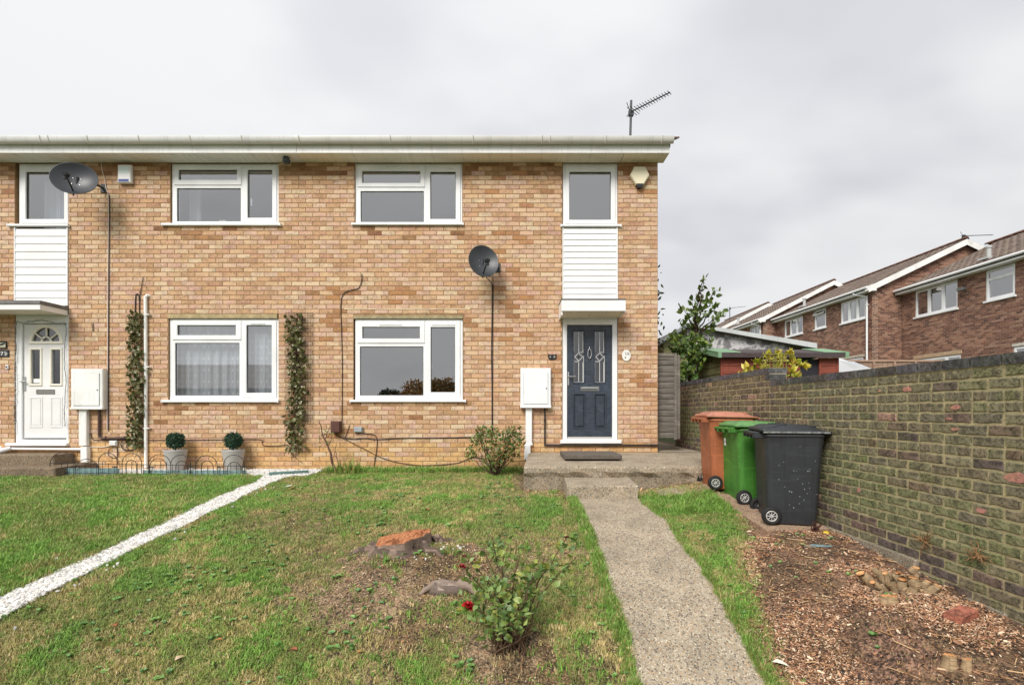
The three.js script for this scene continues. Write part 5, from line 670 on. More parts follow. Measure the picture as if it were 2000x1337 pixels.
{ // low gabled garage with mottled felt gable
  const z = -14, X = (px) => (px - 1000) * 14 / 1000, Y = (py) => 1.5 + (800 - py) * 14 / 1000, t = thing('garage', 'low garage with mottled grey gable and white roof edge behind the red shed', 'garage', V(5.5, 0.8, z));
  const L = [X(1286), Y(668)], A = [X(1342), Y(634)], Rr = [X(1588), Y(676)], we = X(1545);
  part(t, 'gable', [prism([V(A[0], 0.8, z), V(we, 0.8, z), V(we, Y(671), z), V(A[0], A[1] - 0.04, z)], V(0, 0, -0.2))], M('#cfcdcf', 0.95, { map: rep(T.felt, 0.6) }));
  part(t, 'side_wall', [prism([V(L[0] + 0.15, 0.8, z - 0.02), V(A[0] - 0.002, 0.8, z - 0.02), V(A[0] - 0.002, A[1] - 0.06, z - 0.02), V(L[0] + 0.15, L[1] - 0.02, z - 0.02)], V(0, 0, -5)), prism([V(we, 0.8, z - 0.205), V(we, 0.8, z - 5), V(we, Y(673), z - 5), V(we, Y(673), z - 0.205)], V(-0.15, 0, 0))], M('#8a8b62', 0.95, { map: T.dirt }));
  part(t, 'roof', [prism([V(A[0], A[1], z + 0.2), V(Rr[0], Rr[1] - 0.01, z + 0.2), V(Rr[0], Rr[1] - 0.1, z + 0.2), V(A[0], A[1] - 0.06, z + 0.2)].map((p) => p.setZ(z + 0.17)), V(0, 0, -5.3)), prism([V(L[0], L[1], z + 0.17), V(A[0] - 0.002, A[1], z + 0.17), V(A[0] - 0.002, A[1] - 0.1, z + 0.17), V(L[0], L[1] - 0.1, z + 0.17)], V(0, 0, -5.3))], M('#6f6a66', 0.95, { map: T.mortar }));
  part(t, 'roof_edge', [prism([V(A[0], A[1] + 0.03, z + 0.2), V(Rr[0], Rr[1] + 0.06, z + 0.2), V(Rr[0], Rr[1] - 0.08, z + 0.2), V(A[0], A[1] - 0.06, z + 0.2)], V(0, 0, -0.028))], M('#c6caca', 0.6, { map: T.dirt })); part(t, 'eave_edge', prism([V(L[0], L[1] + 0.02, z + 0.2), V(A[0] - 0.003, A[1] + 0.03, z + 0.2), V(A[0] - 0.003, A[1] - 0.06, z + 0.2), V(L[0], L[1] - 0.06, z + 0.2)], V(0, 0, -0.028)), M('#9aa0a0', 0.7, { map: T.dirt }));
  part(t, 'eave_board', cbox(we + 0.02, Rr[0] - 0.02, Rr[1] - 0.25, Rr[1] - 0.112, z - 0.02, z - 0.01), M('#8a5c3c', 0.9));
}
{ // tarpaulin, new fence
  const D = 11.2, p = (x, y, d = D) => at(x, y, d); single('tarpaulin', 'white sheet stretched in the garden beside the red shed', 'sheet', [poly([p(1637, 703), p(1668, 706, 11.0), p(1702, 719, 10.6), p(1712, 745, 10.5), p(1640, 745, 11.1), p(1655, 704, 12.4), p(1640, 699, 12.4)], [[0, 4, 3, 2, 1], [0, 1, 2, 5, 6]])], M('#dfe3e8', 0.6, { side: THREE.DoubleSide, map: T.grain }), p(1670, 745, 11));
  const d = 13.5, t = thing('wooden_fence', 'new pale pinkish wooden fence in the garden beyond the wall', 'fence', at(1750, 740, d)), pm = M('#d9b49a', 0.85, { map: rep(T.wood, 1) }); const a = at(1640, 703, d), b = at(1850, 705, d);
  part(t, 'top_rail', cbox(a.x, b.x, a.y - 0.05, a.y, -d, -d + 0.06, 0.005), pm); for (let x = a.x; x < b.x; x += 0.125) part(t, 'slat', cbox(x + 0.003, x + 0.122, a.y - 1.4, a.y - 0.052, -d + 0.005, -d + 0.025, 0.002), pm); for (let x = a.x + 0.3; x < b.x; x += 0.55) part(t, 'post', cbox(x, x + 0.05, a.y - 1.4, a.y - 0.051, -d + 0.026, -d + 0.065, 0.004), pm);
}

// ================================================================= BROWN HOUSES UP THE HILL
const brown = ['#7f5545', '#8b604d', '#6f493e', '#966c58', '#785142', '#835e50', '#654339', '#a07762', '#573b34', '#a98470'].map(toward('#86674f', 0.22));
function hillHouse(label, o) {
  const { X, dn, df, eave, rX, rY, base } = o, wid = 2 * (rX - X), t = thing('brick_house', label, 'house', V(X, base, -(dn + df) / 2)), r = rng(o.seed);
  const hole = o.windows.map((w) => [-w.d1, -w.d0, w.y0, w.y1]);
  const turnX = (g) => g.rotateY(-Math.PI / 2).translate(X, 0, 0);
  const wall = part(t, 'wall', [turnX(plate([-df, -dn, base, eave + 0.05], hole, -0.25, -0.004))], mortarBrown);
  const col = (k, q) => { const n = fbm(k.x * 0.8, k.y * 1.2, o.seed, 3); return n > 0.58 && q() < 0.5 ? pick(['#9a7059', '#a57d66'], q) : pick(brown, q); };
  layBricks(wall, courses(-df, -dn, base, eave, base, hole, col, () => 0, { seed: o.seed }), (b) => new THREE.Matrix4().makeTranslation(X, b.y, b.x).multiply(new THREE.Matrix4().makeRotationY(-Math.PI / 2)), false, 0);
  const gp = [[X + 0.004, base], [X + wid, base], [X + wid, eave], [rX, rY - 0.16], [X + 0.004, eave + 0.02]];
  const gable = part(t, 'gable_wall', [plate(gp, [], -dn - 0.3, -dn - 0.004)], mortarBrown);
  const slope = (rY - 0.16 - eave) / (rX - X), gl = courses(X, Math.min(X + wid, X + 8), base, rY - 0.25, base, [], col, () => 0, { seed: o.seed + 1 }).filter((k) => k.y + 0.04 < eave + slope * (rX - X - Math.abs(k.x - rX) - k.w / 2 - 0.02) && (o.gableTo === undefined || k.x < o.gableTo || k.y > eave - 1.5));
  layBricks(gable, gl, (b) => new THREE.Matrix4().makeTranslation(b.x, b.y, -dn), false, 0);
  part(t, 'back_wall', [cbox(X + wid - 0.25, X + wid - 0.002, base, eave, -df + 0.001, -dn - 0.302), plate([[X + 0.26, base], [X + wid, base], [X + wid, eave], [rX, rY - 0.16], [X + 0.26, eave]], [], -df, -df + 0.24), cbox(X + 0.256, X + wid - 0.26, eave - 0.2, eave - 0.05, -df + 0.25, -dn - 0.31), cbox(X + 3.8, X + 3.9, base, eave - 0.21, -df + 0.25, -dn - 0.31)], M('#b9aea0', 0.9));
  // roof slopes with interlocking tiles, ridge, barge boards, gutter
  const oh = 0.32, e = V(X - oh, eave + 0.02, 0), sl = (rY - e.y) / (rX - e.x), len = Math.hypot(rX - e.x, rY - e.y), d0 = dn - 0.22, ux = V(rX - e.x, rY - e.y, 0).normalize(), up = V(-ux.y, ux.x, 0);
  const roof = part(t, 'roof', [prism([V(e.x, e.y - 0.02, -d0), V(rX, rY - 0.03, -d0), V(X + wid + oh, e.y - 0.02, -d0), V(X + wid + oh, e.y - 0.12, -d0), V(rX, rY - 0.14, -d0), V(e.x, e.y - 0.1, -d0)], V(0, 0, -(df - d0)))], M('#5f4a40', 0.95));
  const tile = (() => { const w = 0.305, h = 0.4, f = []; const prof = [[0, 0], [0.05, 0.012], [0.11, 0.03], [0.17, 0.012], [0.22, 0], [w - 0.004, 0]]; const v = []; for (const [s, lift] of [[0, 0.035], [h, 0.008]]) for (const [z, y] of prof) v.push(V(0, 0, 0).addScaledVector(ux, s).addScaledVector(up, y + lift).add(V(0, 0, -z))); for (const [z, y] of prof) v.push(V(0, 0, 0).addScaledVector(up, y + 0.012).add(V(0, 0, -z))); const n = prof.length; for (let i = 0; i < n - 1; i++) f.push([i, i + 1, n + i + 1, n + i], [2 * n + i, 2 * n + i + 1, i + 1, i]); return prep(poly(v, f)); })();
  const tcols = ['#7d695b', '#735f52', '#887464', '#6b584b', '#907d6e', '#786456'].map(toward('#6f655b', 0.5)), all = [], rows = Math.floor(len / 0.335), cols = Math.floor((df - d0) / 0.3);
  for (let i = 0; i < rows; i++) for (let j = 0; j < cols; j++) all.push([e.clone().addScaledVector(ux, i * 0.335).setZ(-d0 - j * 0.3), pick(tcols, r)]);
  all.sort((a, b) => b[0].z - a[0].z); const rest = [], mats = new Map(tcols.map((h) => [h, M(h, 0.95, { map: T.brick })]));
  all.forEach(([p, h], i) => { if (o.tileParts && i >= (o.skipTiles ?? 0) && i < (o.skipTiles ?? 0) + 300) { const m = shade(new THREE.Mesh(tile, mats.get(h))); m.name = numbered('roof_tile'); m.position.copy(p).sub(t.base); roof.add(m); } else rest.push(tint(tile.clone().translate(p.x, p.y, p.z), S(h))); });
  part(roof, 'roof_tiling', rest, new THREE.MeshStandardMaterial({ vertexColors: true, roughness: 0.95, map: T.brick }), { kind: 'stuff' });
  const rd = []; for (let d = d0; d < df - 0.1; d += 0.45) rd.push(loft([0, 1].map((k) => [[-0.13, -0.02], [-0.09, 0.06], [0, 0.1], [0.09, 0.06], [0.13, -0.02], [0, 0.02]].map(([x, y]) => V(rX + x, rY + y + 0.03, -d - k * 0.44))))); part(roof, 'ridge_tile', rd, M('#7a5848', 0.9, { map: T.brick }));
  const bb = (x0, y0, x1, y1, w, z) => prism([V(x0, y0, z), V(x1, y1, z), V(x1, y1 - w, z), V(x0, y0 - w, z)], V(0, 0, -0.025));
  part(t, 'bargeboard', [bb(e.x, e.y + 0.02, rX - 0.001, rY + 0.0, 0.26, -d0 + 0.026), bb(rX + 0.001, rY, X + wid + oh, e.y + 0.02, 0.26, -d0 + 0.026), prism([V(e.x - 0.05, e.y + 0.04, -d0 + 0.03), V(e.x + 0.3, e.y + 0.16, -d0 + 0.03), V(e.x + 0.34, e.y - 0.17, -d0 + 0.03), V(e.x - 0.05, e.y - 0.17, -d0 + 0.03)], V(0, 0, -0.2))], pvcDirty);
  part(t, 'fascia', [cbox(e.x, e.x + 0.025, e.y - 0.17, e.y, -df, -d0 - 0.2), cbox(e.x + 0.026, X - 0.001, e.y - 0.165, e.y - 0.15, -df, -d0 - 0.2)], pvcDirty);
  part(t, 'gutter', [rod(V(e.x - 0.05, e.y - 0.01, -d0 - 0.02), V(e.x - 0.05, e.y - 0.01, -df), 0.055, 0.055, 12)], pvc);
  for (const w of o.windows) {
    const g = sub(t, 'window'), fr = [], F = [-w.d1, -w.d0, w.y0, w.y1], n = w.n, cw = (w.d1 - w.d0) / n, panes = [];
    if (n > 1) for (let i = 0; i < n; i++) panes.push([F[0] + cw * i + 0.075, F[0] + cw * (i + 1) - 0.075, w.y0 + 0.085, w.y1 - 0.085]); else panes.push([F[0] + 0.1, F[1] - 0.1, w.y0 + 0.1, w.y0 + (w.y1 - w.y0) * 0.64], [F[0] + 0.1, F[1] - 0.1, w.y0 + (w.y1 - w.y0) * 0.74, w.y1 - 0.09]);
    part(g, 'frame', turnX(plate(F, panes, -0.09, -0.02, 0.008)), pvc);
    panes.forEach((p, i) => { if (w.open && i === 1) return; const q = new THREE.PlaneGeometry(p[1] - p[0], p[3] - p[2]).translate((p[0] + p[1]) / 2, (p[2] + p[3]) / 2, -0.05); part(g, 'pane', turnX(q), glass); });
    if (w.open) { const p = panes[1], q = ring([p[0] - 0.05, p[1] + 0.05, p[2] - p[3] - 0.05, 0.05], 0.06, -0.02, 0.02, 0.006).rotateX(-0.5).translate(0, p[3], 0.02); part(g, 'sash', turnX(q), pvc); const gl = new THREE.PlaneGeometry(p[1] - p[0], p[3] - p[2]).translate((p[0] + p[1]) / 2, -(p[3] - p[2]) / 2, 0).rotateX(-0.5).translate(0, p[3], 0.02); part(g, 'pane', turnX(gl), glass); }
    part(g, 'sill', turnX(cbox(F[0] - 0.06, F[1] + 0.06, w.y0 - 0.07, w.y0, -0.05, 0.06, 0.008)), pvc);
    if (w.curtain) part(g, 'curtain', turnX(cbox(F[0] + 0.08, F[0] + 0.08 + (F[1] - F[0]) * w.curtain, w.y0 + 0.05, w.y1 - 0.05, -0.34, -0.3, 0.005)), M('#dcdcd8', 0.9));
  }
  for (const l of o.lintels ?? []) part(t, 'lintel', turnX(cbox(-l[1], -l[0], l[2], l[3], -0.05, 0.01, 0.003)), M(l[4] ?? '#c0a58a', 0.9, { map: T.mortar }));
  if (o.pipe) { const p = []; const d = o.pipe; p.push(V(e.x - 0.03, e.y - 0.06, -d - 0.5), V(e.x - 0.03, e.y - 0.14, -d - 0.46), V(X - 0.08, e.y - 0.36, -d), V(X - 0.07, e.y - 0.6, -d), V(X - 0.07, base + 0.1, -d)); part(t, 'drainpipe', [tube(p, 0.04, 60, 10), cbox(X - 0.12, X - 0.001, e.y - 0.72, e.y - 0.68, -d - 0.05, -d + 0.05)], pvc); }
  if (o.flue) { const [d, s] = o.flue, p = e.clone().addScaledVector(ux, s).setZ(-d); part(roof, 'flue', [rod(p, p.clone().add(V(0, 0.42, 0)), 0.075, 0.075, 14), rod(p.clone().add(V(0, 0.42, 0)), p.clone().add(V(0, 0.5, 0)), 0.1, 0.1, 14), cbox(p.x - 0.25, p.x + 0.2, p.y - 0.02, p.y + 0.06, p.z - 0.2, p.z + 0.2)], M('#b4b6b4', 0.6)); }
  return t;
}
hillHouse('brown brick house with three-pane and two-pane upstairs windows, nearest up the hill', { X: 17.5, dn: 13.6, df: 22.95, eave: 6.78, rX: 21.6, rY: 8.98, base: 1.6, seed: 71, tileParts: true, skipTiles: 40, flue: [19.15, 0.75], windows: [{ d0: 20.1, d1: 22.2, y0: 5.5, y1: 6.62, n: 3 }, { d0: 17.8, d1: 18.9, y0: 5.5, y1: 6.62, n: 1 }, { d0: 19.95, d1: 22.0, y0: 2.6, y1: 3.66, n: 3 }, { d0: 16.2, d1: 17.85, y0: 2.6, y1: 3.68, n: 2 }], lintels: [[19.9, 22.3, 3.69, 3.84, '#c9ac8c'], [16.1, 17.9, 3.70, 3.8, '#d8d4c9']] });
hillHouse('brown brick house with white drainpipe and an opened bathroom window', { X: 16.2, dn: 23.0, df: 31.3, eave: 6.95, rX: 20.25, rY: 9.1, base: 1.6, seed: 73, gableTo: 17.7, pipe: 23.25, flue: [29.2, 0.9], windows: [{ d0: 23.45, d1: 25.2, y0: 5.72, y1: 6.74, n: 3, curtain: 0.25 }, { d0: 26.4, d1: 27.4, y0: 5.78, y1: 6.78, n: 1, open: true }, { d0: 28.5, d1: 30.4, y0: 5.78, y1: 6.76, n: 3, curtain: 0.3 }, { d0: 23.6, d1: 25.4, y0: 2.8, y1: 3.94, n: 2 }], lintels: [[23.5, 25.5, 3.96, 4.06, '#cfc6b4']] });
hillHouse('brown brick house further up the hill, half hidden by the garage roof', { X: 15.4, dn: 31.35, df: 38.2, eave: 7.0, rX: 19.6, rY: 9.36, base: 1.7, seed: 75, gableTo: 16.6, pipe: 31.6, windows: [{ d0: 31.9, d1: 33.1, y0: 5.8, y1: 6.85, n: 2, curtain: 0.6 }, { d0: 35.5, d1: 37.2, y0: 5.8, y1: 6.85, n: 3 }], flue: [36.5, 1.2] });
hillHouse('farthest brown brick house, only its gable and roof showing', { X: 14.9, dn: 38.25, df: 45.5, eave: 7.1, rX: 19.05, rY: 9.42, base: 1.7, seed: 77, gableTo: 16.2, windows: [{ d0: 40, d1: 42, y0: 5.8, y1: 6.85, n: 3 }] });
{ const p = V(17.5, 1.5 + 0.2355 * 19.7, -19.7), t = thing('floodlight', 'small grey floodlight on the brown house between its two upstairs windows', 'light fitting', p); part(t, 'lamp_housing', cbox(p.x - 0.28, p.x - 0.1, p.y - 0.06, p.y + 0.06, p.z - 0.14, p.z + 0.14, 0.02), M('#5d5d5b', 0.5)); part(t, 'arm', rod(V(p.x, p.y - 0.08, p.z), V(p.x - 0.15, p.y, p.z), 0.03), M('#6d6d6a', 0.5)); }
aerial('long thin television aerial on the ridge of the house with the white drainpipe', V(20.2, 9.05, -22.9), V(20.2, 9.32, -22.9), V(20.2, 9.28, -22.9), at(1939, 458.5, 21.7), 9, 1.3);
aerial('small distant television aerial above the farthest brown house', V(16.6, 8.2, -39), V(16.6, 9.27, -39), V(16.6, 9.24, -39), at(1457, 598, 38.6), 5, 1.3);

// ================================================================= SHRUBS AND TREES
function branchy(p, q, r0, r1, r, wob = 0.05) { const pts = [p.clone()]; for (let i = 1; i < 5; i++) pts.push(p.clone().lerp(q, i / 5).add(V(rr(-wob, wob, r), rr(-wob, wob, r), rr(-wob, wob, r)))); pts.push(q.clone()); const g = tube(pts, 1, 16, 6), pos = g.attributes.position, c = new THREE.CatmullRomCurve3(pts, false, 'catmullrom', 0.4); for (let i = 0; i < pos.count; i++) { const k = Math.floor(i / 7) / 16, m = c.getPointAt(clamp(k)), rad = lerp(r0, r1, k); const v = V(pos.getX(i), pos.getY(i), pos.getZ(i)).sub(m).multiplyScalar(rad).add(m); pos.setXYZ(i, v.x, v.y, v.z); } g.computeVertexNormals(); return g; }
const bark = M('#5b4836', 0.95, { map: T.wood, bumpMap: T.wood, bumpScale: 0.004 }), twig = M('#4c3a2b', 0.9);
{ // tall shrub with large leaves beside the gate
  const d = 10.2, b = V(3.5, 0.75, -d), t = thing('shrub_tree', 'young large-leaved tree growing above the garden wall by the gate', 'tree', b), r = rng(101), P = (x, y, dz = 0) => at(x, y, d + dz), tr = [], g = [], cols = ['#4f6a22', '#5c7729', '#3f5720', '#6d8430', '#46601f'].map(toward('#8aa04a', 0.3)), low = ['#47662a', '#58782f', '#365224', '#6f8a33', '#8a9a3a'].map(toward('#86a04e', 0.25));
  tr.push(branchy(b, P(1352, 700), 0.05, 0.04, r), branchy(P(1352, 700), P(1362, 640), 0.04, 0.03, r), branchy(P(1362, 640), P(1374, 546), 0.03, 0.008, r));
  const tips = [[1374, 546, 0], [1366, 570, 0.1], [1402, 566, 0.2], [1352, 590, -0.2], [1417, 605, 0.3], [1334, 602, -0.3], [1408, 618, -0.2], [1328, 632, 0.2], [1345, 618, 0.4], [1392, 636, 0.1], [1385, 585, -0.4], [1370, 606, -0.3], [1360, 626, 0.2], [1398, 598, -0.1]];
  for (const [x, y, dz] of tips) { const s = P(1362 + (x - 1362) * 0.12, Math.min(650, y + 40)), e = P(x, y, dz); tr.push(branchy(s, e, 0.016, 0.004, r, 0.03)); for (let i = 0; i < 15; i++) { const k = rr(0.35, 1.03, r), p = s.clone().lerp(e, k).add(V(rr(-0.06, 0.06, r), rr(-0.05, 0.05, r), rr(-0.06, 0.06, r))), out = e.clone().sub(s).normalize().multiplyScalar(0.5).add(rdir(r, 0.1)); g.push(leafAt(ovalLeaf, p, out, rr(0, 6.28, r), rr(0.09, 0.15, r), S(pick(cols, r)))); } }
  for (const [x, y, rx, ry, n] of [[1345, 690, 34, 42, 330], [1338, 742, 26, 34, 200], [1365, 672, 26, 32, 130], [1318, 668, 16, 22, 60]]) for (let i = 0; i < n; i++) { const a = rr(0, 6.28, r), k = Math.sqrt(r()), p = P(x + Math.cos(a) * k * rx, y + Math.sin(a) * k * ry, rr(-0.35, 0.35, r)); if (p.y < 1.6 && p.x < 3.34) continue; g.push(leafAt(ovalLeaf, p, rdir(r, -0.2, 0.4), rr(0, 6.28, r), rr(0.08, 0.14, r), S(pick(low, r)))); }
  part(t, 'trunk', tr, bark); part(t, 'foliage', g, leafMat, { kind: 'stuff' });
}
{ // tree showing past the corner of the house
  const d = 11.5, b = V(2.95, 0.8, -d), t = thing('shrub_tree', 'slender tree behind the end house, its leaves peeping past the brick corner', 'tree', b), r = rng(103), g = [], tr = [branchy(b, V(2.95, 4.8, -d), 0.05, 0.01, r)];
  for (let i = 0; i < 420; i++) { const y = rr(1.9, 4.9, r), w = 0.5 * (1 - Math.pow((y - 3.0) / 2.4, 2) * 0.6), a = rr(0, 6.28, r), k = Math.sqrt(r()); g.push(leafAt(longLeaf, V(2.93 + Math.cos(a) * w * k, y, -d + Math.sin(a) * w * k), rdir(r, -0.5), rr(0, 6.28, r), rr(0.09, 0.14, r), S(pick(['#3f5224', '#4d6129', '#34461f', '#5c6d2f'], r)))); }
  part(t, 'trunk', tr, bark); part(t, 'foliage', g, leafMat, { kind: 'stuff' });
}
{ // spotted laurel
  const d = 8.9, b = V(4.3, 0.75, -d), t = thing('laurel_shrub', 'yellow-leaved laurel shrub over the garden wall before the red shed', 'shrub', b), r = rng(105), P = (x, y, dz = 0) => at(x, y, d + dz), cols = ['#d3cc4c', '#c7c33e', '#e0d766', '#b5ba3c', '#d9c24e', '#98a736', '#cfae4a'].map(toward('#e2dc6c', 0.35)), st = [], shapes = [ovalLeaf, leafShape(1, 0.5, 0.3, 0.35), leafShape(1, 0.66, 0.15, 0.1)].map((g) => prep(g.clone())), mats = cols.map((h) => new THREE.MeshPhysicalMaterial({ color: S(h), roughness: 0.42, side: THREE.DoubleSide, transmission: 0.2, thickness: 0, map: T.leaf }));
  for (const [x, y, n] of [[1446, 735, 8], [1460, 722, 12], [1474, 710, 12], [1489, 722, 12], [1500, 700, 14], [1498, 725, 12], [1514, 692, 12], [1530, 700, 14], [1520, 716, 12], [1543, 694, 12], [1553, 710, 16], [1566, 716, 12], [1546, 728, 14], [1553, 740, 12], [1535, 735, 10]]) {
    const c = P(x, y, rr(-0.2, 0.2, r)); st.push(branchy(V(b.x + (c.x - b.x) * 0.3, b.y, b.z), c, 0.012, 0.006, r));
    for (let i = 0; i < n; i++) { const m = shade(new THREE.Mesh(shapes[i % 3], mats[Math.floor(r() * mats.length)])); m.name = numbered('leaf'); const dir = rdir(r, 0.35, 0.35); m.position.copy(c).addScaledVector(dir, 0.01).sub(b); m.quaternion.setFromUnitVectors(UPV, dir).multiply(new THREE.Quaternion().setFromAxisAngle(UPV, rr(0, 6.28, r))); m.scale.setScalar(rr(0.1, 0.17, r)); t.add(m); }
  }
  part(t, 'stem', st, twig);
  const q = thing('trellis_panel', 'small weathered wooden trellis panel among the yellow laurel leaves', 'trellis', V(4.55, 2.1, -8.62)), X = (px) => (px - 1000) * 8.62 / 1000, Y = (py) => 1.5 + (800 - py) * 8.62 / 1000, w = M('#a39a4f', 0.9, { map: rep(T.wood, 2) });
  for (let x = 1490; x <= 1536; x += 6.4) part(q, 'lath', cbox(X(x), X(x) + 0.016, Y(728), Y(690), -8.62, -8.608, 0.002), w); for (const y of [691, 705, 718]) part(q, 'rail', cbox(X(1487), X(1538), Y(y + 1.6), Y(y), -8.606, -8.59, 0.002), w); part(q, 'post', cbox(X(1512), X(1512) + 0.04, 0.7, Y(690), -8.66, -8.622, 0.003), w);
}
function smallBush(name, label, base, cl, cols, L, seed, stems) {
  const t = thing(name, label, 'shrub', base), r = rng(seed), g = [], st = [];
  for (const [c, rad, n] of cl) for (let i = 0; i < n; i++) { const p = c.clone().addScaledVector(rdir(r), rad * Math.pow(r(), 0.45)); p.z = Math.max(p.z, FZ + 0.06); g.push(leafAt(ovalLeaf, p, rdir(r, 0.3, 0.4), rr(0, 6.28, r), rr(L * 0.7, L * 1.2, r), S(pick(cols, r)))); }
  for (const [c] of cl) for (let k = 0; k < (stems ?? 3); k++) st.push(branchy(base.clone().add(V(rr(-0.05, 0.05, r), 0, rr(-0.04, 0.04, r))), c.clone().add(V(rr(-0.1, 0.1, r), rr(0, 0.12, r), rr(-0.08, 0.08, r))), 0.009, 0.003, r, 0.03));
  part(t, 'stem', st, twig); part(t, 'foliage', g, leafMat, { kind: 'stuff' }); return t;
}
{ const d = 7.85, P = (x, y, dz = 0) => at(x, y, d + dz); smallBush('bush', 'leafy green bush against the orange wall foot beside the front slab', V((965 - 1000) * d / 1000, ground(-0.27, d) - 0.02, -d), [[P(950, 855), 0.2, 190], [P(985, 862, -0.1), 0.24, 230], [P(1005, 850), 0.16, 110], [P(965, 895, -0.15), 0.2, 170], [P(920, 888), 0.13, 80], [P(1000, 885), 0.17, 110], [P(940, 845), 0.12, 50], [P(1010, 868, -0.1), 0.14, 70], [P(930, 865), 0.12, 50]], ['#5d7a34', '#6d8c40', '#486328', '#84a052', '#8f7f45', '#58702f', '#a58c5a'], 0.052, 111); }
{ const d = 7.95, P = (x, y, dz = 0) => at(x, y, d + dz), b = V((657 - 1000) * d / 1000, ground(-2.7, d) - 0.03, -d), t = thing('bare_shrub', 'bare woody stems of a cut shrub below the brown junction box', 'shrub', b), r = rng(113), st = [branchy(b, P(641, 874), 0.022, 0.016, r, 0.02), branchy(P(641, 874), P(622, 823), 0.014, 0.007, r, 0.015), branchy(P(634, 858), P(645, 832), 0.008, 0.004, r, 0.01), branchy(P(641, 876), P(648, 850), 0.009, 0.005, r, 0.01), branchy(P(648, 850), P(649, 828), 0.005, 0.003, r, 0.01), branchy(P(652, 893), P(657, 866), 0.006, 0.004, r, 0.01), branchy(P(660, 908), P(676, 918), 0.012, 0.008, r, 0.01), branchy(P(660, 905), P(655, 880), 0.007, 0.004, r, 0.01)], g = [];
  for (let i = 0; i < 34; i++) g.push(leafAt(ovalLeaf, P(rr(622, 650, r), rr(838, 872, r)), rdir(r, 0.2, 0.3), rr(0, 6.28, r), rr(0.03, 0.05, r), S(pick(['#6f8a3a', '#8a8f45', '#5b7031'], r)))); part(t, 'stem', st, M('#6a4f40', 0.9)); part(t, 'foliage', g, leafMat, { kind: 'stuff' });
  const gt = thing('grass_clump', 'tall tuft of bright iris-like leaves at the wall foot', 'plant', V((680 - 1000) * 7.9 / 1000, ground(-2.5, 7.9), -7.9)), bl = []; for (let i = 0; i < 70; i++) { const p = V(gt.position.x + (i % 3 ? 0.06 : -0.1) + rr(-0.09, 0.09, r), gt.position.y - 0.01, -7.9 + rr(-0.06, 0.06, r)), h = rr(0.14, 0.32, r), lean = V(rr(-0.35, 0.35, r), 1, rr(-0.3, 0.3, r)); bl.push(leafAt(leafShape(1, 0.07, 0.3, 0.15), p, lean, rr(0, 6.28, r), h, S(pick(['#8aa64a', '#a2b85c', '#6f8f3a', '#b8b268'], r)))); } part(gt, 'blade', bl, leafMat, { kind: 'stuff' });
}
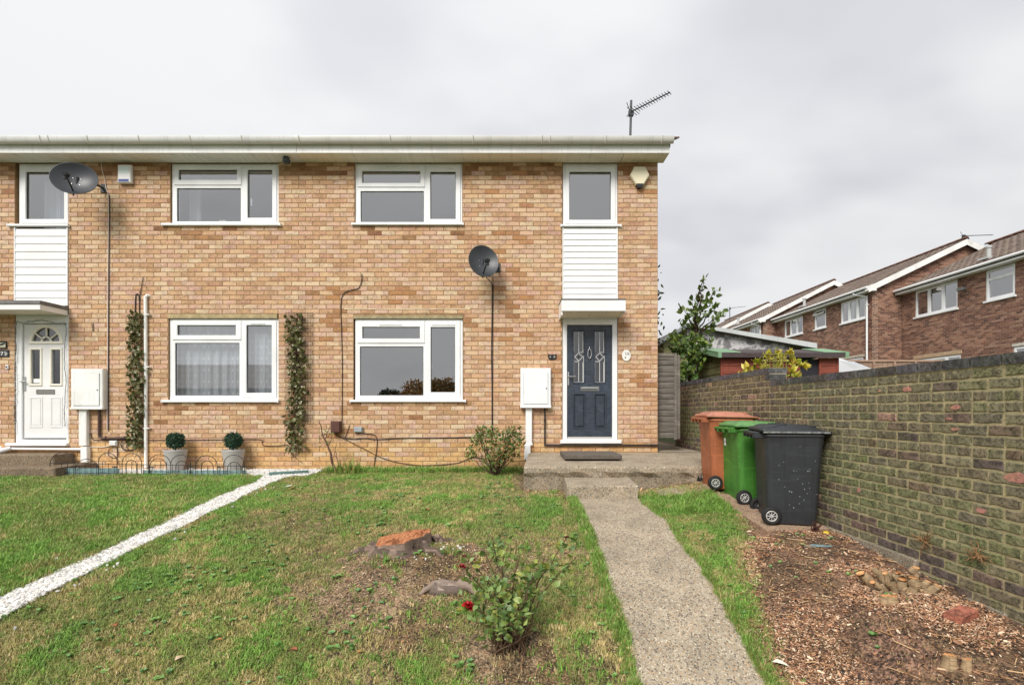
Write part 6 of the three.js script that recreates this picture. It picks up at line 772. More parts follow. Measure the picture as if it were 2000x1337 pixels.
{ // rose bush on the lawn
  const b = G(990, 1268), d = -b.z, t = thing('rose_bush', 'straggly rose bush with dark red blooms on the lawn beside the path', 'rose bush', b), r = rng(121), P = (x, y, dz = 0) => at(x, y, d + dz), st = [], tips = [[914, 1172, 0.12], [903, 1106, 0.15], [920, 1098, 0.1], [962, 1050, 0], [980, 1055, -0.1], [948, 1125, 0.1], [1015, 1075, -0.1], [1064, 1085, 0], [1040, 1120, 0.1], [1107, 1050, 0.02], [1128, 1085, -0.05], [1000, 1120, -0.15], [955, 1160, 0.2], [1012, 1195, 0.2], [1000, 1215, 0.25], [975, 1190, 0.22], [930, 1215, 0.2], [1030, 1170, 0], [945, 1075, 0]];
  const shapes = [0, 1, 2].map((i) => prep(leafShape(1, [0.66, 0.74, 0.58][i], [0.25, 0.12, 0.35][i], [0.2, 0.35, 0.1][i]))), cols = ['#5f7f3c', '#4c6f38', '#6f9148', '#86a050', '#3f6035', '#9aa84f', '#b2b058', '#5a8055', '#7c9a60'].map(toward('#a3b45c', 0.35)), mats = cols.map((h) => new THREE.MeshPhysicalMaterial({ color: S(h), roughness: 0.45, side: THREE.DoubleSide, transmission: 0.15, thickness: 0, map: T.leaf }));
  let count = 0; const addLeaf = (p, dir, s) => { if (count++ > 292) return; const m = shade(new THREE.Mesh(shapes[count % 3], mats[Math.floor(r() * mats.length)])); m.name = numbered('leaf'); m.position.copy(p).sub(b); m.quaternion.setFromUnitVectors(UPV, dir.normalize()).multiply(new THREE.Quaternion().setFromAxisAngle(UPV, rr(0, 6.28, r))); m.scale.setScalar(s); t.add(m); };
  for (const [x, y, dz] of tips) {
    const s = b.clone().add(V(rr(-0.07, 0.09, r), 0, rr(-0.05, 0.05, r))), e = P(x, y, -dz), mid = s.clone().lerp(e, 0.5).add(V((s.x - e.x) * 0.12, 0.06, 0)); st.push(branchy(s, mid, 0.007, 0.005, r, 0.012), branchy(mid, e, 0.005, 0.0025, r, 0.012));
    for (let i = 0; i < 5; i++) { const k = rr(0.45, 1, r), p = (k < 0.5 ? s.clone().lerp(mid, k * 2) : mid.clone().lerp(e, k * 2 - 1)), out = rdir(r, 0.1, 0.2); st.push(rod(p, p.clone().addScaledVector(out, 0.07), 0.0016, 0.0014, 4)); for (let j = 0; j < 3; j++) addLeaf(p.clone().addScaledVector(out, 0.03 + 0.02 * j), out.clone().add(rdir(r, 0.1).multiplyScalar(0.9)), rr(0.042, 0.07, r)); }
  }
  const fine = []; for (const [x, y, dz] of tips) for (let i = 0; i < 11; i++) { const e = P(x, y, -dz), p = b.clone().lerp(e, rr(0.35, 1.02, r)).add(V(rr(-0.07, 0.07, r), rr(-0.03, 0.06, r), rr(-0.06, 0.06, r))); fine.push(leafAt(shapes[i % 3], p, rdir(r, 0.2, 0.2), rr(0, 6.28, r), rr(0.03, 0.06, r), S(pick(cols, r)))); } part(t, 'foliage', fine, leafMat, { kind: 'stuff' });
  for (let i = 0; i < 16; i++) st.push(branchy(b.clone().add(V(rr(-0.1, 0.14, r), -0.02, rr(-0.08, 0.06, r))), b.clone().add(V(rr(-0.13, 0.2, r), rr(0.1, 0.24, r), rr(-0.1, 0.1, r))), 0.006, 0.003, r, 0.01));
  for (const [x, y, dz] of [[1107, 1050, 0.02], [1128, 1085, -0.05], [1064, 1085, 0]]) for (let j = 0; j < 8; j++) addLeaf(P(x + rr(-26, 26, r), y + rr(0, 30, r), -dz), rdir(r, 0.2, 0.3), rr(0.05, 0.075, r));
  part(t, 'stem', st, M('#5c4634', 0.85));
  const petalShape = leafShape(1, 1.1, 0.35, -0.25), bloom = (x, y, dz, s, n, hex) => { const c = P(x, y, -dz), g = []; for (let i = 0; i < n; i++) { const a = i * 2.4, k = i / n, dir = V(Math.cos(a) * (0.25 + k * 0.8), 1.1 - k * 0.9, Math.sin(a) * (0.25 + k * 0.8)); g.push(leafAt(petalShape, c.clone().add(V(Math.cos(a) * s * 0.16 * k, -s * 0.35, Math.sin(a) * s * 0.16 * k)), dir, -a + Math.PI / 2, s * (0.6 + 0.25 * k), S(hex[i % hex.length]))); } return g; };
  const petals = new THREE.MeshStandardMaterial({ vertexColors: true, roughness: 0.55, side: THREE.DoubleSide }); part(t, 'rose_bloom', [...bloom(914, 1177, 0.12, 0.05, 22, ['#a8101a', '#8c0c16', '#c01a22']), ...bloom(918, 1186, 0.13, 0.035, 14, ['#a8101a', '#93101a'])], petals); part(t, 'rose_bloom', bloom(902, 1103, 0.15, 0.036, 14, ['#8f0f1c', '#74101c']), petals); part(t, 'rose_bud', bloom(923, 1090, 0.1, 0.03, 10, ['#6f1424', '#551320']), petals); part(t, 'rose_bud', bloom(907, 1084, 0.1, 0.026, 8, ['#62141f', '#4f1420']), petals); part(t, 'rose_bud', bloom(1107, 1047, 0.02, 0.028, 8, ['#4f1a20', '#3f161a']), petals);
}
// ---- stumps, roots and cut wood
const cutTex = (() => { const n = 256; return tex(n, (u, v) => { const x = u - 0.45, y = v - 0.52, q = Math.hypot(x, y) * 26 + 1.6 * fbm(u * 6, v * 6, 8, 4), ringv = 0.5 + 0.5 * Math.sin(q * 3.2), f = fbm(u * 50, v * 6, 19, 3); const dk = step(0.55, 0.7, fbm(u * 7, v * 3, 29, 3)) * 0.22; return [0.74 + 0.14 * ringv + 0.3 * (f - 0.5) - dk, 0.55 + 0.16 * ringv + 0.34 * (f - 0.5) - dk, 0.39 + 0.14 * ringv + 0.3 * (f - 0.5) - dk]; }); })();
function stump(t, c, rad, h, tilt, bumps, seed, barkM, cutM, ys = 1) {
  const r = rng(seed), n = 28, prof = []; for (let i = 0; i < n; i++) prof.push(1 + bumps * (fbm(Math.cos(i / n * 6.283) * 1.4 + 5, Math.sin(i / n * 6.283) * 1.4 + 5, seed, 3) - 0.5) * 2);
  const rag = prof.map(() => rr(-1, 1, r)), sec = (k, y) => prof.map((q, i) => { const a = i / n * 6.283, x = Math.cos(a) * rad * (1 + (q - 1) * (k > 1 ? 1.8 : 1)) * k, z = Math.sin(a) * rad * ys * q * k; return V(c.x + x, c.y + y + (y > h * 0.5 ? tilt[0] * x + tilt[1] * z + rag[i] * h * 0.06 : 0), c.z + z); });
  part(t, 'bark', loft([sec(1.45, -0.05), sec(1.18, h * 0.12), sec(1.03, h * 0.4), sec(1, h * 0.8), sec(0.98, h)], false), barkM);
  const top = sec(0.978, h - 0.0015), m = V(0, 0, 0); top.forEach((p) => m.addScaledVector(p, 1 / n)); const pos = [], uv = [], idx = []; [m, ...top].forEach((p) => { pos.push(p.x, p.y, p.z); uv.push((p.x - c.x) / rad * 0.48 + 0.5, (p.z - c.z) / (rad * ys) * 0.48 + 0.5); }); for (let i = 0; i < n; i++) idx.push(0, 1 + (i + 1) % n, 1 + i); const g = new THREE.BufferGeometry(); g.setAttribute('position', new THREE.Float32BufferAttribute(pos, 3)); g.setAttribute('uv', new THREE.Float32BufferAttribute(uv, 2)); g.setIndex(idx); g.computeVertexNormals(); part(t, 'cut_face', g, cutM, { keepUV: true });
}
const barkGrey = M('#a48c7c', 0.95, { map: rep(T.wood, 2, 1), bumpMap: rep(T.wood, 3, 1), bumpScale: 0.012 }), cutOrange = M('#cfae9c', 0.8, { map: cutTex }), cutPale = M('#fff0da', 0.8, { map: cutTex });
{ const c = G(774, 1078); c.y -= 0.01; const t = thing('tree_stump', 'broad freshly sawn tree stump with orange cut face in the lawn', 'tree stump', c.clone()), r = rng(131); stump(t, V(c.x + 0.02, c.y, c.z - 0.14), 0.25, 0.105, [0.17, -0.06], 0.36, 131, barkGrey, cutOrange, 0.72);
  part(t, 'root', [[0.28, -0.1, 0.55, -0.25], [-0.2, 0.02, -0.42, 0.1], [0.2, 0.05, 0.42, 0.12], [0.05, -0.25, 0.2, -0.5]].map(([a, b, e, f]) => branchy(V(c.x + a, c.y + 0.05, c.z + b - 0.1), V(c.x + e, ground(c.x + e, -c.z - f + 0.1) + 0.0, c.z + f - 0.1), 0.05, 0.02, r, 0.02)), barkGrey); }
{ const c = G(872, 1150), t = thing('exposed_root', 'pale flattened root stub poking from the bare earth behind the rose bush', 'root', c.clone()), r = rng(133), n = 16, s = []; for (const [k, y, dx] of [[1.15, -0.03, 0], [1, 0.012, 0.0], [0.75, 0.042, -0.02], [0.35, 0.06, -0.05], [0.1, 0.064, -0.06]]) s.push(Array.from({ length: n }, (_, i) => { const a = i / n * 6.283, q = 1 + 0.2 * (hash(i, 3, 9) - 0.5); return V(c.x + dx + Math.cos(a) * 0.15 * k * q, c.y + y + 0.01 * hash(i, 7, 3), c.z + Math.sin(a) * 0.09 * k * q); })); part(t, 'wood', loft(s), M('#c9b2a2', 0.9, { map: rep(T.wood, 2), bumpMap: rep(T.wood, 2), bumpScale: 0.012 })); part(t, 'side_root', branchy(V(c.x + 0.1, c.y + 0.04, c.z), V(c.x + 0.3, c.y - 0.01, c.z + 0.12), 0.04, 0.015, r, 0.01), M('#b9a292', 0.9, { map: rep(T.wood, 2) })); part(t, 'side_root', branchy(V(c.x - 0.1, c.y + 0.04, c.z + 0.02), V(c.x - 0.2, c.y - 0.01, c.z + 0.1), 0.03, 0.015, r, 0.01), M('#b9a292', 0.9, { map: rep(T.wood, 2) })); }
const tan = M('#dcbc92', 0.85, { map: rep(T.wood, 2), bumpMap: rep(T.wood, 2), bumpScale: 0.005 });
{ const c = G(1755, 1148), t = thing('shrub_stump', 'cluster of sawn tan shrub stems rising from the bed beside the garden wall', 'shrub stump', c.clone()), r = rng(135);
  for (let i = 0; i < 17; i++) { const a = i * 2.4, k = 0.02 + 0.17 * Math.sqrt(i / 17), p = V(c.x + Math.cos(a) * k * 0.8, ground(c.x, -c.z) - 0.02, c.z + Math.sin(a) * k * 0.6), q = p.clone().add(V(Math.cos(a) * rr(-0.04, 0.14, r), rr(0.04, 0.16, r), Math.sin(a) * rr(-0.03, 0.1, r))), rad = rr(0.012, 0.03, r), s = part(t, 'stem', branchy(p, q, rad * 1.35, rad, r, 0.018), tan); part(s, 'cut_end', rod(q.clone().add(V(0, -0.003, 0)), q.clone().addScaledVector(q.clone().sub(p).normalize(), 0.004), rad * 1.01, rad * 0.97, 12), M('#fff2de', 0.8, { map: cutTex })); }
  part(t, 'root', Array.from({ length: 7 }, (_, i) => { const a = i * 0.9; const e = V(c.x + Math.cos(a) * 0.26, 0, c.z + Math.sin(a) * 0.22); e.y = ground(e.x, -e.z) + 0.005; return branchy(V(c.x, c.y + 0.02, c.z), e, 0.02, 0.006, r, 0.02); }), tan); }
for (const [px, py, rad, h, label] of [[1737, 1176, 0.048, 0.04, 'sawn disc of tan wood lying before the cut shrub stems'], [1856, 1301, 0.03, 0.06, 'short sawn stub standing in the bed, the larger of two at the near edge'], [1889, 1308, 0.022, 0.05, 'thin sawn stub standing in the bed, the smaller of two at the near edge']]) { const c = G(px, py), t = thing('cut_log', label, 'cut wood', c.clone(), undefined); stump(t, c, rad, h, [0.06, 0.12], 0.08, px, tan, cutPale); }
{ const c = G(1877, 1208), g = cbox(-0.105, 0.105, -0.02, 0.035, -0.05, 0.05, 0.006).rotateZ(0.06).rotateY(0.45).translate(c.x, c.y + 0.012, c.z); single('loose_brick', 'broken red brick lying on the bed before the garden wall', 'brick', [g], M('#b5705c', 0.95, { map: T.oldBrick, bumpMap: T.brickBump, bumpScale: 0.005 }), c); }
{ const c = G(1607, 1075), r = rng(137), g = []; for (let k = 0; k < 5; k++) { const p = []; for (let i = 0; i < 3; i++) p.push(V(c.x + rr(-0.13, 0.13, r), c.y + rr(0.01, 0.05, r), c.z + rr(-0.08, 0.08, r))); g.push(tube(p, 0.0013, 24, 4)); } single('tangled_string', 'tangle of pale blue nylon string on the bare bed', 'string', g, M('#8fb6bd', 0.6), c); }
{ const c = G(1614, 1043); const s = new THREE.SphereGeometry(0.03, 12, 8).scale(1, 0.6, 0.7).translate(c.x, c.y + 0.012, c.z); single('windfall_fruit', 'small yellow windfall fruit by the black bin slab', 'fruit', s, M('#d6b52c', 0.5), c); const e = G(1592, 1040), r = rng(139), g = []; for (let i = 0; i < 14; i++) g.push(branchy(e.clone().add(V(rr(-0.02, 0.02, r), 0, rr(-0.02, 0.02, r))), e.clone().add(V(rr(-0.05, 0.05, r), rr(0.04, 0.13, r), rr(-0.04, 0.04, r))), 0.008, 0.003, r, 0.015)); single('dead_plant', 'dark withered plant stub beside the black bin slab', 'dead plant', g, M('#4a2c22', 0.95), e); }
{ const r = rng(141), wz0 = 3.088; for (const [px, py, label] of [[1805, 1055, 'withered creeper twig clinging to the lower garden wall, nearer the bins'], [1912, 1085, 'withered creeper twig clinging to the lower garden wall, farther from the bins']]) { const d = 3.09 * 1000 / (px - 1000), c = V(wz0, 1.5 + (800 - py) * d / 1000, -d), g = []; for (let i = 0; i < 14; i++) { const a = rr(0, 6.28, r), l = rr(0.04, 0.14, r); g.push(branchy(c, V(wz0 - rr(0, 0.03, r), c.y + Math.sin(a) * l, c.z + Math.cos(a) * l), 0.005, 0.002, r, 0.012)); } single('dead_creeper', label, 'dead creeper', g, M('#8c6a48', 0.95), c); } }
{ // fallen leaves and litter on the grass: each a thing
  const leafB = leafShape(1, 0.6, 0.4, 0.35), put = (px, py, s, hex, turn, label, cat = 'fallen leaf', name = 'fallen_leaf') => { const c = G(px, py); c.y += 0.028; const g = leafB.clone().scale(s, s, s).rotateX(-1.35).rotateY(turn).translate(c.x, c.y, c.z); single(name, label, cat, g, new THREE.MeshStandardMaterial({ color: S(hex), roughness: 0.7, side: THREE.DoubleSide, map: T.leaf }), c); };
  put(225, 1231, 0.075, '#a8623c', 0.9, 'curled orange-brown leaf on the grass below the gravel strip'); put(578, 957, 0.1, '#b27a55', 2.2, 'rusty leaf on the grass nearest the trellis garland'); put(340, 1300, 0.085, '#dcbfa4', -0.5, 'pale pinkish leaf on the near grass, largest of those there'); put(995, 1259, 0.05, '#8b4a33', 0.4, 'reddish leaf under the rose bush'); put(435, 1258, 0.055, '#a5683f', 1.8, 'small orange leaf on the grass midway to the rose bush'); put(580, 1279, 0.07, '#9c5a3f', 1.2, 'brown curled leaf on the near grass left of the bare patch'); put(695, 1285, 0.06, '#ad8048', -1, 'yellowish brown leaf lying on the near grass below the bare patch'); put(838, 1001, 0.075, '#a3593d', 0.7, 'rust-red leaf on the grass behind the big stump'); put(512, 1135, 0.035, '#d9c24a', 0, 'tiny yellow leaf on the grass in mid lawn'); put(1508, 1302, 0.1, '#e2dfcb', -2.0, 'long cream leaf at the path edge near the bed');
  const c = G(576, 954); single('litter_scrap', 'scrap of white paper on the lawn near the gravel strip end', 'litter', cbox(-0.05, 0.05, 0, 0.006, -0.025, 0.025).rotateZ(0.2).rotateY(0.3).translate(c.x - 0.1, c.y + 0.03, c.z), M('#e9e7e0', 0.8), c);
}

// ================================================================= GROUND COVER
const inFrame = (x, y, z, pad = 60) => { const d = -z, px = 1000 + x * 1000 / d, py = 800 + (1.5 - y) * 1000 / d; return px > -pad && px < 2000 + pad && py < 1337 + pad * 2; };
function scatter(name, label, category, geom, mat_, items) { // items: {m: Matrix4, c: Color}
  const im = new THREE.InstancedMesh(geom, mat_, items.length); const w = new THREE.Color(); items.forEach((it, i) => { im.setMatrixAt(i, it.m); im.setColorAt(i, it.c); }); im.name = numbered(name); im.userData = { label, category, kind: 'stuff' }; shade(im); scene.add(im); return im;
}
function bladeTuft(n, hMin, hMax, w, spread, seed) { const r = rng(seed), p = [], f = []; for (let i = 0; i < n; i++) { const a = rr(0, 6.28, r), bx = rr(-spread, spread, r), bz = rr(-spread, spread, r), h = rr(hMin, hMax, r), l = rr(0.15, 0.95, r) * h, dx = Math.cos(a), dz = Math.sin(a), b = p.length; p.push(V(bx - dz * w, -0.006, bz + dx * w), V(bx + dz * w, -0.006, bz - dx * w), V(bx + dx * l * 0.35 + dz * w * 0.8, h * 0.6, bz + dz * l * 0.35 - dx * w * 0.8), V(bx + dx * l * 0.35 - dz * w * 0.8, h * 0.6, bz + dz * l * 0.35 + dx * w * 0.8), V(bx + dx * l, h * 0.92, bz + dz * l)); f.push([b, b + 1, b + 2, b + 3], [b + 3, b + 2, b + 4]); } return prep(poly(p, f)); }
const grassMat = new THREE.MeshPhysicalMaterial({ color: 0xffffff, roughness: 0.6, side: THREE.DoubleSide, transmission: 0.25, thickness: 0 });
const Q = new THREE.Quaternion(), E = new THREE.Euler(), mk = (p, ry, sx, sy, tilt = 0, tilt2 = 0) => new THREE.Matrix4().compose(p, Q.clone().setFromEuler(E.set(tilt, ry, tilt2)), V(sx, sy, sx));
const tuftShort = bladeTuft(11, 0.013, 0.034, 0.0021, 0.024, 1), tuftLong = bladeTuft(11, 0.026, 0.062, 0.0023, 0.024, 2), tuftFlat = bladeTuft(9, 0.006, 0.018, 0.0016, 0.04, 3);
const gGreen = ['#7d8f44', '#889a4c', '#72843e', '#97a355', '#83924c'].map(toward('#b8c070', 0.25)).map(S), gDry = ['#c4b47c', '#b4a86c', '#d0be8c', '#a8a162'].map(S), gLush = ['#6f9a3a', '#7ba842', '#658e34', '#88b04c'].map(toward('#a8c068', 0.22)).map(S);
function lawn(label, x0, x1, d0, d1, n, keep, lush, seed) {
  const r = rng(seed), A = [], B = [];
  for (let i = 0; i < n; i++) {
    const d = d0 + (d1 - d0) * Math.pow(r(), 1.25), x = rr(x0, x1, r); if (!keep(x, d)) continue; const y = ground(x, d); if (!inFrame(x, y, -d, 30)) continue;
    const b = bareness(x, d); if (r() < b * 0.94) continue; const pn = fbm(x * 1.7, d * 1.7, 501, 3), dryN = fbm(x * 4.3, d * 4.3, 502, 3), lushN = fbm(x * 2.9 + 9, d * 2.9, 503, 3);
    const c = (r() < step(0.42, 0.68, dryN) * (lush > 0.3 ? 0.35 : 0.75) + b * 0.3 ? pick(gDry, r) : lushN > 0.56 || r() < lush ? pick(gLush, r) : pick(gGreen, r)).clone(); c.multiplyScalar((0.8 + 0.42 * pn) * rr(0.75, 1.3, r));
    const s = rr(0.75, 1.25, r) * (0.75 + 0.5 * lushN); A.push({ m: mk(V(x, y, -d), rr(0, 6.28, r), s, s * rr(0.7, 1.15, r), rr(-0.25, 0.25, r), rr(-0.25, 0.25, r)), c });
  }
  scatter('grass', label, 'grass', lush > 0.3 ? tuftLong : tuftShort, grassMat, A);
}
const onStrip = (x, d) => Math.abs(x - stripX(d)) < stripW(d) + 0.015 * Math.sin(d * 23) && d < 7.8;
lawn('trimmed lawn with bare patches between gravel strip and path', -3.9, 0.95, 2.3, 8.3, 66000, (x, d) => x > stripX(d) + stripW(d) - 0.02 + 0.03 * fbm(d * 9, 2, 3, 2) && x < pathL(d) + 0.015 && !(d > 6.62 && x > 0.1) && !(d > 5.98 && x > 0.62) && !(d > 7.7 && x < -3.1), 0.12, 201);
lawn('greener lawn on the far side of the gravel strip', -8.0, -3.5, 3.4, 7.72, 62000, (x, d) => x < stripX(d) - stripW(d) + 0.02 - 0.03 * fbm(d * 9, 7, 3, 2), 0.34, 202);
lawn('ragged grass verge between the path and the bare bed', 1.45, 3.0, 2.6, 6.6, 26000, (x, d) => x > pathR(d) - 0.015 && x < bedEdge(d) + 0.16 && !(d > 6.02 && x < 1.52) && !(x > 2.42 && d > 4.88), 0.25, 203);
{ // longer grass at edges, straw, weeds, chips, pebbles
  const r = rng(211), A = [], add = (x, d, s, lushP = 0.7) => { const y = ground(x, d); if (!inFrame(x, y, -d, 20)) return; A.push({ m: mk(V(x, y, -d), rr(0, 6.28, r), s, s * rr(0.7, 1.3, r), rr(-0.3, 0.3, r), rr(-0.3, 0.3, r)), c: (r() < lushP ? pick(gLush, r) : pick([...gGreen, ...gDry], r)).clone().multiplyScalar(rr(0.85, 1.2, r)) }); };
  for (let i = 0; i < 2600; i++) { const d = rr(2.6, 6.1, r); if (fbm(d * 3, 5, 31, 3) < 0.5 && r() < 0.7) continue; add(pathL(d) - Math.abs(rr(0, 0.09, r) * r()), d, rr(0.7, 1.25, r)); } for (let i = 0; i < 1600; i++) { const d = rr(2.8, 5.9, r); add(pathR(d) + rr(0, 0.1, r) * r(), d, rr(0.6, 1.1, r), 0.55); }
  for (let i = 0; i < 1500; i++) add(rr(-3.0, 0.15, r), rr(8.05, 8.3, r), rr(0.8, 1.7, r), 0.8); for (let i = 0; i < 1400; i++) add(rr(-6.9, -3.9, r), 7.66 - Math.abs(rr(0, 0.15, r)), rr(0.4, 0.8, r), 0.9); for (let i = 0; i < 900; i++) add(rr(1.55, 2.4, r), rr(5.5, 6.15, r), rr(0.8, 1.5, r), 0.9);
  for (let k = 0; k < 120; k++) { const x = rr(-6.5, 0.6, r), d = rr(3, 7.6, r); if (onStrip(x, d)) continue; for (let i = 0; i < 14; i++) { const qx = x + rr(-0.07, 0.07, r), qd = d + rr(-0.07, 0.07, r); if (!onStrip(qx, qd) && !(qx > 0.6 && qd > 6)) add(qx, qd, rr(0.6, 1.0, r)); } }
  scatter('long_grass', 'longer bright grass along the lawn edges and wall foot', 'grass', tuftLong, grassMat, A);
  const D = []; for (let i = 0; i < 15000; i++) { const d = 2.4 + 5.9 * Math.pow(r(), 1.3), x = rr(-6, 2.6, r); if (onStrip(x, d) || (x > pathL(d) && x < pathR(d)) || (d > 5.95 && x > 0.1) || (d > 7.7 && x < -3)) continue; const y = ground(x, d), b = bareness(x, d); if (!inFrame(x, y, -d) || r() > 0.3 + 0.7 * b) continue; D.push({ m: mk(V(x, y + rr(0.004, 0.024, r) * (1 - b), -d), rr(0, 6.28, r), rr(0.6, 1.3, r), rr(0.6, 1.3, r)), c: pick(['#b8a474', '#c9b68c', '#9a8658', '#8a7048', '#d3c39c'].map(S), r).clone().multiplyScalar(rr(0.7, 1.05, r)) }); }
  scatter('dry_grass', 'scattered straw and dead clippings on the lawn', 'dry grass', tuftFlat, grassMat, D);
  const weedG = (() => { const g = [], q = rng(5); for (let i = 0; i < 7; i++) g.push(leafAt(roundLeaf, V(0, 0.004, 0), V(Math.cos(i * 0.9), rr(0.25, 0.8, q), Math.sin(i * 0.9)), rr(0, 6.28, q), rr(0.022, 0.036, q), S('#ffffff'))); const m = merged(g); m.deleteAttribute('color'); return m; })();
  const W = []; for (let i = 0; i < 2600; i++) { const d = 2.5 + 5.2 * Math.pow(r(), 1.3), x = rr(-5.5, 3.0, r); const inBed = x > bedEdge(d); if (onStrip(x, d) || (x > pathL(d) - 0.02 && x < pathR(d) + 0.02) || (d > 5.9 && x > 0.1) || (x > 2.4 && d > 4.85)) continue; const cl = fbm(x * 3.1, d * 3.1, 515, 3); if (cl < (inBed ? 0.6 : 0.52) || (inBed && r() < 0.55)) continue; const y = ground(x, d); if (inFrame(x, y, -d)) W.push({ m: mk(V(x, y + (inBed ? 0 : 0.012), -d), rr(0, 6.28, r), rr(0.5, 1.3, r), rr(0.5, 1.2, r)), c: pick(['#52803a', '#649447', '#466f35', '#7aa055', '#5e8a5a'].map(toward('#9cc070', 0.35)).map(S), r).clone() }); }
  scatter('weeds', 'low broad-leaved weeds and clover in the lawn and bed', 'weeds', weedG, new THREE.MeshPhysicalMaterial({ color: 0xffffff, roughness: 0.5, side: THREE.DoubleSide, transmission: 0.15, thickness: 0 }), W);
  const chipG = (() => { const q = rng(9), v = []; const ring1 = [[-0.0075, -0.0025], [-0.003, -0.0036], [0.005, -0.0032], [0.0078, 0.001], [0.002, 0.0036], [-0.006, 0.0026]]; return prep(prism(ring1.map(([x, z]) => V(x, 0.0016 * q(), z)), V(0, 0.003, 0))); })();
  const C = [], chipCols = ['#cda382', '#bd8d6c', '#dcbc9c', '#a37b5e', '#876148', '#e6d0b4', '#4e3c30', '#b2825f', '#8f684c', '#42342c', '#9c7658'].map(S);
  const chip = (x, d, big = 1) => { const y = ground(x, d); if (!inFrame(x, y, -d, 20)) return; const s = rr(0.35, 1.15, r) * (r() < 0.04 ? 1.9 : 1) * big; C.push({ m: new THREE.Matrix4().compose(V(x, y + 0.003 + 0.006 * r(), -d), Q.clone().setFromEuler(E.set(rr(-0.5, 0.5, r), rr(0, 6.28, r), rr(-0.5, 0.5, r))), V(s * rr(0.7, 1.6, r), s, s)), c: pick(chipCols, r).clone().multiplyScalar(rr(0.8, 1.1, r)) }); };
  for (let i = 0; i < 120000; i++) { const d = 2.2 + 3.4 * Math.pow(r(), 1.1), x = rr(1.55, 3.09, r); if (x < bedEdge(d) - 0.12 * r() || (d > 4.88 && x > 2.42)) continue; const n = fbm(x * 2.6, d * 2.6, 601, 4); if (r() > step(0.40, 0.66, n) * 0.8 + 0.05) continue; chip(x, d); }
  for (let i = 0; i < 26000; i++) { const x = rr(-2.3, 0.75, r), d = rr(2.9, 5.3, r), b = bareness(x, d); if (r() < b * b * 0.6) chip(x, d, 0.8); } for (let i = 0; i < 500; i++) chip(-0.98 + rr(-0.7, 0.8, r) * r(), 4.65 + rr(-0.5, 0.4, r) * r(), 1.2);
  for (let i = 0; i < 900; i++) { const x = rr(0.15, 2.6, r), d = rr(6.3, 6.66, r); if (x > 0.64 && x < 1.52) continue; chip(x, d, 1.6); }
  scatter('wood_chips', 'reddish wood chips and bark strewn over the bare bed and round the stump', 'wood chips', chipG, new THREE.MeshStandardMaterial({ roughness: 0.9 }), C);
  const sticks = []; for (let i = 0; i < 420; i++) { const d = rr(2.4, 5, r), x = rr(1.7, 3.08, r); if (x < bedEdge(d) || (d > 4.88 && x > 2.42)) continue; const y = ground(x, d); if (inFrame(x, y, -d)) sticks.push({ m: new THREE.Matrix4().compose(V(x, y + 0.008, -d), Q.clone().setFromEuler(E.set(rr(-0.15, 0.15, r), rr(0, 6.28, r), rr(-0.1, 0.1, r))), V(rr(0.03, 0.2, r), rr(0.8, 1.6, r), rr(0.8, 1.6, r))), c: pick(['#b48c62', '#8a6446', '#cfae85', '#6a4c38'].map(S), r).clone() }); }
  scatter('twigs', 'thin broken twigs scattered over the bed round the shrub stump', 'twigs', prep(rod(V(-0.5, 0, 0), V(0.5, 0, 0), 0.0028, 0.002, 5)), new THREE.MeshStandardMaterial({ roughness: 0.9 }), sticks);
  const pebG = (() => { const g = new THREE.IcosahedronGeometry(0.012, 1), p = g.attributes.position; for (let i = 0; i < p.count; i++) { const x = p.getX(i), y = p.getY(i), z = p.getZ(i), k = 0.75 + 0.5 * hash(Math.round(x * 2000), Math.round(y * 2000 + z * 900), 4); p.setXYZ(i, x * k * 1.15, y * k * 0.7, z * k); } g.computeVertexNormals(); return prep(g); })();
  const Pb = [], pebCols = ['#e2e0dc', '#d2d0cc', '#efedea', '#bcbab6', '#a3a19e', '#d8d3c9', '#c8c5c0'].map(S), peb = (x, d, lift = 0.01) => { const y = ground(x, d); if (!inFrame(x, y, -d, 20)) return; const s = rr(0.5, 1.25, r); Pb.push({ m: new THREE.Matrix4().compose(V(x, y + lift + 0.006 * r(), -d), Q.clone().setFromEuler(E.set(rr(0, 6, r), rr(0, 6, r), rr(0, 6, r))), V(s, s, s)), c: pick(pebCols, r).clone() }); };
  for (let i = 0; i < 17000; i++) { const d = 2.3 + 5.5 * r(), w = stripW(d); peb(stripX(d) + rr(-1, 1, r) * (w + 0.02 * fbm(d * 8, 3, 4, 2)), d, 0.012); } for (let i = 0; i < 9000; i++) { const d = rr(7.73, 8.31, r), x = rr(-6.95, -3.15 + (d - 7.7) * 0.2, r); peb(x, d, 0.014); } for (let i = 0; i < 120; i++) { const d = rr(2.8, 7.6, r); peb(stripX(d) + rr(-0.35, 0.35, r), d, 0.02); } for (let i = 0; i < 22; i++) peb(-0.72 + rr(-0.2, 0.35, r), 4.45 + rr(-0.15, 0.2, r), 0.006);
  scatter('white_gravel', 'white stone chippings filling the strip and the bed', 'gravel', pebG, new THREE.MeshStandardMaterial({ roughness: 0.85 }), Pb);
}

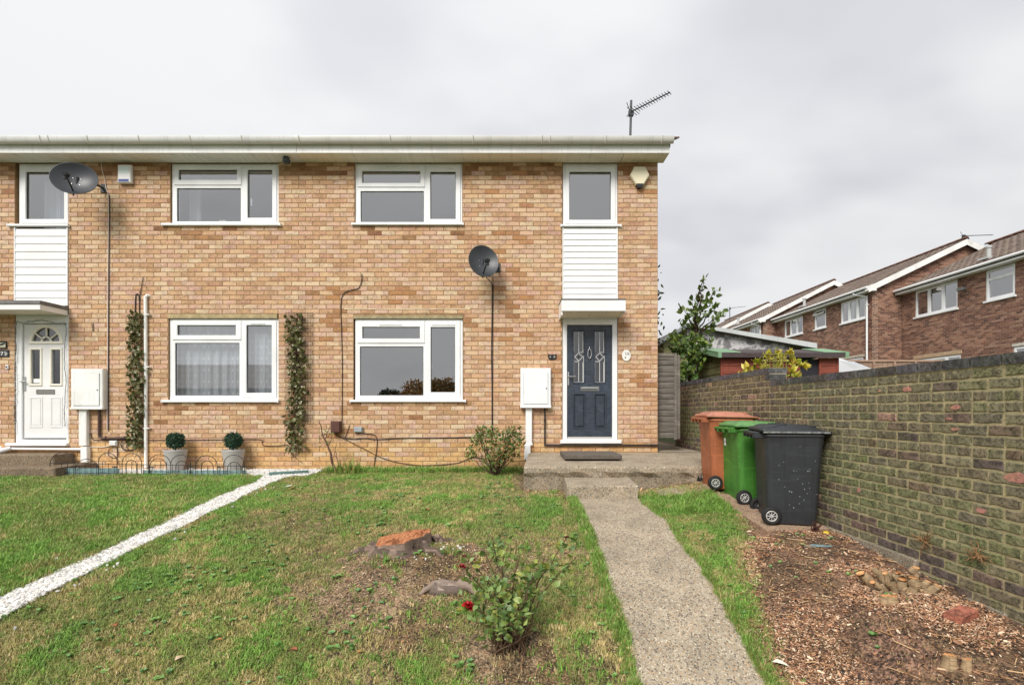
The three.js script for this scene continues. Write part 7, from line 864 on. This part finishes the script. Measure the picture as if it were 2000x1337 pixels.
// ================================================================= ACROSS THE STREET (seen only mirrored in the windows)
{
  const t = thing('brick_house', 'brown-roofed house across the street, mirrored in the neighbouring windows', 'house', V(-25, -0.85, 24)), x0 = -33, x1 = -17; part(t, 'wall', [cbox(x0, x1, -0.85, 3.2, 21.5, 29)], M('#b3a392', 0.95, { map: T.brick })); part(t, 'roof', prism([V(x0 - 0.4, 3.1, 21), V(x0 - 0.4, 5.2, 25.2), V(x0 - 0.4, 3.1, 29.4)], V(x1 - x0 + 0.8, 0, 0)), M('#9a918b', 0.95, { map: T.mortar })); part(t, 'fascia', cbox(x0, x1, 3.0, 3.2, 21.35, 21.45), pvcDirty);
  for (const x of [-31, -27, -23, -19.5]) part(t, 'window', cbox(x - 0.9, x + 0.9, 0.4, 1.6, 21.4, 21.49, 0.02), pvc);
  const tree = (label, x, z, h, w, cols, seed) => { const r = rng(seed), b = V(x, -0.85, z), o = thing('street_tree', label, 'tree', b), g = [], leafBig = ovalLeaf; for (let k = 0; k < 9; k++) { const c = V(x + rr(-w, w, r) * 0.6, b.y + h * rr(0.45, 0.85, r), z + rr(-w, w, r) * 0.6); for (let i = 0; i < 260; i++) g.push(leafAt(leafBig, c.clone().addScaledVector(rdir(r), w * 0.5 * Math.cbrt(r())), rdir(r), rr(0, 6.28, r), rr(0.25, 0.45, r), S(pick(cols, r)))); } part(o, 'trunk', [branchy(b, V(x, b.y + h * 0.7, z), 0.2, 0.06, r, 0.15)], bark); part(o, 'crown', g, leafMat, { kind: 'stuff' }); };
  tree('autumn-orange tree across the street, mirrored low in the lounge window', -10.6, 40, 5.2, 3.2, ['#b0762e', '#c08f3a', '#98722e', '#8a7634'], 301); tree('second autumn tree across the street beside the orange one', -8.0, 41, 5.8, 2.0, ['#a07432', '#b8893c', '#7f7a38'], 302); tree('dark conifer-like tree across the street', -13.6, 40, 5.0, 1.2, ['#3a4a2a', '#2f3f26', '#4a5530'], 303); tree('dark green tree across the street by the corner', -6.4, 42, 5.6, 1.1, ['#38482a', '#46562e'], 304);
}

scene.traverse((o) => { delete o.base; });
renderer.render(scene, camera);
